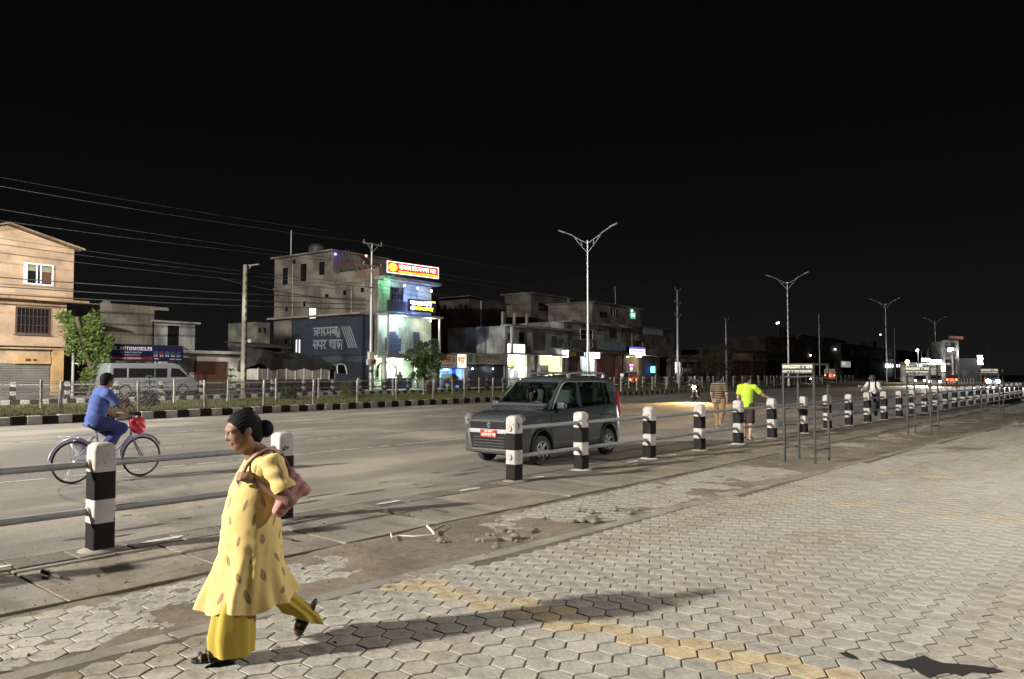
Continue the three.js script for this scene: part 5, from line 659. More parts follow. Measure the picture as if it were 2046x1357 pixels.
// orange house
{
  const A = 54, g = base('house', 'tan gabled house with a white sliding window and a grey roller shutter', 'house', -110, A), m = M([0.46, 0.335, 0.225], .9, { map: T.mottle }), m2 = M([0.52, 0.33, 0.15], .9, { map: T.mottle }), X = (x) => x - g.X0, up = loc(g, 70, 601)[1];
  const LR = loc(g, 131, 700)[0], UR2 = loc(g, 147, 550, 0.3)[0], L = LR, ey = loc(g, 150, 499, .3)[1], ax = loc(g, 14, 448, .3);
  const gf = loc(g, 60, 690)[1]; part('wall', [bx(L, up - gf, 9, L / 2, (up + gf) / 2, -4.5), bx(L, gf, 8.2, L / 2, gf / 2, -4.9)], m, g);
  part('upper_wall', bx(UR2, ey - up - .15, 9.3, UR2 / 2, (ey + up + .15) / 2, -4.35), m, g);
  part('gable', ext([[-.0, ey], [UR2, ey], [ax[0], ax[1] - .08]], .22).translate(0, 0, .19), m, g);
  const rf = M([0.3, 0.22, 0.15], 0.8, { map: T.stain }); part('roof', [slab3([[UR2 + .5, ey - .02, .75], [ax[0], ax[1], .75], [ax[0], ax[1], -9], [UR2 + .5, ey - .02, -9]], [0, .09, 0]), slab3([[-.6, ey - .02, .75], [-.6, ey - .02, -9], [ax[0], ax[1], -9], [ax[0], ax[1], .75]], [0, .09, 0])], rf, g);
  part('ledge', [bx(L + 1.2, .16, .75, L / 2 + .5, up + .07, .36)], paintM([0.42, 0.28, 0.17]), g); part('awning', bx(1.5, .06, .9, L + 1.0, up + .0, .3), rf, g);
  const w1 = win(g, 47, 527, 106, 570, { z: .3, frame: FRW, bars: 0, b: .1, sill: false }); { const r = rect(g, 47, 527, 106, 570, 0, .3); part('sash', [bx(.08, r.h - .2, .05, r.x - .12, r.y, .36), bx(.08, r.h - .2, .05, r.x + .12, r.y, .345), bx(.08, r.h - .2, .05, r.x - r.w / 2 + .16, r.y, .36)], FRW, w1); part('curtain', [bx(r.w * .4, r.h * .26, .012, r.x + r.w * .22, r.y + r.h * .27, .33), bx(r.w * .34, r.h * .26, .012, r.x - r.w * .2, r.y + r.h * .27, .33)], M([0.2, 0.22, 0.15], 0.9), w1); part('blind', bx(r.w * .38, r.h * .5, .01, r.x + r.w * .22, r.y - r.h * .12, .329), M([0.1, 0.035, 0.025], 0.8), w1); }
  win(g, 30, 614, 100, 668, { frame: BRN, bars: 7, bw: .025, rows: 2, b: .1 });
  part('lintel', [bx(L, .22, .3, L / 2, gf + .05, .15), bx(L, .1, .12, L / 2, gf - .2, .06)], m, g);
  const sr = rect(g, 4, 729, 101, 797, 0); part('shutter', shutterGeo(sr.w + 4, sr.h, sr.x - 2, sr.h / 2, -.25), M([0.24, 0.235, 0.22], 0.6, { metalness: .2, map: T.mottle }), g);
  part('shop_front', [bx(sr.w + 4.2, gf - sr.h - .1, .1, sr.x - 2.1, (gf + sr.h) / 2 - .05, -.2)], m, g); { const r = rect(g, 30, 712, 102, 727, .1); part('name_panel', rbox({ ...r, z: -.12 }), m2, g); part('emblem', [bx(.3, .16, .02, r.x - .3, r.y, -.01), bx(.2, .14, .02, r.x + .1, r.y, -.01)], BRN, g); }
  const pr = rect(g, 104, 690, 126, 797, 0); part('pier', bx(pr.w, gf, 1.0, pr.x, gf / 2, -.45), m2, g); const lat = []; for (let k = 0; k < 9; k++) for (const s of [-1, 1]) lat.push(bx(pr.w * .5, .02, .012, pr.x, .15 + k * .13, .056, { rz: s * .7 })); part('lattice', lat, M([0.4, 0.24, 0.1], 0.8), g);
  part('base_step', bx(L + .4, .14, .9, L / 2, .07, .46), CONC, g);
}
{ // weathered block, white stair head, garage
  const g = base('building', 'weathered grey concrete building behind the blue signboard', 'building', 198, 60); const o = bays(g, { px: [198, 306], top: 616, mat: paintM([0.36, 0.34, 0.29]), depth: 7 }); part('parapet', [bx(o.W + .1, .3, .2, o.W / 2, o.H + .15, -.1), bx(1.1, .25, .9, o.W + .35, o.H + .1, .1), bx(.5, .3, .3, .5, o.H + .4, -.2)], paintM([0.38, 0.36, 0.31]), g);
  part('plaster_band', [bx(o.W, .12, .05, o.W / 2, o.H * .66, .025), bx(o.W, .1, .05, o.W / 2, o.H * .33, .025)], paintM([0.3, 0.28, 0.24]), g); win(g, 215, 700, 232, 718, { bars: 2 });
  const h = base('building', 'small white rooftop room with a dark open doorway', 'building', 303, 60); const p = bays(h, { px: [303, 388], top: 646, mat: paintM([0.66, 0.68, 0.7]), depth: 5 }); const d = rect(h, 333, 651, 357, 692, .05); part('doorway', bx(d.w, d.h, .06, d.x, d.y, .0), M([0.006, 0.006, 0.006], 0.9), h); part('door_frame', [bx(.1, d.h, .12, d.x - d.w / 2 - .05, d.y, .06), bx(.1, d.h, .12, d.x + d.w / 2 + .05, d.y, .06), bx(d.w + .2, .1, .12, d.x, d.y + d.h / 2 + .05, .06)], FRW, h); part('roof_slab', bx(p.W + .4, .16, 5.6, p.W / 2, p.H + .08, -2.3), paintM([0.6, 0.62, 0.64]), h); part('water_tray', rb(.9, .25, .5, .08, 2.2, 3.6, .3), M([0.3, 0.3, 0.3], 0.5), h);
  const k = base('garage', 'white painted garage with a brown roller shutter', 'garage', 352, 54), q = bays(k, { px: [352, 482], top: 707, mat: paintM([0.62, 0.62, 0.58]), depth: 5 }); const s = rect(k, 387, 728, 452, 792, 0); part('shutter', shutterGeo(s.w, s.h, s.x, s.h / 2, .03), M([0.1, 0.045, 0.03], 0.6), k); part('roof_slab', bx(q.W + .3, .22, 5.8, q.W / 2, q.H + .11, -2.4), paintM([0.42, 0.42, 0.4]), k); part('stain', [bx(.5, .9, .012, q.W - .5, q.H - .6, .006)], paintM([0.4, 0.38, 0.32]), k);
}
{ // blue signboard
  T.pk = canvasTex(1024, 208, (c, w, h) => { c.fillStyle = '#171538'; c.fillRect(0, 0, w, h); c.fillStyle = '#e6e4ec'; c.font = 'bold 66px sans-serif'; c.fillText('P.K. AUTOMOBILES', 8, 72, 570); c.fillStyle = c.strokeStyle = '#b9b4c4'; scrawl(c, 140, 92, 300, 20); scrawl(c, 160, 128, 250, 14); c.fillStyle = '#7d2430'; c.fillRect(0, 158, 590, 38); c.fillStyle = '#e8c7c4'; c.font = 'bold 30px sans-serif'; c.fillText('SALES  SERVICE  SPARE PARTS', 8, 188, 570);
    for (let k = 0; k < 5; k++) { const x = 600 + k * 82; c.fillStyle = ['#5a5a66', '#6a3c38', '#4c5668', '#3f4a46', '#35424a'][k]; c.fillRect(x, 80, 56, 60); c.fillStyle = '#9a98a6'; c.beginPath(); c.arc(x + 14, 142, 11, 0, 7); c.arc(x + 46, 142, 11, 0, 7); c.fill(); c.fillStyle = '#20222c'; c.fillRect(x + 8, 90, 40, 20); } c.fillStyle = '#8f8c94'; c.fillRect(610, 172, 60, 14); c.fillRect(830, 176, 70, 12); c.fillRect(912, 178, 90, 12); });
  const g = base('signboard', 'dark blue shop signboard reading P.K. AUTOMOBILES above the minibus', 'signboard', 216, 52.6), r = rect(g, 216, 690, 364, 721, 0); part('print', panel(r.w, r.h, .03, 0, { at: [r.x, r.y, .08] }), M([1, 1, 1], .5, { map: T.pk }), g); part('frame', bx(r.w + .1, r.h + .1, .1, r.x, r.y, 0), IRON, g); for (const k of [.08, .35, .65, .92]) part('post', bx(.08, r.y + r.h / 2, .08, r.w * k, (r.y + r.h / 2) / 2, -.1), IRON, g); for (const k of [.2, .4, .62]) part('bracket', rod([r.w * k, r.y - r.h / 2, .06], [r.w * k + .1, r.y - r.h / 2 - .5, -.1], .025), M([0.3, 0.3, 0.3], 0.5), g);
}
// the hotel on the corner
T.wallText = canvasTex(1024, 400, (c, w, h) => { c.fillStyle = '#2b313d'; c.fillRect(0, 0, w, h); for (let k = 0; k < 900; k++) { c.fillStyle = rnd() < .5 ? 'rgba(20,24,34,.06)' : 'rgba(120,126,140,.05)'; c.fillRect(rnd() * w, rnd() * h, rr(6, 60), rr(4, 30)); }
  c.strokeStyle = '#84888e'; deva(c, [['ja', 'ga', 'da', 'ma', 'ba', 'aa']], 300, 95, 92, 62, 15); deva(c, [['sa', 'pa', 'ra'], ['sha', 'aa', 'i']], 296, 238, 96, 66, 15, .4); c.lineWidth = 12; for (let k = 0; k < 5; k++) { c.beginPath(); c.moveTo(690 + k * 26, 90); c.lineTo(790 + k * 26, 330); c.stroke(); } c.fillStyle = 'rgba(150,154,165,.7)'; c.beginPath(); c.moveTo(618, 210); c.lineTo(664, 100); c.lineTo(672, 210); c.fill(); c.lineWidth = 14; c.beginPath(); c.moveTo(704, 240); c.lineTo(690, 262); c.lineTo(694, 345); c.stroke(); });
{
  const A = 54, g = base('hotel', 'four storey corner hotel with lettered side wall, lit balcony and red roof sign', 'hotel', 766, A), S = paintM([0.2, 0.185, 0.165]), Fm = paintM([0.42, 0.5, 0.46]), W = loc(g, 872, HOR)[0], y1 = 3.35, y2 = 7.45, y3 = 10.85, D = 16.4;
  part('wall', [bx(W, y3 - y1, D, W / 2, (y3 + y1) / 2, -D / 2 - .9), bx(W, y1, D - 2, W / 2, y1 / 2, -D / 2 - 1.9)], S, g); part('front_wall', [bx(W - .02, y3 - y2 - .2, .12, W / 2, (y3 + y2) / 2 + .1, -.83), bx(W - .02, y2 - y1, .12, W / 2, (y2 + y1) / 2, -.83)], Fm, g);
  part('top_floor', bx(W, 3.4, D - 6.6, W / 2, y3 + 1.7, -(D - 6.6) / 2 - 7.5), S, g); part('top_slab', bx(W + .8, .18, D - 6, W / 2, y3 + 3.5, -(D - 6.6) / 2 - 7.5), S, g);
  part('floor_slab', [bx(W + .3, .2, D + .5, W / 2, y3 + .05, -D / 2 - .7)], paintM([0.26, 0.24, 0.21]), g); part('floor_slab', bx(.9, .2, D - 1.5, -.4, y2 + .1, -D / 2 - 1.8), paintM([0.36, 0.34, 0.31]), g);
  part('terrace_wall', [bx(.15, 1.0, 7, .05, y3 + .6, -4.2), bx(W, .95, .15, W / 2, y3 + .6, -.75)], paintM([0.2, 0.18, 0.16]), g); for (let k = 0; k < 9; k++) part('pot_plant', sph(rr(.18, .4), .3 + rr(-.1, .1), y3 + 1.2, -1.2 - k * .7, [1, 1.2, 1], 8), M([0.03, 0.05, 0.02], 0.9), g); part('ladder', [rod([.3, y3, -4.2], [.5, y3 + 3.6, -6.2], .04), rod([.7, y3, -4.2], [.9, y3 + 3.6, -6.2], .04), ...[1, 2, 3, 4, 5, 6, 7].map((k) => rod([.3 + k * .025, y3 + k * .45, -4.2 - k * .25], [.7 + k * .025, y3 + k * .45, -4.2 - k * .25], .025))], IRON, g);
  part('water_tank', [cyl(.95, .95, 1.2, 3.2, y3 + 4.3, -14, 20), cyl(.95, .5, .35, 3.2, y3 + 5.07, -14, 20)], M([0.05, 0.05, 0.055], .6), g); part('dish_aerial', [rod([.8, y3 + 3.6, -15.5], [.8, y3 + 6.6, -15.5], .05)], FRW, g);
  // side wall: small openings, pipes, lower blue wall with the painted words
  const sideWin = (y, z, w, h, lit) => { const f = part('side_window', bx(.1, h + .1, w + .1, -.02, y, z), paintM([0.3, 0.28, 0.25]), g); part('pane', bx(.04, h, w, -.06, y, z), lit || DARK, f); };
  for (const [y, z, w, h] of [[9.9, -3, .5, .5], [9.8, -5.6, .5, .5], [9.6, -8.4, .5, .5], [9.0, -12, .4, .6], [8.6, -15, .4, .5], [12.6, -9.2, .9, 1.4], [12.4, -12.2, 1, 1.9], [12.2, -15.3, .9, 1.9], [13.7, -13.8, .5, .5]]) sideWin(y, z, w, h); sideWin(7.9, -10.6, 1.0, 1.15, glow([1, 0.95, 0.6], 1.1)); sideWin(5.0, -15, .4, .5);
  part('drain_pipe', [rod([-.08, 0, -14], [-.08, 13.5, -14], .06), rod([-.08, 0, -4.6], [-.08, 10.5, -4.6], .05)], M([0.3, 0.3, 0.28], .6), g);
  const bw = part('blue_wall', bx(.5, y2 - .1, 12.2, -.28, (y2 - .1) / 2, -7.4), paintM([0.03, 0.037, 0.052]), g); part('painted_words', place(panel(11.6, 3.7, .01, 0), -.54, 5.3, -7.5, { ry: -Math.PI / 2 }), M([1, 1, 1], .9, { map: T.wallText }), bw); part('lit_window', [bx(.06, 1.5, .14, -.55, 4.4, -12.6), bx(.06, 1.5, .14, -.55, 4.4, -12.1)], glow([0.9, 0.9, 0.8], .8), bw); part('wall_sign', bx(.05, .6, 7, -.56, 3.0, -5), paintM([0.06, 0.08, 0.1]), bw);
  // front: entrance, balcony, second floor
  part('entrance_wall', [bx(W, y1, .1, W / 2, y1 / 2, -1.85)], paintM([0.55, 0.62, 0.52]), g); part('column', [bx(.35, y1, .35, W * .62, y1 / 2, -.1), bx(.35, y1, .35, .2, y1 / 2, -.1)], paintM([0.6, 0.68, 0.6]), g); part('canopy', bx(W * .66, .3, 1.3, W * .33, y1 - .15, -.2), paintM([0.55, 0.6, 0.55]), g);
  part('glass_door', [bx(1.6, 2.2, .06, W * .3, 1.3, -1.74)], M([0.5, 0.55, 0.52], .2), g); part('door_arch', [tube([[W * .12, 1.2, -1.72], [W * .13, 2.2, -1.72], [W * .28, 2.75, -1.72], [W * .44, 2.2, -1.72], [W * .45, 1.2, -1.72]], .09, 6, 30)], BRN, g); part('reception_counter', rb(3.4, 1.05, .5, .04, W * .32, .55, -.4), M([0.02, 0.035, 0.1], .5), g);
  part('balcony_floor', bx(W, .22, 1.5, W / 2, y1 + .05, -.1), paintM([0.3, 0.33, 0.34]), g); const rl = []; for (let k = 0; k <= 26; k++) rl.push(rod([k * W / 26, y1 + .16, .6], [k * W / 26, y1 + 1.15, .6], .014)); rl.push(rod([0, y1 + 1.15, .6], [W, y1 + 1.15, .6], .03), rod([0, y1 + .65, .6], [W, y1 + .65, .6], .014)); part('balcony_rail', rl, M([0.1, 0.12, 0.16], .4), g);
  part('balcony_post', [bx(.18, y2 - y1, .18, .1, (y1 + y2) / 2, .5), bx(.18, y2 - y1, .18, W - .1, (y1 + y2) / 2, .5)], paintM([0.5, 0.55, 0.56]), g); part('balcony_roof', bx(W + .3, .22, 1.7, W / 2, y2 - .05, 0), paintM([0.42, 0.48, 0.48]), g);
  for (const [x, w, h] of [[W * .26, 1.5, 1.9], [W * .26, .8, 2.2], [W * .7, .9, 2.3]]) part('balcony_door', bx(w, h, .06, x, y1 + .2 + h / 2, -.74 + (h > 2 ? .02 : 0)), M([0.05, 0.06, 0.12], .3), g); part('arch_window', [-.9, .9].map((d) => rb(.45, 1.3, .08, .2, W * .26 + d, y1 + 1.1, -.73, { seg: 4 })), M([0.05, 0.06, 0.12], .3), g);
  win(g, 779, 574, 805, 612, { z: -.77, frame: IRON, bars: 3, rows: 2 }); part('roof_edge', bx(W + .6, .3, 1.5, W / 2, y3 + .1, -.3), paintM([0.36, 0.38, 0.4]), g); part('balcony_wall', bx(W * .46, 1.1, .1, W * .23, y2 + .75, .45), paintM([0.12, 0.14, 0.2]), g);
  pointLamp(g.X0 + W * .3, y1 - .55 + bY, A + 1.0, new THREE.Color(.8, 1, .82), 26, 4); part('porch_lamp', [rod([W * .24, y1 - .4, -1], [W * .36, y1 - .4, -1], .04)], glow([.85, 1, .9], 16), g); part('porch_bulb', sph(.12, W * .42, y1 - .35, .15), glow([.9, 1, .9], 22), g); pointLamp(g.X0 + W * .42, y1 - .35 + bY, A - .15, new THREE.Color(.8, 1, .85), 16, 3);
  part('balcony_bulb', sph(.11, W * .25, y2 - .35, .2), glow([.85, 1, 1], 24), g); pointLamp(g.X0 + W * .25, y2 - .35 + bY, A - .2, new THREE.Color(.75, .95, 1), 22, 3); part('balcony_bulb', sph(.08, W * .8, y2 - .45, .5), glow([1, .95, .8], 18), g); pointLamp(g.X0 + W * .8, y2 - .45 + bY, A - .5, new THREE.Color(1, .9, .75), 6, 3);
  // coloured bulbs
  const bulb = (n, x, y, z, c, cd, e = 14) => { part('coloured_bulb', sph(.1, x, y, z, [1, 1, 1], 10), glow(c, e), g); pointLamp(g.X0 + x, y + bY, A - z, new THREE.Color(...c), cd, 3); };
  bulb(0, .15, y3 - .35, .5, [.2, 1, .45], 7); bulb(0, W * .3, y3 - .5, .5, [1, .85, .4], 1.5, 8); bulb(0, W * .55, y3 - .6, .5, [.5, .5, 1], 1.2, 8); bulb(0, W * .82, y3 - .7, .5, [.9, .85, 1], 2, 12); bulb(0, .1, y3 + 3.1, -7.3, [.1, .1, 1], 3); bulb(0, -.35, y3 + 2.4, -2.2, [1, .06, .05], 6, 16); part('lamp_arm', rod([-.35, y3 + 2.55, -2.2], [.1, y3 + 2.5, -2.2], .03), IRON, g);
  const sg = thing('roof_sign', 'long glowing red and yellow hotel sign at the edge of the hotel roof', 'sign', [g.X0, bY, -A], 0);
  T.hotel = canvasTex(1024, 244, (c, w, h) => { c.fillStyle = '#d8221a'; c.fillRect(0, 0, w, h); c.strokeStyle = '#fff'; c.lineWidth = 16; c.strokeRect(8, 8, w - 16, h - 16); c.fillStyle = '#ffe14a'; c.beginPath(); c.arc(112, 122, 84, 0, 7); c.fill(); c.strokeStyle = '#e08a20'; c.lineWidth = 8; c.beginPath(); c.arc(112, 122, 60, 0, 7); c.stroke(); c.beginPath(); c.moveTo(112, 80); c.lineTo(112, 165); c.moveTo(90, 120); c.lineTo(134, 120); c.stroke(); c.strokeStyle = '#fff7e0'; deva(c, [['ba', 'o', 'la', 'ba', 'ma'], ['ha', 'o', 'ta', 'la'], ['e', 'na', 'da'], ['la', 'ja']], 222, 62, 84, 52, 17, .35); c.fillStyle = '#ffd23c'; c.fillRect(220, 176, 770, 36); c.fillStyle = '#d8531a'; for (let k = 0; k < 12; k++) c.fillRect(270 + k * 62, 176, 5, 36); });
  { const q = { A: A - .9, X0: g.X0 }, r = rect({ A: A, X0: g.X0 }, 776, 528, 870, 551, 0, .9), m = new THREE.MeshStandardMaterial({ roughness: .5, map: T.hotel, emissiveMap: T.hotel, emissive: new THREE.Color(1, 1, 1), emissiveIntensity: 0.9 }); part('lit_face', panel(r.w, r.h * 1.0, .03, 0, { at: [r.x, r.y, 1.02], ry: -.1 }), m, sg); part('sign_box', bx(r.w + .1, r.h + .1, .24, r.x, r.y, .88, { ry: -.1 }), IRON, sg); for (const k of [.15, .5, .85]) part('stand', rod([r.x + (k - .5) * r.w, r.y - r.h / 2, .8], [r.x + (k - .5) * r.w, y3 + .1, .2], .05), IRON, sg); areaLamp(g.X0 + r.x, r.y + bY, A - 1.25, g.X0 + r.x - 2, r.y, A - 20, r.w, r.h, new THREE.Color(1, .5, .2), 5); }
  const lg = thing('led_sign', 'white and yellow glowing letter sign hanging on the hotel corner', 'sign', [g.X0, bY, -A], 0); T.led = canvasTex(512, 256, (c, w, h) => { c.fillStyle = '#0a0a18'; c.fillRect(0, 0, w, h); c.strokeStyle = '#ffffff'; deva(c, [['na', 'i', 'sa', 'ja'], ['la', 'aa', 'ba']], 12, 46, 78, 58, 22, .4); c.strokeStyle = '#ffee30'; deva(c, [['ha', 'ta', 'la', 'e', 'na', 'da']], 110, 168, 58, 58, 20); c.fillStyle = '#ffee30'; c.fillRect(310, 16, 190, 22); c.fillStyle = '#fff'; c.beginPath(); c.arc(58, 190, 42, 0, 7); c.fill(); });
  { const r = rect({ A, X0: g.X0 }, 821, 600, 868, 623, 0, 1.3), m = new THREE.MeshStandardMaterial({ roughness: .5, map: T.led, emissiveMap: T.led, emissive: new THREE.Color(1, 1, 1), emissiveIntensity: 2.4 }); part('lit_face', panel(r.w, r.h, .03, 0, { at: [r.x, r.y, 1.3], ry: -.12 }), m, lg); part('sign_box', bx(r.w + .08, r.h + .08, .2, r.x, r.y, 1.18, { ry: -.12 }), IRON, lg); part('bracket', [rod([r.x - 1, r.y, 1.1], [r.x - 1, r.y, -.8], .04), rod([r.x + 1, r.y, 1.1], [r.x + 1, r.y, -.8], .04)], IRON, lg); areaLamp(g.X0 + r.x, r.y + bY, A - 1.5, g.X0 + r.x - 2, r.y, A - 20, r.w, r.h, new THREE.Color(.75, .8, 1), 4); part('blue_backlight', [rod([r.x - 1.4, r.y, 1.0], [r.x + 1.4, r.y, 1.0], .05)], glow([.2, .3, 1], 20), lg); pointLamp(g.X0 + r.x, r.y + bY, A - .85, new THREE.Color(.25, .35, 1), 22, 4); }
}

// ---------------------------------------------------------------- the row of shops
const devaTex = (w, h, bg, fg, words, o = {}) => canvasTex(w, h, (c) => { c.fillStyle = bg; c.fillRect(0, 0, w, h); for (const [x, y, a, b, col] of o.boxes || []) { c.fillStyle = col; c.fillRect(x, y, a, b); } c.strokeStyle = fg; deva(c, words, o.x ?? w * .06, o.y ?? h * .25, o.h ?? h * .45, o.w ?? h * .4, o.lw ?? h * .1, .4); if (o.line) { c.fillStyle = c.strokeStyle = o.lineCol || fg; scrawl(c, ...o.line); } });
{
  const g = base('shop', 'low shop with orange lettered sign and bright blue interior beside the hotel tree', 'shop', 873, 54), o = bays(g, { px: [873, 931], top: 706, ground: 736, mat: paintM([0.24, 0.23, 0.22]), depth: 7, bays: [{ x0: 878, x1: 928, kind: 'open', mat: M([0.16, 0.3, 0.62], .7), light: [[.75, .88, 1], 30], stuff: [['poster', .3, 1.3, .3, .9, M([0.7, 0.72, 0.75], .7), -2.2], ['poster', .36, 1.5, .16, .5, M([0.05, 0.05, 0.06], .7), -1.9], ['counter', .6, 0, .6, 1.0, M([0.2, 0.22, 0.28], .6)], ['cupboard', .88, 0, .16, 2.1, M([0.03, 0.12, 0.5], .5)]] }] });
  board(g, 875, 709, 912, 735, .1, devaTex(512, 256, '#b9b5a8', '#a5622a', [['e', 'la', 'na', 'la', 'ra'], ['ja']], { h: 110, w: 62, lw: 22, y: 40, line: [60, 190, 320, 40], lineCol: '#44443c' })); board(g, 912.5, 708, 930, 735, .1, devaTex(256, 256, '#fff3dc', '#d8783a', [['na', 'ra']], { y: 70 }), { lit: 0.5, cd: 2, col: [1, .85, .6] });
  const h = base('shop', 'low shop with a pale lettered fascia above one wide dark shutter', 'shop', 932, 54); bays(h, { px: [932, 1011], top: 706, ground: 729, mat: paintM([0.22, 0.22, 0.23]), depth: 7, bays: [{ x0: 934, x1: 1009, kind: 'shutter', mat: M([0.05, 0.06, 0.085], .45, { metalness: .3 }) }] }); board(h, 933, 707, 1011, 728, .1, devaTex(1024, 256, '#8d8a83', '#6b5a3a', [['da', 'ra', 'sha', 'na'], ['pa', 'sa', 'la']], { x: 380, y: 50, h: 90, w: 58, lw: 18, line: [390, 180, 300, 30], boxes: [[30, 40, 90, 180, '#5d6a60'], [190, 50, 90, 170, '#66604a'], [860, 40, 130, 180, '#7d7c86']] }));
  for (const x of [940, 981]) { const [a, y] = loc(h, x, 737); part('wall_lamp', sph(.07, a, y, .3), glow([1, 1, .95], 9), h); pointLamp(h.X0 + a, y + bY, 53.7, new THREE.Color(1, 1, .95), .8); }
  const k = base('building', 'dark brown unfinished building behind the lettered shops', 'building', 936, 62); const q = bays(k, { px: [936, 1012], top: 602, mat: paintM([0.1, 0.082, 0.068]), depth: 8 }); part('roof_sheet', bx(q.W + .6, .12, 9, q.W / 2, q.H + .1, -4, { rz: -.06 }), paintM([0.12, 0.1, 0.09]), k); part('gap_frame', [rod([q.W * .3, 0, .1], [q.W * .3, q.H, .1], .06), rod([q.W * .95, q.H * .55, .1], [q.W * .95, q.H * .9, .1], .09)], FRW, k); for (let i = 0; i < 7; i++) part('stacked_plank', bx(rr(.12, .3), rr(1.2, 2), .1, q.W * (.35 + i * .07), 3.8, .5, { rz: rr(-.15, .15) }), paintM([0.18, 0.15, 0.12]), k); win(k, 955, 640, 968, 655, {});
  const m = base('building', 'small pale house with one square window set back behind the shops', 'building', 893, 66), z = bays(m, { px: [893, 937], top: 664, mat: paintM([0.3, 0.31, 0.33]), depth: 6 }); win(m, 911, 671, 919, 681, { bars: 0 }); part('roof_slab', bx(z.W + .5, .15, 6.4, z.W / 2, z.H + .07, -2.8), CONC, m);
}
{ // pale two storey house with lit box sign and green arch room
  const g = base('building', 'pale two storey house with a glowing white box sign and a green lit room', 'building', 1009, 54), wl = paintM([0.36, 0.38, 0.38]);
  const o = bays(g, { px: [1009, 1126], top: 656, ground: 709, mat: wl, depth: 9, pier: paintM([0.4, 0.42, 0.4]), bays: [{ x0: 1015, x1: 1053, kind: 'open', mat: M([0.75, 0.75, 0.76], .7), light: [[1, 1, .95], 42], stuff: [['yellow_banner', .6, 2.5, .7, .7, M([0.75, 0.75, 0.12], .7), -1.9], ['cloth', .35, .6, .5, 1.5, M([0.6, 0.58, 0.68], .8), -1.7], ['cloth', .85, .5, .2, 1.5, M([0.75, 0.78, 0.85], .8), -1.5], ['mannequin_hat', .5, 2.2, .06, .15, M([0.02, 0.02, 0.02], .8)]] }, { x0: 1060, x1: 1076, kind: 'shutter', mat: M([0.16, 0.18, 0.17], .6) }, { x0: 1080, x1: 1123, kind: 'open', mat: M([0.55, 0.62, 0.38], .8), light: [[1, 1, .7], 34], stuff: [['curtain', .3, 0, .35, 2.6, M([0.03, 0.03, 0.03], .9), -.6], ['screen', .72, .2, .34, 1.5, M([0.42, 0.5, 0.32], .8), -2], ['stand', .8, 0, .05, 1.6, M([0.02, 0.02, 0.02], .8), -.9]] }] });
  board(g, 1013, 688, 1047, 706, .35, devaTex(512, 256, '#ffffff', '#ffd9cf', [['sa', 'ra', 'na'], ['pa']], { line: [40, 190, 420, 30], lineCol: '#ffc9c0' }), { lit: 1.3, cd: 6, col: [1, .95, .88] });
  part('balcony_floor', bx(o.W, .2, 1.3, o.W / 2, o.gy + .02, .4), CONC, g); part('roof_ledge', bx(o.W + .3, .22, 1.8, o.W / 2, o.H + .05, .3), paintM([0.34, 0.36, 0.36]), g); for (const x of [1010, 1033, 1058]) { const [a] = loc(g, x, 640); part('roof_post', bx(.25, 1.6, .25, a, o.H + .9, -.4), paintM([0.5, 0.5, 0.5]), g); } part('corner_post', bx(.3, o.H - o.gy, .3, .15, (o.H + o.gy) / 2, .9), paintM([0.6, 0.6, 0.6]), g);
  win(g, 1014, 666, 1022, 682, {}); win(g, 1036, 664, 1046, 684, {}); { const d = rect(g, 1064, 666, 1087, 700, 0); part('door', [bx(d.w, d.h, .08, d.x, d.y, .04)], M([0.05, 0.045, 0.05], .6), g); } part('wall_lamp', rod([loc(g, 1094, 712)[0] - .3, o.gy - .2, .4], [loc(g, 1094, 712)[0] + .3, o.gy - .2, .4], .05), glow([1, 1, .85], 22), g); pointLamp(g.X0 + loc(g, 1092, 712)[0], o.gy - .35 + bY, 53.4, new THREE.Color(1, 1, .8), 16, 3); part('hanging_cloth', [rb(1.4, 1.5, .2, .08, loc(g, 1100, 680)[0], 5.6, .5), rb(1.1, 1.0, .2, .08, loc(g, 1112, 685)[0], 5.3, .5)], M([0.05, 0.05, 0.06], .9), g);
  const t = base('building', 'dark building with a pale rooftop room behind the pale house', 'building', 1040, 66), q = bays(t, { px: [1040, 1172], top: 640, mat: paintM([0.09, 0.085, 0.08]), depth: 8 }); const r = rect(t, 1066, 592, 1140, 640, 0); part('rooftop_room', [bx(r.w, r.h, 5, r.x, r.y, -3)], paintM([0.2, 0.185, 0.16]), t); part('roof_slab', bx(r.w + 1.6, .2, 6, r.x + .3, r.y + r.h / 2 + .1, -3), paintM([0.32, 0.3, 0.26]), t); part('post', bx(.35, r.h, .35, r.x + r.w / 2 - .3, r.y, -.2), paintM([0.36, 0.34, 0.3]), t); win(t, 1075, 606, 1095, 622, { z: -.45 });
}
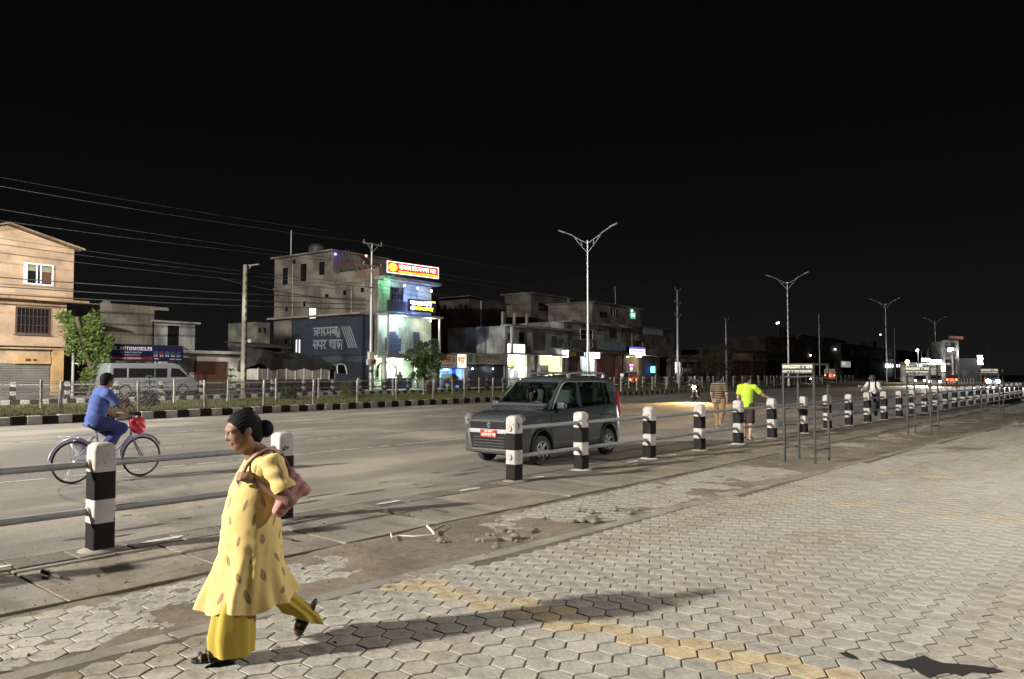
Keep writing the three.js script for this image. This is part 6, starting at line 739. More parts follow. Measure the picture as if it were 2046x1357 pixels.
{ // blue balcony house
  const g = base('building', 'grey two storey house with blue balcony boards, white glare light and a red shutter', 'building', 1127, 54), o = bays(g, { px: [1127, 1243], top: 648, ground: 705, mat: paintM([0.33, 0.35, 0.37]), depth: 9, pier: paintM([0.2, 0.08, 0.085]), bays: [{ x0: 1134, x1: 1157, kind: 'shutter', mat: M([0.1, 0.05, 0.06], .6) }, { x0: 1160, x1: 1192, kind: 'open', mat: M([0.5, 0.52, 0.52], .7), light: [[.9, 1, 1], 40], stuff: [['glass_case', .22, 0, .3, 2.0, M([0.4, 0.5, 0.42], .3), -1], ['glass_case', .78, 0, .26, 2.0, M([0.35, 0.5, 0.5], .3), -1], ['doorway', .5, 0, .24, 2.3, M([0.02, 0.03, 0.03], .8), -1.8]] }, { x0: 1202, x1: 1232, kind: 'shutter', mat: M([0.16, 0.05, 0.055], .6) }] });
  board(g, 1131, 700, 1150, 712, .12, devaTex(256, 128, '#c7b486', '#8a4a20', [['la', 'sa']], { boxes: [[120, 0, 136, 60, '#e0a030']] })); board(g, 1151, 700, 1166, 712, .12, devaTex(256, 128, '#324a5a', '#607a86', [['na', 'ra']])); board(g, 1170, 703, 1197, 716, .5, canvasTex(16, 16, (c) => { c.fillStyle = '#fff'; c.fillRect(0, 0, 16, 16); }), { lit: 1.8, cd: 12, col: [.95, .98, 1] });
  part('balcony_floor', bx(o.W, .2, 1.4, o.W / 2, o.gy + .1, .3), CONC, g); const ry = o.gy + 1.0; for (let k = 0; k < 6; k++) part('balcony_board', bx(o.W * .082, 1.2, .06, o.W * (.48 + k * .088), ry, .95), M([0.16, 0.24, 0.3], .7), g); part('balcony_board', bx(o.W * .42, 1.2, .06, o.W * .22, ry, .95), M([0.07, 0.07, 0.085], .7), g); part('round_sign', [place(new THREE.TorusGeometry(.45, .09, 8, 24), o.W * .33, ry, 1.02)], M([0.25, 0.25, 0.28], .6), g);
  win(g, 1159, 658, 1184, 679, { frame: FRW, rows: 1 }); win(g, 1193, 658, 1202, 668, { bars: 1 }); win(g, 1216, 655, 1231, 676, { bars: 2 }); part('wall_panel', [bx(1.6, .8, .05, o.W * .62, o.H - 1.3, .025)], paintM([0.5, 0.5, 0.5]), g); part('roof_ledge', bx(o.W + .8, .22, 2.2, o.W / 2, o.H, .4), paintM([0.4, 0.41, 0.42]), g); part('drain_pipe', [rod([.2, 0, .2], [.2, o.H, .2], .08), rod([.6, 0, .25], [.6, o.H, .25], .05)], M([0.08, 0.07, 0.07], .7), g);
  { const r = rect(g, 1127, 700, 1130.5, 714, 0, .7); const b = part('projecting_sign', bx(.12, r.h, .9, r.x + .1, r.y, .7), glow([.95, .98, 1], 2.2), g); areaLamp(g.X0 + r.x + .05, r.y + bY, 53.3, g.X0 - 8, 3, 52, .8, r.h, new THREE.Color(.95, .98, 1), 5); }
  const u = base('building', 'upper storey with dark windows and a green lit opening above the blue balcony', 'building', 1184, 58), q = bays(u, { px: [1184, 1280], top: 612, mat: paintM([0.24, 0.22, 0.2]), depth: 8 }); win(u, 1197, 623, 1213, 636, {}); win(u, 1220, 618, 1234, 632, { bars: 2, bw: .1, barM: FRW }); win(u, 1258, 622, 1270, 638, { lit: glow([.1, .5, .35], .35) }); part('green_lamp', [sph(.14, loc(u, 1264, 630)[0], loc(u, 1264, 630)[1], .2), sph(.1, loc(u, 1261, 621)[0], loc(u, 1261, 621)[1], .2)], glow([.4, 1, .8], 9), u); part('roof_slab', bx(q.W + 1, .2, 9, q.W / 2, q.H + .1, -3.8), paintM([0.2, 0.19, 0.18]), u); part('aerial', rod([loc(u, 1241, 610)[0], q.H, -1], [loc(u, 1241, 610)[0] - .2, q.H + 3.4, -1], .04), FRW, u);
}
{ // purple house with stepped signs
  const g = base('building', 'dim mauve house with a bright blue and white sign over a yellow lit porch', 'building', 1246, 54), o = bays(g, { px: [1246, 1346], top: 655, ground: 712, mat: paintM([0.15, 0.13, 0.15]), depth: 9, bays: [{ x0: 1252, x1: 1276, kind: 'open', mat: M([0.12, 0.1, 0.09], .8), light: [[1, .85, .5], 10], stuff: [['crate', .6, 0, .5, 1, M([0.08, 0.05, 0.04], .8)]] }, { x0: 1284, x1: 1312, kind: 'shutter', mat: M([0.06, 0.055, 0.06], .6) }, { x0: 1318, x1: 1340, kind: 'open', mat: M([0.1, 0.09, 0.08], .9), stuff: [['crate', .5, 0, .6, 1.1, M([0.06, 0.05, 0.05], .8)]] }] });
  board(g, 1257, 694, 1288, 709, .5, devaTex(512, 256, '#ffffff', '#46b8c8', [['ma', 'na', 'pa', 'la'], ['sa']], { y: 120, h: 70, boxes: [[0, 0, 512, 70, '#5a58c8']] }), { lit: 0.75, cd: 5, col: [.85, .95, 1] }); board(g, 1284, 655, 1323, 669, .3, devaTex(512, 192, '#8c88a4', '#6a6682', [['la', 'ha', 'ra'], ['sa']], { line: [30, 150, 400, 24] })); board(g, 1290, 697, 1311, 710, .2, devaTex(256, 128, '#5e5868', '#7a7484', [['ra', 'sa', 'na']]));
  part('porch_roof', bx(o.W * .5, .12, 1.8, o.W * .22, o.gy + .05, .7, { rx: .12 }), M([0.4, 0.34, 0.2], .7), g); part('porch_lamp', rod([o.W * .14, o.gy - .15, .8], [o.W * .24, o.gy - .15, .8], .05), glow([1, .85, .45], 14), g); pointLamp(g.X0 + o.W * .19, o.gy - .3 + bY, 53.2, new THREE.Color(1, .82, .42), 12, 3); part('shrine_roof', ext([[-.9, 0], [.9, 0], [0, .9]], .5).translate(o.W * .2, 6.6, .3), paintM([0.24, 0.22, 0.22]), g); part('column', [rod([o.W * .1, o.gy, .5], [o.W * .1, 7.6, .5], .1), rod([o.W * .3, o.gy, .5], [o.W * .3, 6.4, .5], .1)], paintM([0.28, 0.26, 0.26]), g); win(g, 1273, 680, 1281, 692, {}); win(g, 1300, 676, 1308, 690, {}); win(g, 1330, 672, 1338, 690, {}); part('roof_ledge', bx(o.W + .4, .2, 1.4, o.W / 2, o.H, .2), paintM([0.14, 0.13, 0.14]), g);
  part('neon_sign', [rb(1.1, .3, .1, .05, loc(g, 1257, 730)[0], loc(g, 1257, 730)[1], .4)], glow([.45, .05, 1], 3), g); part('round_light', sph(.35, loc(g, 1258, 737)[0], loc(g, 1258, 737)[1], .3, [1.2, .7, .3]), glow([.85, .85, 1], .8), g); { const r = rect(g, 1300, 732, 1308, 745, .1, .4); part('blue_screen', bx(r.w, r.h, .1, r.x, r.y, .45), glow([.1, .45, 1], 1.6), g); areaLamp(g.X0 + r.x, r.y + bY, 53.45, g.X0 + r.x, r.y, 30, r.w, r.h, new THREE.Color(.2, .5, 1), 4); }
}
{ // dim buildings farther along
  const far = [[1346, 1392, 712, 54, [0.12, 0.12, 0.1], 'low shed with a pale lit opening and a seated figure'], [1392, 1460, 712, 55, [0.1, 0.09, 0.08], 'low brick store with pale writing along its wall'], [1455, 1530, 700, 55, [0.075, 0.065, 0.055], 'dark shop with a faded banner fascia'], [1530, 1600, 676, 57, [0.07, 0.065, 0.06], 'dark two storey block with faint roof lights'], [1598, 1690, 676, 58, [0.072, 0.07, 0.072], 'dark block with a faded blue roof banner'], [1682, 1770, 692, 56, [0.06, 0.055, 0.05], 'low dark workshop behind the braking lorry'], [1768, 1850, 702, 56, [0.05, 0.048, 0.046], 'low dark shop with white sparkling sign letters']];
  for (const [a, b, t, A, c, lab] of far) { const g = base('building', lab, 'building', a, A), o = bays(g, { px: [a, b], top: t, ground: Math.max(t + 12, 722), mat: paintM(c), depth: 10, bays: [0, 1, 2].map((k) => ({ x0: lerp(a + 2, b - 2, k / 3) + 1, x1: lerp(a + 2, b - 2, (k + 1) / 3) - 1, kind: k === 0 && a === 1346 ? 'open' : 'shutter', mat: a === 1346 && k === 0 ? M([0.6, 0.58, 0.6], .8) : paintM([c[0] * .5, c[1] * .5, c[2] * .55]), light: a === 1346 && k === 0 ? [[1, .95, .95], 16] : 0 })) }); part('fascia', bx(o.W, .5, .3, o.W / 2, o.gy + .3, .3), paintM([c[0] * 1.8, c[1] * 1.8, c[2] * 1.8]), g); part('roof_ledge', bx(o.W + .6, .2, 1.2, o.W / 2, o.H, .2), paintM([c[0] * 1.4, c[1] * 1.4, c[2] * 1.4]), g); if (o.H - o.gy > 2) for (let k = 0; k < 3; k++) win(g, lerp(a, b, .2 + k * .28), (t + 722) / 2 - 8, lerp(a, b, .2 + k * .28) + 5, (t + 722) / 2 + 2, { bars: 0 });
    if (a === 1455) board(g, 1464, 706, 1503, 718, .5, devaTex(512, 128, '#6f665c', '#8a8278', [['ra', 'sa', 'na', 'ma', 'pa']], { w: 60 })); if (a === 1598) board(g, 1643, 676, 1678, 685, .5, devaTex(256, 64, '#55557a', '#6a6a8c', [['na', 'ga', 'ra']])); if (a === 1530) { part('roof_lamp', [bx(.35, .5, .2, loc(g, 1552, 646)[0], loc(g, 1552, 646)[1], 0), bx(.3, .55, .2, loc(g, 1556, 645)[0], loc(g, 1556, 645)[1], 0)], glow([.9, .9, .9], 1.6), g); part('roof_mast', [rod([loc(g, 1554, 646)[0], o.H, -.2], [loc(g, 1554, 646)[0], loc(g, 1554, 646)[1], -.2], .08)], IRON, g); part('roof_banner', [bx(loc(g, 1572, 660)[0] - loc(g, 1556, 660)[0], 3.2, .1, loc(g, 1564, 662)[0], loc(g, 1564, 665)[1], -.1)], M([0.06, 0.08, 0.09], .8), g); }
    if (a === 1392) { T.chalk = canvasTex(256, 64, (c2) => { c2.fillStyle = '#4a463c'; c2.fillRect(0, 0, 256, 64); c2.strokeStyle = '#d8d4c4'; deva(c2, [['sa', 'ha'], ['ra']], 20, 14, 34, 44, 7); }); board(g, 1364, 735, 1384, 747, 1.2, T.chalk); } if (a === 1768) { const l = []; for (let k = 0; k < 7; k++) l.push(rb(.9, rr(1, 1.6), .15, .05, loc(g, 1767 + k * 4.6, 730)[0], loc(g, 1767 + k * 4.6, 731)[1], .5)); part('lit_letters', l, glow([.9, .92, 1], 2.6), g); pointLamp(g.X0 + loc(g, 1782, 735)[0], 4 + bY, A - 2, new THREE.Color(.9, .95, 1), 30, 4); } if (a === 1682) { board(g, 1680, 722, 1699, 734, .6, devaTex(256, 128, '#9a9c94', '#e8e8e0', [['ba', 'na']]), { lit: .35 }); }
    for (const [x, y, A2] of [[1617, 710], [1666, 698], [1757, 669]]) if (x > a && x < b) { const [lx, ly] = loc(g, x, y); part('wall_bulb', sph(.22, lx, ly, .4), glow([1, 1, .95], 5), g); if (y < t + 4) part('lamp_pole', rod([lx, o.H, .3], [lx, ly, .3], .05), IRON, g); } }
  const r = thing('roof_tower', 'pale square water tower room above the dark workshop', 'tower', [0, 0, 0]); { const [X, y] = onA(1735, 690, 62); part('tower_wall', bx(5, 14, 5, X, 7, -62), paintM([0.1, 0.095, 0.09]), r); }
}
{ // far right: lit petrol front, white framed building, signs (road bends towards them)
  const at = (px, py, D) => { const [X, y, A] = dep(px, py, D); return [X, y, -A]; }, face = Math.PI / 2 - YAW - 0.2;
  const put = (name, lab, cat, px, D) => { const p = at(px, HOR, D); return thing(name, lab, cat, [p[0], 0, p[2]], -Math.PI / 2 + YAW + Math.PI - 0.12 + Math.PI * .5 - Math.PI * .5 - YAW * 0 - Math.PI / 2 + Math.PI); };
  const D = 150, m = D / FOC; // metres per picture pixel there
  const W = thing('building', 'white framed narrow tower building lit from below beside the yellow sign', 'building', [at(1900, HOR, D)[0], 0, at(1900, HOR, D)[2]], YAW - Math.PI / 2), wm = paintM([0.2, 0.2, 0.21]), P = (px) => (px - 1900) * m, Y = (py) => EYE + (HOR - py) * m;
  part('wall', bx(P(1913) - P(1886), Y(682), 4, 0, Y(682) / 2, -2.5), paintM([0.12, 0.12, 0.13]), W); part('frame', [bx(.5, Y(680), .5, P(1886), Y(680) / 2, 0), bx(.5, Y(680), .5, P(1913), Y(680) / 2, 0), ...[682, 698, 716, 728].map((y) => bx(P(1913) - P(1886), .45, .5, 0, Y(y), 0.02))], wm, W); part('lit_window', bx(1, .7, .2, P(1899), Y(699), .3), glow([1, 1, .85], 3), W); part('roof_banner', bx(2.8, .6, .2, P(1912), Y(675), 0), M([0.3, 0.14, 0.1], .8), W); pointLamp(W.position.x, Y(703), -W.position.z - 2.2, new THREE.Color(1, 1, .9), 14, 4);
  for (const [x, y0, y1] of [[1898, 700, 742], [1904, 716, 742]]) part('column', rod([P(x), 0, 1.2], [P(x), Y(y0), 1.2], .25), wm, W);
  const S = thing('shop', 'brightly lit shop front with two white signs and a yellow hanging sign', 'shop', [at(1855, HOR, D)[0], 0, at(1855, HOR, D)[2]], YAW - Math.PI / 2), Q = (px) => (px - 1855) * m; part('wall', [bx(8, 3.9, .3, 0, 1.95, -3), bx(8.2, .3, 3.4, 0, Y(727), -1.4)], paintM([0.35, 0.35, 0.34]), S); part('lit_sign', [bx(Q(1857) - Q(1841), .55, .2, Q(1849), Y(719), .3), bx(Q(1880) - Q(1857), .75, .2, Q(1868.5), Y(723), .35)], glow([.95, .96, 1], 3), S); part('yellow_sign', bx(.7, 1.4, .2, Q(1882), Y(735), .6), glow([1, .95, .1], 1.8), S); part('lit_panel', bx(.9, .7, .1, Q(1837), Y(732), .2), glow([.9, .95, 1], 1.2), S); part('post', [rod([Q(1842), 0, 0], [Q(1842), Y(700), 0], .08), rod([Q(1855), 0, 0], [Q(1855), Y(697), 0], .08)], IRON, S); pointLamp(S.position.x - 1.2, 3.2, -S.position.z - 1.8, new THREE.Color(1, 1, .95), 45, 5);
  const R = thing('shop', 'grey shop front with a stacked white neon sign on its corner', 'shop', [at(1935, HOR, D)[0], 0, at(1935, HOR, D)[2]], YAW - Math.PI / 2); part('wall', bx(7, Y(716), 3, 0, Y(716) / 2, -3), paintM([0.08, 0.08, 0.085]), R); part('lit_sign', [0, 1, 2, 3].map((k) => bx(.9, .32, .2, 2.1 + (k % 2) * .12, Y(712 + k * 5), .4)), glow([.9, .95, 1], 4), R); pointLamp(R.position.x, 4, -R.position.z - 2.5, new THREE.Color(.9, .95, 1), 8, 4);
  for (let k = 0; k < 6; k++) { const px = 1915 + k * 6, p = at(px, 757, 120); const b = thing('barrier_post', 'short white post in the row before the lit shops', 'post', [p[0], -.1, p[2]], 0, 'short posts by the lit shops'); part('post', cyl(.06, .06, 1.0, 0, .5, 0, 8), FRW, b); }
}
// ---------------------------------------------------------------- street lamps, poles, wires
function streetLamp(X, A, H, lab) {
  const g = thing('street_lamp', lab, 'street lamp', [X, .1, -A], 0, 'double armed street lamps on the median'), m = M([0.55, 0.56, 0.57], .38, { metalness: .5 }), m2 = M([0.3, 0.31, 0.33], .45, { metalness: .4 });
  part('pole', [rod([0, 0, 0], [0, H * .45, 0], .13, .1, 12), rod([0, H * .45, 0], [0, H, 0], .085, .06, 12), cyl(.22, .22, .06, 0, .03, 0, 14)], m, g);
  for (const s of [-1, 1]) { const a = part('arm', [tube([[0, H - .25, 0], [0, H + .1, s * .7], [0, H + .62, s * 1.6], [0, H + .78, s * 2.0]], .042, 8, 24), tube([[0, H - 1.0, 0], [0, H - .35, s * .6], [0, H + .28, s * 1.15]], .03, 6, 16), rod([0, H - .02, s * .55], [0, H - .38, s * .52], .02)], m2, g); part('lamp_head', rb(.26, .09, .75, .035, 0, H + .92, s * 2.3, { rx: -s * .34 }), m2, a); part('lens', bx(.2, .02, .5, 0, H + .872, s * 2.3, { rx: -s * .34 }), M([0.4, 0.4, 0.38], .2), a); }
  return g;
}
{ const L = [[1174, 480, 30, 'double armed street lamp rising behind the grey car'], [1573, 563, 28.5, 'double armed street lamp seen through the first tree guard'], [1769, 607, 26.5, 'faint double armed street lamp beyond the motorcycle rider'], [1868, 642, 25, 'faintest double armed street lamp far down the median']]; for (const [x, y, A, lab] of L) { const [X, h] = onA(x, y, A); streetLamp(X, A, h - .1, lab); } }
const mPole = M([0.42, 0.42, 0.42], .45, { metalness: .4 });
function steelPole(px, py, A, lab, arms = 3) { const [X, y] = onA(px, py, A), H = y - .12, g = thing('power_pole', lab, 'power pole', [X, .12, -A], 0, 'steel power poles'); part('shaft', [rod([0, 0, 0], [0, H * .35, 0], .17, .16, 12), rod([0, H * .35, 0], [0, H * .7, 0], .14, .13, 12), rod([0, H * .7, 0], [0, H, 0], .11, .09, 12)], mPole, g); for (let k = 0; k < arms; k++) { const ay = H - .12 - k * 1.95, a = part('cross_arm', [bx(2.3, .1, .09, 0, ay, .12), rod([-.7, ay, .12], [0, ay - .7, .1], .025), rod([.7, ay, .12], [0, ay - .7, .1], .025)], M([0.25, 0.25, 0.25], .5), g); for (const s of [-1.05, 1.05]) part('insulator', cyl(.05, .035, .28, s, ay + .18, .12, 8), M([0.3, 0.28, 0.25], .3), a); } return { g, X, H }; }
const P1 = steelPole(743, 486, 50.5, 'tall steel power pole with three cross arms in front of the hotel'); part('meter_box', [rb(.5, .75, .3, .03, -.28, 3.1, .25), rb(.4, .5, .25, .03, -.5, 2.55, .25)], M([0.6, 0.55, 0.5], .6), P1.g); part('label_plate', bx(.4, .5, .02, .1, 2.6, .3), M([0.25, 0.06, 0.05], .6), P1.g); part('band', cyl(.19, .19, .25, 0, 1.75, 0, 12), IRON, P1.g);
const P2 = steelPole(1353, 578, 48, 'tall steel power pole beside the orange headlight'); steelPole(1450, 636, 50, 'thin dark power pole above the striped shirt', 1); steelPole(1636, 628, 44, 'plain steel pole behind the first tree guard', 0); steelPole(1787, 656, 40, 'plain steel pole above the motorcycle rider', 0); steelPole(1972, 660, 33, 'pale pole beside the white headlight glare', 0);
{ const [X, y] = onA(490, 529, 50.2), H = y - .12, g = thing('power_pole', 'square concrete pole with a short top arm and a round meter', 'power pole', [X, .12, -50.2]); part('shaft', loft([[-.17, .17], [-.12, .12]].map(([a, b], k) => [[a, k * H, b], [b, k * H, b], [b, k * H, a], [a, k * H, a]])), paintM([0.34, 0.32, 0.28]), g); const rc = []; for (let k = 0; k < 14; k++) rc.push(bx(.1, .26, .012, 0, 1.2 + k * .6, .165 - k * .0025)); part('hole', rc, M([0.05, 0.045, 0.04], .9), g); part('top_arm', [rod([0, H - .1, 0], [1.1, H + .15, .1], .05), rod([.1, H - .5, 0], [.5, H - .02, .05], .025)], M([0.4, 0.38, 0.35], .5), g); part('meter', [cyl(.2, .2, .12, .25, 4.0, .22, 16, { rx: Math.PI / 2 })], M([0.02, 0.02, 0.02], .5), g); part('meter_glass', cyl(.15, .15, .04, .25, 4.0, .3, 16, { rx: Math.PI / 2 }), M([0.6, 0.62, 0.62], .2), g); }
{ const [X, y] = onA(148, 640, 52.3), g = thing('iron_post', 'thin iron post with a bracket beside the leafy creeper', 'post', [X, .12, -52.3]); part('post', rod([0, 0, 0], [0, y, 0], .09), M([0.25, 0.24, 0.22], .6), g); part('bracket', bx(.5, .08, .08, .2, 2.2, 0), FRW, g); }
{ // wires, each its own line sagging between poles
  const mw = M([0.05, 0.05, 0.052], .7), wire = (a, b, sag, r, lab) => { const pts = []; for (let k = 0; k <= 16; k++) { const t = k / 16; pts.push([lerp(a[0], b[0], t), lerp(a[1], b[1], t) - sag * 4 * t * (1 - t), -lerp(a[2], b[2], t)]); } one('power_line', tube(pts, r, 4, 40), mw, lab, 'wire', 'overhead power lines'); };
  const PX = P1.X, PH = P1.H, QX = P2.X, QH = P2.H, l1 = 'overhead wire running from beyond the tan house to the hotel pole', l2 = 'overhead wire between the two tall steel poles', l3 = 'thin overhead wire beyond the farther steel pole';
  for (const [y0, y1, dA] of [[12.9, PH + .15, 0], [11.75, PH - 1.6, .1], [10.75, PH - 1.8, -.3], [10.2, PH - 3.6, .2], [9.75, PH - 3.9, -.2], [9.2, PH - 4.2, .1], [14.9, PH + 1.9, 6]]) wire([4, y0, 50.5 + dA], [PX, y1, 50.5 + dA], .45, .015, l1);
  for (const [y0, y1] of [[6.4, 7.9], [5.9, 7.5], [7.0, 8.4]]) wire([4, y0 + .5, 52.6], [PX, y1, 51.2], .35, .035, 'sagging service cable crossing in front of the tan house'); wire([32, 8.7, 50.2], [PX, 8.2, 50.5], .4, .03, 'cable from the concrete pole to the hotel pole');
  for (const [d, s] of [[.15, .3], [-1.6, .3], [-1.8, .5], [-3.6, .4], [-3.9, .6]]) wire([PX, PH + d, 50.4], [QX, QH + d * .95, 48.1], s * 2.2, .017, l2); for (const d of [.1, -1.8, -3.7]) wire([QX, QH + d, 48], [190, 13.6 + d * .9, 44], 1.3, .025, l3);
}
// ---------------------------------------------------------------- far bollards
{ const lab = 'small black and white bollard of the railing along the far footpath', grp = 'bollards along the far footpath', proto = thing('far_bollard', lab, 'bollard', [15.2, .16, -48.25], 0, grp), s = .24;
  part('black_base', bx(s, .27, s, 0, .135, 0), KB, proto); part('white_band', bx(s, .22, s, 0, .38, 0), KW, proto); part('black_band', bx(s, .26, s, 0, .62, 0), KB, proto); part('white_cap', [bx(s, .2, s, 0, .85, 0), bx(s * .8, .06, s * .8, 0, .98, 0)], KW, proto);
  let X = 15.2; const xs = [X]; for (let k = 0; k < 34; k++) { X += 2.9 + (k > 16 ? .4 : 0); xs.push(X); if (k === 12 || k === 13) continue; copy(proto, [X, .16, -48.25], rr(-.05, .05)); }
  for (let k = 0; k < 30; k++) { if (k === 12 || k === 13) continue; const r = thing('far_pipe_rail', 'pair of thin pipes of the railing along the far footpath', 'railing', [(xs[k] + xs[k + 1]) / 2, .16, -48.25], 0, 'pipe rails along the far footpath'), L = xs[k + 1] - xs[k]; for (const y of [.38, .85]) part('pipe', rod([-L / 2 + .1, y, 0], [L / 2 - .1, y, 0], .04, .04, 8), mPipe, r); }
}
// ---------------------------------------------------------------- trees and plants
function leaves(n, place_, size, cols, droop = .4) {
  const pos = [], uv = [], g = new THREE.BufferGeometry(), q = new THREE.Quaternion(), e = new THREE.Euler(), a = new THREE.Vector3();
  for (let i = 0; i < n; i++) { const p = place_(i), s = size * rr(.6, 1.4); e.set(rr(-1, 1) - droop, rr(0, 6.28), rr(-.8, .8)); q.setFromEuler(e); for (const v of [[0, 0, 0], [.28, .06, .5], [0, .0, 1], [0, 0, 0], [0, 0, 1], [-.28, .06, .5]]) { a.set(v[0] * s, v[1] * s, v[2] * s).applyQuaternion(q); pos.push(p[0] + a.x, p[1] + a.y, p[2] + a.z); } }
  g.setAttribute('position', new THREE.Float32BufferAttribute(pos, 3)); return g;
}
const leafM = (c) => M(c, .7, { side: THREE.DoubleSide, phys: true, transmission: .25, thickness: 0 });
{ const [X] = onA(178, 746, 51.5), g = thing('tree', 'leafy drooping green creeper tree beside the tan house', 'tree', [X, .12, -51.5]); part('trunk', tube([[0, 0, 0], [.1, 1.5, .1], [-.3, 3, 0], [-.9, 5.2, .1]], .12, 7, 24), M([0.08, 0.06, 0.04], .9), g); part('limb', [tube([[0, 1.8, .1], [.7, 2.9, .2], [1.4, 3.6, .1]], .06, 6, 14), tube([[-.3, 3, 0], [.3, 3.9, .1], [.6, 4.2, 0]], .05, 6, 12)], M([0.08, 0.06, 0.04], .9), g);
  const cl = []; for (let k = 0; k < 26; k++) { const t = rnd(); cl.push([lerp(-1.5, .3, rnd()) + .8 * (1 - t) + rr(-.3, .3), lerp(.9, 5.3, t), rr(-.5, .5), rr(.25, .55)]); } for (let k = 0; k < 10; k++) cl.push([rr(.3, 1.2), rr(2.4, 4.2), rr(-.4, .4), rr(.15, .3)]); part('crown', leaves(4200, () => { const c = cl[Math.floor(rnd() * cl.length)], th = rr(0, 6.28), ph = Math.acos(rr(-1, 1)), r = c[3] * Math.cbrt(rnd()); return [c[0] + r * Math.sin(ph) * Math.cos(th), c[1] + r * Math.cos(ph) * 1.2, c[2] + r * Math.sin(ph) * Math.sin(th)]; }, .2, 0, .8), leafM([0.1, 0.15, 0.025]), g); }
{ const [X] = onA(846, 746, 45), g = thing('tree', 'young broad leaved tree in front of the hotel porch', 'tree', [X, .12, -45]); part('trunk', tube([[0, 0, 0], [.05, 1.2, 0], [-.05, 2.6, .05], [0, 3.8, 0]], .06, 7, 20), M([0.09, 0.075, 0.05], .9), g); part('limb', [0, 1, 2, 3, 4].map((k) => tube([[0, 1.2 + k * .45, 0], [Math.cos(k * 2.4) * .5, 1.7 + k * .45, Math.sin(k * 2.4) * .5], [Math.cos(k * 2.4) * 1.0, 2.0 + k * .45, Math.sin(k * 2.4) * 1.0]], .025, 5, 8)), M([0.09, 0.075, 0.05], .9), g); const cl = []; for (let k = 0; k < 34; k++) cl.push([rr(-1.3, 1.2), rr(.7, 4.3), rr(-1, 1), rr(.25, .5)]); part('crown', leaves(3000, () => { const c = cl[Math.floor(rnd() * cl.length)], th = rr(0, 6.28), ph = Math.acos(rr(-1, 1)), r = c[3] * Math.cbrt(rnd()); return [c[0] + r * Math.sin(ph) * Math.cos(th), c[1] + r * Math.cos(ph), c[2] + r * Math.sin(ph) * Math.sin(th)]; }, .24, 0, .5), leafM([0.07, 0.12, 0.03]), g); }
{ const bush = (px, py, A, h, w, lab, c) => { const [X] = onA(px, 746, A), g = thing('shrub', lab, 'shrub', [X, .16, -A], 0, 'small shrubs planted on the median'); part('stems', [0, 1, 2, 3, 4].map((k) => rod([0, 0, 0], [Math.cos(k * 1.26) * w * .3, h * .7, Math.sin(k * 1.26) * w * .3], .012)), M([0.06, 0.05, 0.03], .9), g); part('foliage', leaves(700, () => { const t = rr(.1, 1), a = rr(0, 6.28), r = w * .5 * Math.sqrt(rnd()) * (1.15 - .5 * t); return [Math.cos(a) * r, h * t, Math.sin(a) * r]; }, .13, 0, .2), leafM(c), g); };
  bush(692, 785, 37.5, .95, 1.0, 'yellowish shrub on the grass by the lorry cab', [0.12, 0.12, 0.03]); bush(577, 795, 36, .75, .9, 'dark low shrub on the grass below the lorry', [0.04, 0.06, 0.02]); bush(298, 800, 34, .7, .8, 'low shrub on the grass below the minibus', [0.04, 0.05, 0.02]); bush(240, 805, 33, .5, .8, 'dry reddish shrub behind the cyclist', [0.1, 0.06, 0.03]); bush(862, 770, 36.6, .9, .8, 'red flowered shrub on the grass by the hotel', [0.12, 0.04, 0.03]);
  for (let k = 0; k < 9; k++) bush(1400 + k * 22, 770, 33 + (k % 3), rr(.7, 1.2), rr(.8, 1.3), 'dark shrub among the distant fence posts', [0.04, 0.045, 0.02]);
  const pine = (px, A, h, lab) => { const [X] = onA(px, 746, A), g = thing('young_pine', lab, 'tree', [X, .16, -A], 0, 'young tiered pines'); part('trunk', rod([0, 0, 0], [0, h, 0], .03, .012), M([0.05, 0.045, 0.03], .9), g); for (let k = 0; k < 5; k++) { const y = h * (.15 + k * .2), r = .65 * (1 - k * .17), l = []; for (let i = 0; i < 6; i++) { const a = i * 1.047 + k * .4; l.push(loft([[.02], [.06], [.012]].map(([w], j) => { const d = [.02, r * .55, r][j], yy = y + [0, .1, .02][j]; return [[Math.cos(a) * d - Math.sin(a) * w, yy, Math.sin(a) * d + Math.cos(a) * w], [Math.cos(a) * d, yy + .03, Math.sin(a) * d], [Math.cos(a) * d + Math.sin(a) * w, yy, Math.sin(a) * d - Math.cos(a) * w], [Math.cos(a) * d, yy - .03, Math.sin(a) * d]]; }))); } part('branch_tier', l, M([0.02, 0.035, 0.018], .8), g); } };
  pine(461, 37, 1.75, 'small dark tiered pine before the white garage'); pine(299, 39, 1.35, 'small dark tiered pine before the minibus'); 
  { const [X] = onA(1437, 746, 40), g = thing('tree', 'dim bushy tree behind the two walking boys', 'tree', [X, .1, -40]); part('trunk', rod([0, 0, 0], [0, 3, 0], .12), M([0.06, 0.05, 0.03], .9), g); const cl = []; for (let k = 0; k < 40; k++) cl.push([rr(-3.2, 2.6), rr(1.5, 5.4), rr(-2, 2), rr(.5, 1)]); part('crown', leaves(3000, () => { const c = cl[Math.floor(rnd() * cl.length)], th = rr(0, 6.28), ph = Math.acos(rr(-1, 1)), r = c[3] * Math.cbrt(rnd()); return [c[0] + r * Math.sin(ph) * Math.cos(th), c[1] + r * Math.cos(ph), c[2] + r * Math.sin(ph) * Math.sin(th)]; }, .3), leafM([0.06, 0.06, 0.02]), g); }
}
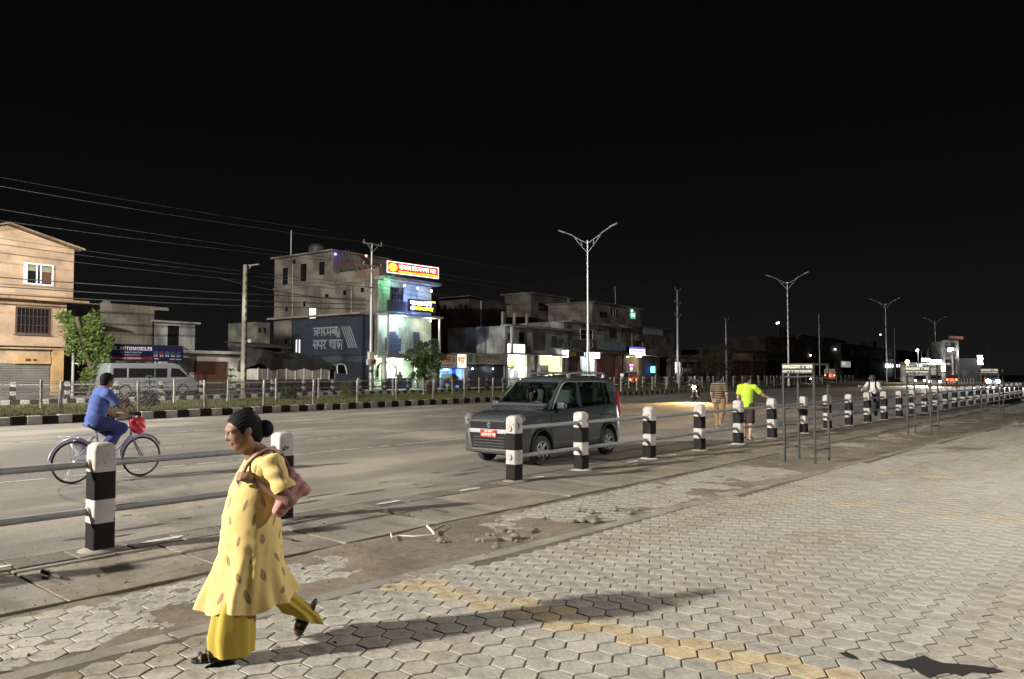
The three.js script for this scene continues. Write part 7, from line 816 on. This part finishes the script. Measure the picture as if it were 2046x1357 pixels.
// ---------------------------------------------------------------- sheds, vehicles and lamps far off
{ const g = base('shed', 'dark plank shed with a small yellow board beside the lorry', 'shed', 504, 55.5), w = loc(g, 562, 746)[0], h = loc(g, 530, 692)[1]; part('back_wall', bx(w, h, 3, w / 2, h / 2, -1.6), M([0.02, 0.018, 0.016], .95), g); for (let k = 0; k < 17; k++) part('plank', bx(w / 17 - .03, h * rr(.85, 1.05), .05, (k + .5) * w / 17, h * .47, 0, { rz: rr(-.02, .02) }), M([0.05, 0.042, 0.035], .95, { map: T.stain }), g); const r = rect(g, 511, 737, 533, 750, .05, .5); part('yellow_board', rbox(r), M([0.4, 0.3, 0.07], .7), g); part('roof_sheet', bx(w + .8, .08, 4.4, w / 2, h + .15, -1.2, { rx: .12 }), M([0.03, 0.03, 0.03], .8), g);
  const p = base('building', 'small distant pale house with two dark windows', 'building', 511, 82); bays(p, { px: [511, 538], top: 644, mat: paintM([0.26, 0.28, 0.24]), depth: 6 }); win(p, 516, 655, 520, 665, { bars: 0 }); win(p, 526, 655, 530, 665, { bars: 0 }); }
function vehicle(kind, lab, X, y, A, turn, o) { const g = thing(kind, lab, o.cat, [X, y, -A], turn), b = o.body || M([0.05, 0.05, 0.055], .35), t = M([0.02, 0.02, 0.02], .8), L = o.L, W = o.W;
  part('body', ext(o.prof, W, { bevel: .07 }), b, g); for (const q of o.win || []) part('window', ext(q, W + .02, { bevel: .005 }), DARK, g); for (const x of o.ax) for (const s of [-1, 1]) part('wheel', cyl(o.r, o.r, .2, x, o.r, s * (W / 2 - .08), 18, { rx: Math.PI / 2 }), t, g);
  const fr = Math.max(...o.prof.map((p) => p[0])), re = Math.min(...o.prof.map((p) => p[0])); part('windscreen', bx(.05, o.ws[1], W * .82, o.ws[2], o.ws[0], 0, { rz: o.ws[3] || 0 }), DARK, g);
  for (const s of [-1, 1]) { part('headlight', sph(o.lamp || .13, fr, o.hl, s * W * .36, [.5, 1, 1], 10), o.head ? glow(o.head, o.hk) : M([0.5, 0.5, 0.5], .1), g); part('tail_light', rb(.06, .24, .16, .03, re, o.hl + .05, s * W * .4), o.tail ? glow([1, .09, .03], o.tail) : M([0.3, 0.01, 0.01], .3), g); }
  if (o.cd) for (const s of [-1, 1]) { const v = new THREE.Vector3(fr + .35, o.hl, s * W * .36).applyAxisAngle(new THREE.Vector3(0, 1, 0), turn); const l = new THREE.SpotLight(o.lc || new THREE.Color(1, .85, .6), o.cd, 0, o.cone || .55, o.cone ? .9 : .6, 2); l.position.set(X + v.x, y + v.y, -A + v.z); const d = new THREE.Vector3(12, -1.2, 0).applyAxisAngle(new THREE.Vector3(0, 1, 0), turn); l.target.position.set(X + v.x + d.x, y + v.y + d.y, -A + v.z + d.z); l.castShadow = true; scene.add(l, l.target); } if (o.tail) { const v = new THREE.Vector3(re - .5, o.hl, 0).applyAxisAngle(new THREE.Vector3(0, 1, 0), turn); pointLamp(X + v.x, y + v.y, A - v.z, new THREE.Color(1, .12, .04), o.tail * .5, 10); } return g; }
const CARP = { cat: 'car', L: 4, W: 1.6, r: .31, ax: [-1.2, 1.25], hl: .72, prof: [[-2, .35], [-2, .95], [-1.75, 1.05], [-1.35, 1.5], [.35, 1.52], [.95, 1.05], [1.85, .9], [2.0, .7], [2.0, .35]], ws: [1.28, .5, .72, .9], win: [[[-1.25, 1.1], [-1.1, 1.42], [-.1, 1.44], [-.1, 1.1]], [[0, 1.1], [0, 1.44], [.3, 1.44], [.7, 1.1]]] };
const LORP = { cat: 'lorry', L: 7, W: 2.2, r: .48, ax: [-2.2, 2.3], hl: .95, prof: [[-3.5, .7], [-3.5, 2.7], [1.3, 2.7], [1.35, 2.5], [3.1, 2.45], [3.4, 1.6], [3.5, .6]], ws: [2.05, .75, 3.28, .35], win: [[[1.7, 1.6], [1.7, 2.2], [2.7, 2.2], [3.0, 1.6]]] };
{
  let [X, A] = gnd(1700, 768, -.1); vehicle('lorry', 'dark lorry with two glowing red tail lights behind the fence', 168, -.1, 40, .1, { ...LORP, tail: 14, hl: 1.3 });
  { const [X, y, A] = dep(1838, 752, 112); vehicle('car', 'approaching car with yellowish headlights lighting the road', X, -.1, A, Math.PI + .14, { ...CARP, head: [1, .85, .55], hk: 40, cd: 420 }); }
  { const [X, y, A] = dep(1868, 752, 100); vehicle('car', 'approaching white lit car beside the second tree guard', X, -.1, A, Math.PI + .12, { ...CARP, head: [1, .97, .85], hk: 30, cd: 160, lc: new THREE.Color(1, .95, .85), body: M([0.3, 0.3, 0.3], .4) }); }
  { const [X, y, A] = dep(1902, 752, 125); vehicle('car', 'departing car with two red tail lights before the white tower building', X, -.1, A, .1, { ...CARP, tail: 12 }); }
  { const [X, y, A] = dep(1982, 757, 104); vehicle('car', 'oncoming car with glaring bluish white headlights near the third tree guard', X, -.1, A, Math.PI + .14, { ...CARP, head: [.85, .95, 1], hk: 260, cd: 2600, cone: .3, lamp: .24, lc: new THREE.Color(.8, .92, 1) }); }
  { const [X] = onA(1258, 760, 50.2); const g = vehicle('rickshaw', 'dark three wheeled rickshaw with red tail lights by the yellow porch', X, .14, 50.2, .9, { cat: 'rickshaw', L: 2.7, W: 1.2, r: .22, ax: [-.85, .9], hl: .6, prof: [[-1.25, .3], [-1.25, 1.0], [-1.1, 1.75], [.55, 1.8], [.95, 1.1], [1.3, .75], [1.3, .3]], ws: [1.35, .6, .78, .5], win: [[[-.9, 1.0], [-.85, 1.6], [.3, 1.62], [.5, 1.0]]], tail: 9 }); }
  { const [X] = onA(908, 765, 50.6); vehicle('rickshaw', 'blue three wheeled rickshaw parked before the blue shop', X, .14, 50.9, .2, { cat: 'rickshaw', L: 2.7, W: 1.2, r: .22, ax: [-.85, .9], hl: .6, body: M([0.05, 0.06, 0.07], .5), prof: [[-1.25, .3], [-1.25, 1.0], [-1.1, 1.5], [-.2, 1.5], [.2, .9], [1.3, .75], [1.3, .3]], ws: [1.1, .3, .5, .7], win: [] }); }
  { const [X] = onA(892, 765, 49.4); motorcycle('dark motorcycle parked beyond the far bollards by the blue shop', X, 49.6, .4, .14); }
  { const [X] = onA(858, 765, 50.3); motorcycle('motorcycle parked by the young tree at the hotel', X, 50.2, .9, .14); }
  { const [X, y] = onA(1620, 757, 31); const l = one('fence_lamp', sph(.12, X, y, -31, [1, 1, 1], 10), glow([1, 1, .7], 8), 'small yellowish bulb among the fence posts', 'lamp'); pointLamp(X, y, 31, new THREE.Color(1, .95, .7), 4, 5); }
  { const p = dep(1813, 723, 140), g = thing('street_lamp', 'single armed street lamp glowing yellow far beyond the rider', 'street lamp', [p[0], 0, -p[2]]); part('pole', rod([.2, 0, 0], [.2, p[1] + .1, 0], .1), IRON, g); part('arm', rod([.2, p[1] + .1, 0], [-1.4, p[1] + .1, 0], .05), IRON, g); part('lamp_head', sph(.35, 0, p[1], 0), glow([1, .9, .3], 9), g); pointLamp(p[0], p[1] - .5, p[2], new THREE.Color(1, .85, .4), 60, 10); }
  { const p = dep(1833, 700, 140), g = thing('street_lamp', 'single armed street lamp glowing white above the lit shops', 'street lamp', [p[0], 0, -p[2]]); part('pole', rod([.9, 0, 0], [.9, p[1], 0], .1), IRON, g); part('lamp_head', rb(.9, .25, .4, .08, 0, p[1], 0, { rz: .3 }), glow([.9, .95, 1], 4), g); pointLamp(p[0], p[1] - .6, p[2], new THREE.Color(.9, .95, 1), 18, 10); }
  // people at the shops
  const fig = (px, A, s, lab, o) => { const [X] = onA(px, 746, A), P = thing('person', lab, 'person', [X, .14, -A], o.t || 0, 'people standing by the shops'); P.scale.setScalar(s); dressed(P, walk(), 1, { n: 48, long: true, sleeve: .9, shirt: o.shirt, pants: M([0.03, 0.03, 0.035], .9), yaw: 0 }); };
  fig(1243, 50.4, 1, 'person in white standing beside the rickshaw', { shirt: M([0.7, 0.7, 0.72], .8) }); fig(1351, 51.5, .95, 'dark figure standing before the pale lit shed', { shirt: M([0.03, 0.03, 0.03], .8), t: 1 }); fig(799, 51.8, .98, 'person standing at the hotel porch', { shirt: M([0.2, 0.25, 0.3], .8), t: -1.5 });
}
// ---------------------------------------------------------------- the two lamps outside the frame
{ const m = M([0.4, 0.41, 0.42], .45, { metalness: .5 }), g = thing('high_mast_lamp', 'tall mast ringed with floodlights standing in the median beyond the tan house', 'mast lamp', [MAST.X, .1, -MAST.A]); part('mast', rod([0, 0, 0], [0, MAST.y - .1, 0], .3, .12, 14), m, g); part('ring', place(new THREE.TorusGeometry(.9, .06, 8, 28), 0, MAST.y, 0, { rx: Math.PI / 2 }), m, g); part('spoke', [0, 1, 2].map((k) => rod([Math.cos(k * 1.047) * .9, MAST.y, Math.sin(k * 1.047) * .9], [-Math.cos(k * 1.047) * .9, MAST.y, -Math.sin(k * 1.047) * .9], .04)), m, g); for (let k = 0; k < 8; k++) { const a = k * Math.PI / 4, f = part('floodlight', rb(.4, .35, .2, .04, Math.cos(a) * 1.05, MAST.y + .05, Math.sin(a) * 1.05, { ry: -a + Math.PI / 2 }), IRON, g); part('lens', bx(.34, .04, .18, Math.cos(a) * 1.05, MAST.y - .15, Math.sin(a) * 1.05, { ry: -a + Math.PI / 2 }), glow([1, .92, .75], 40), f); }
  const single = (X, A, y, lab, toA) => { const h = thing('street_lamp', lab, 'street lamp', [X, 0, -A]), s = toA > A ? -1 : 1, d = Math.abs(toA - A); part('pole', rod([0, 0, 0], [0, y + .1, 0], .09, .06, 12), m, h); part('arm', tube([[0, y - .1, 0], [0, y + .12, s * d * .4], [0, y + .12, s * (d - .3)]], .04, 8, 16), m, h); part('lamp_head', rb(.3, .1, .7, .04, 0, y + .09, s * d), m, h); part('lens', bx(.2, .03, .4, 0, y + .02, s * d), glow([1, .95, .9], 30), h); };
  single(FAR_L.X, FAR_L.A + 4.2, FAR_L.y, 'single armed street lamp on the far footpath beside the tan house', FAR_L.A); single(LAMP_R.X, LAMP_R.A - 1.6, LAMP_R.y, 'single armed street lamp standing at the back of the hexagon paving', LAMP_R.A); }
renderer.render(scene, camera);
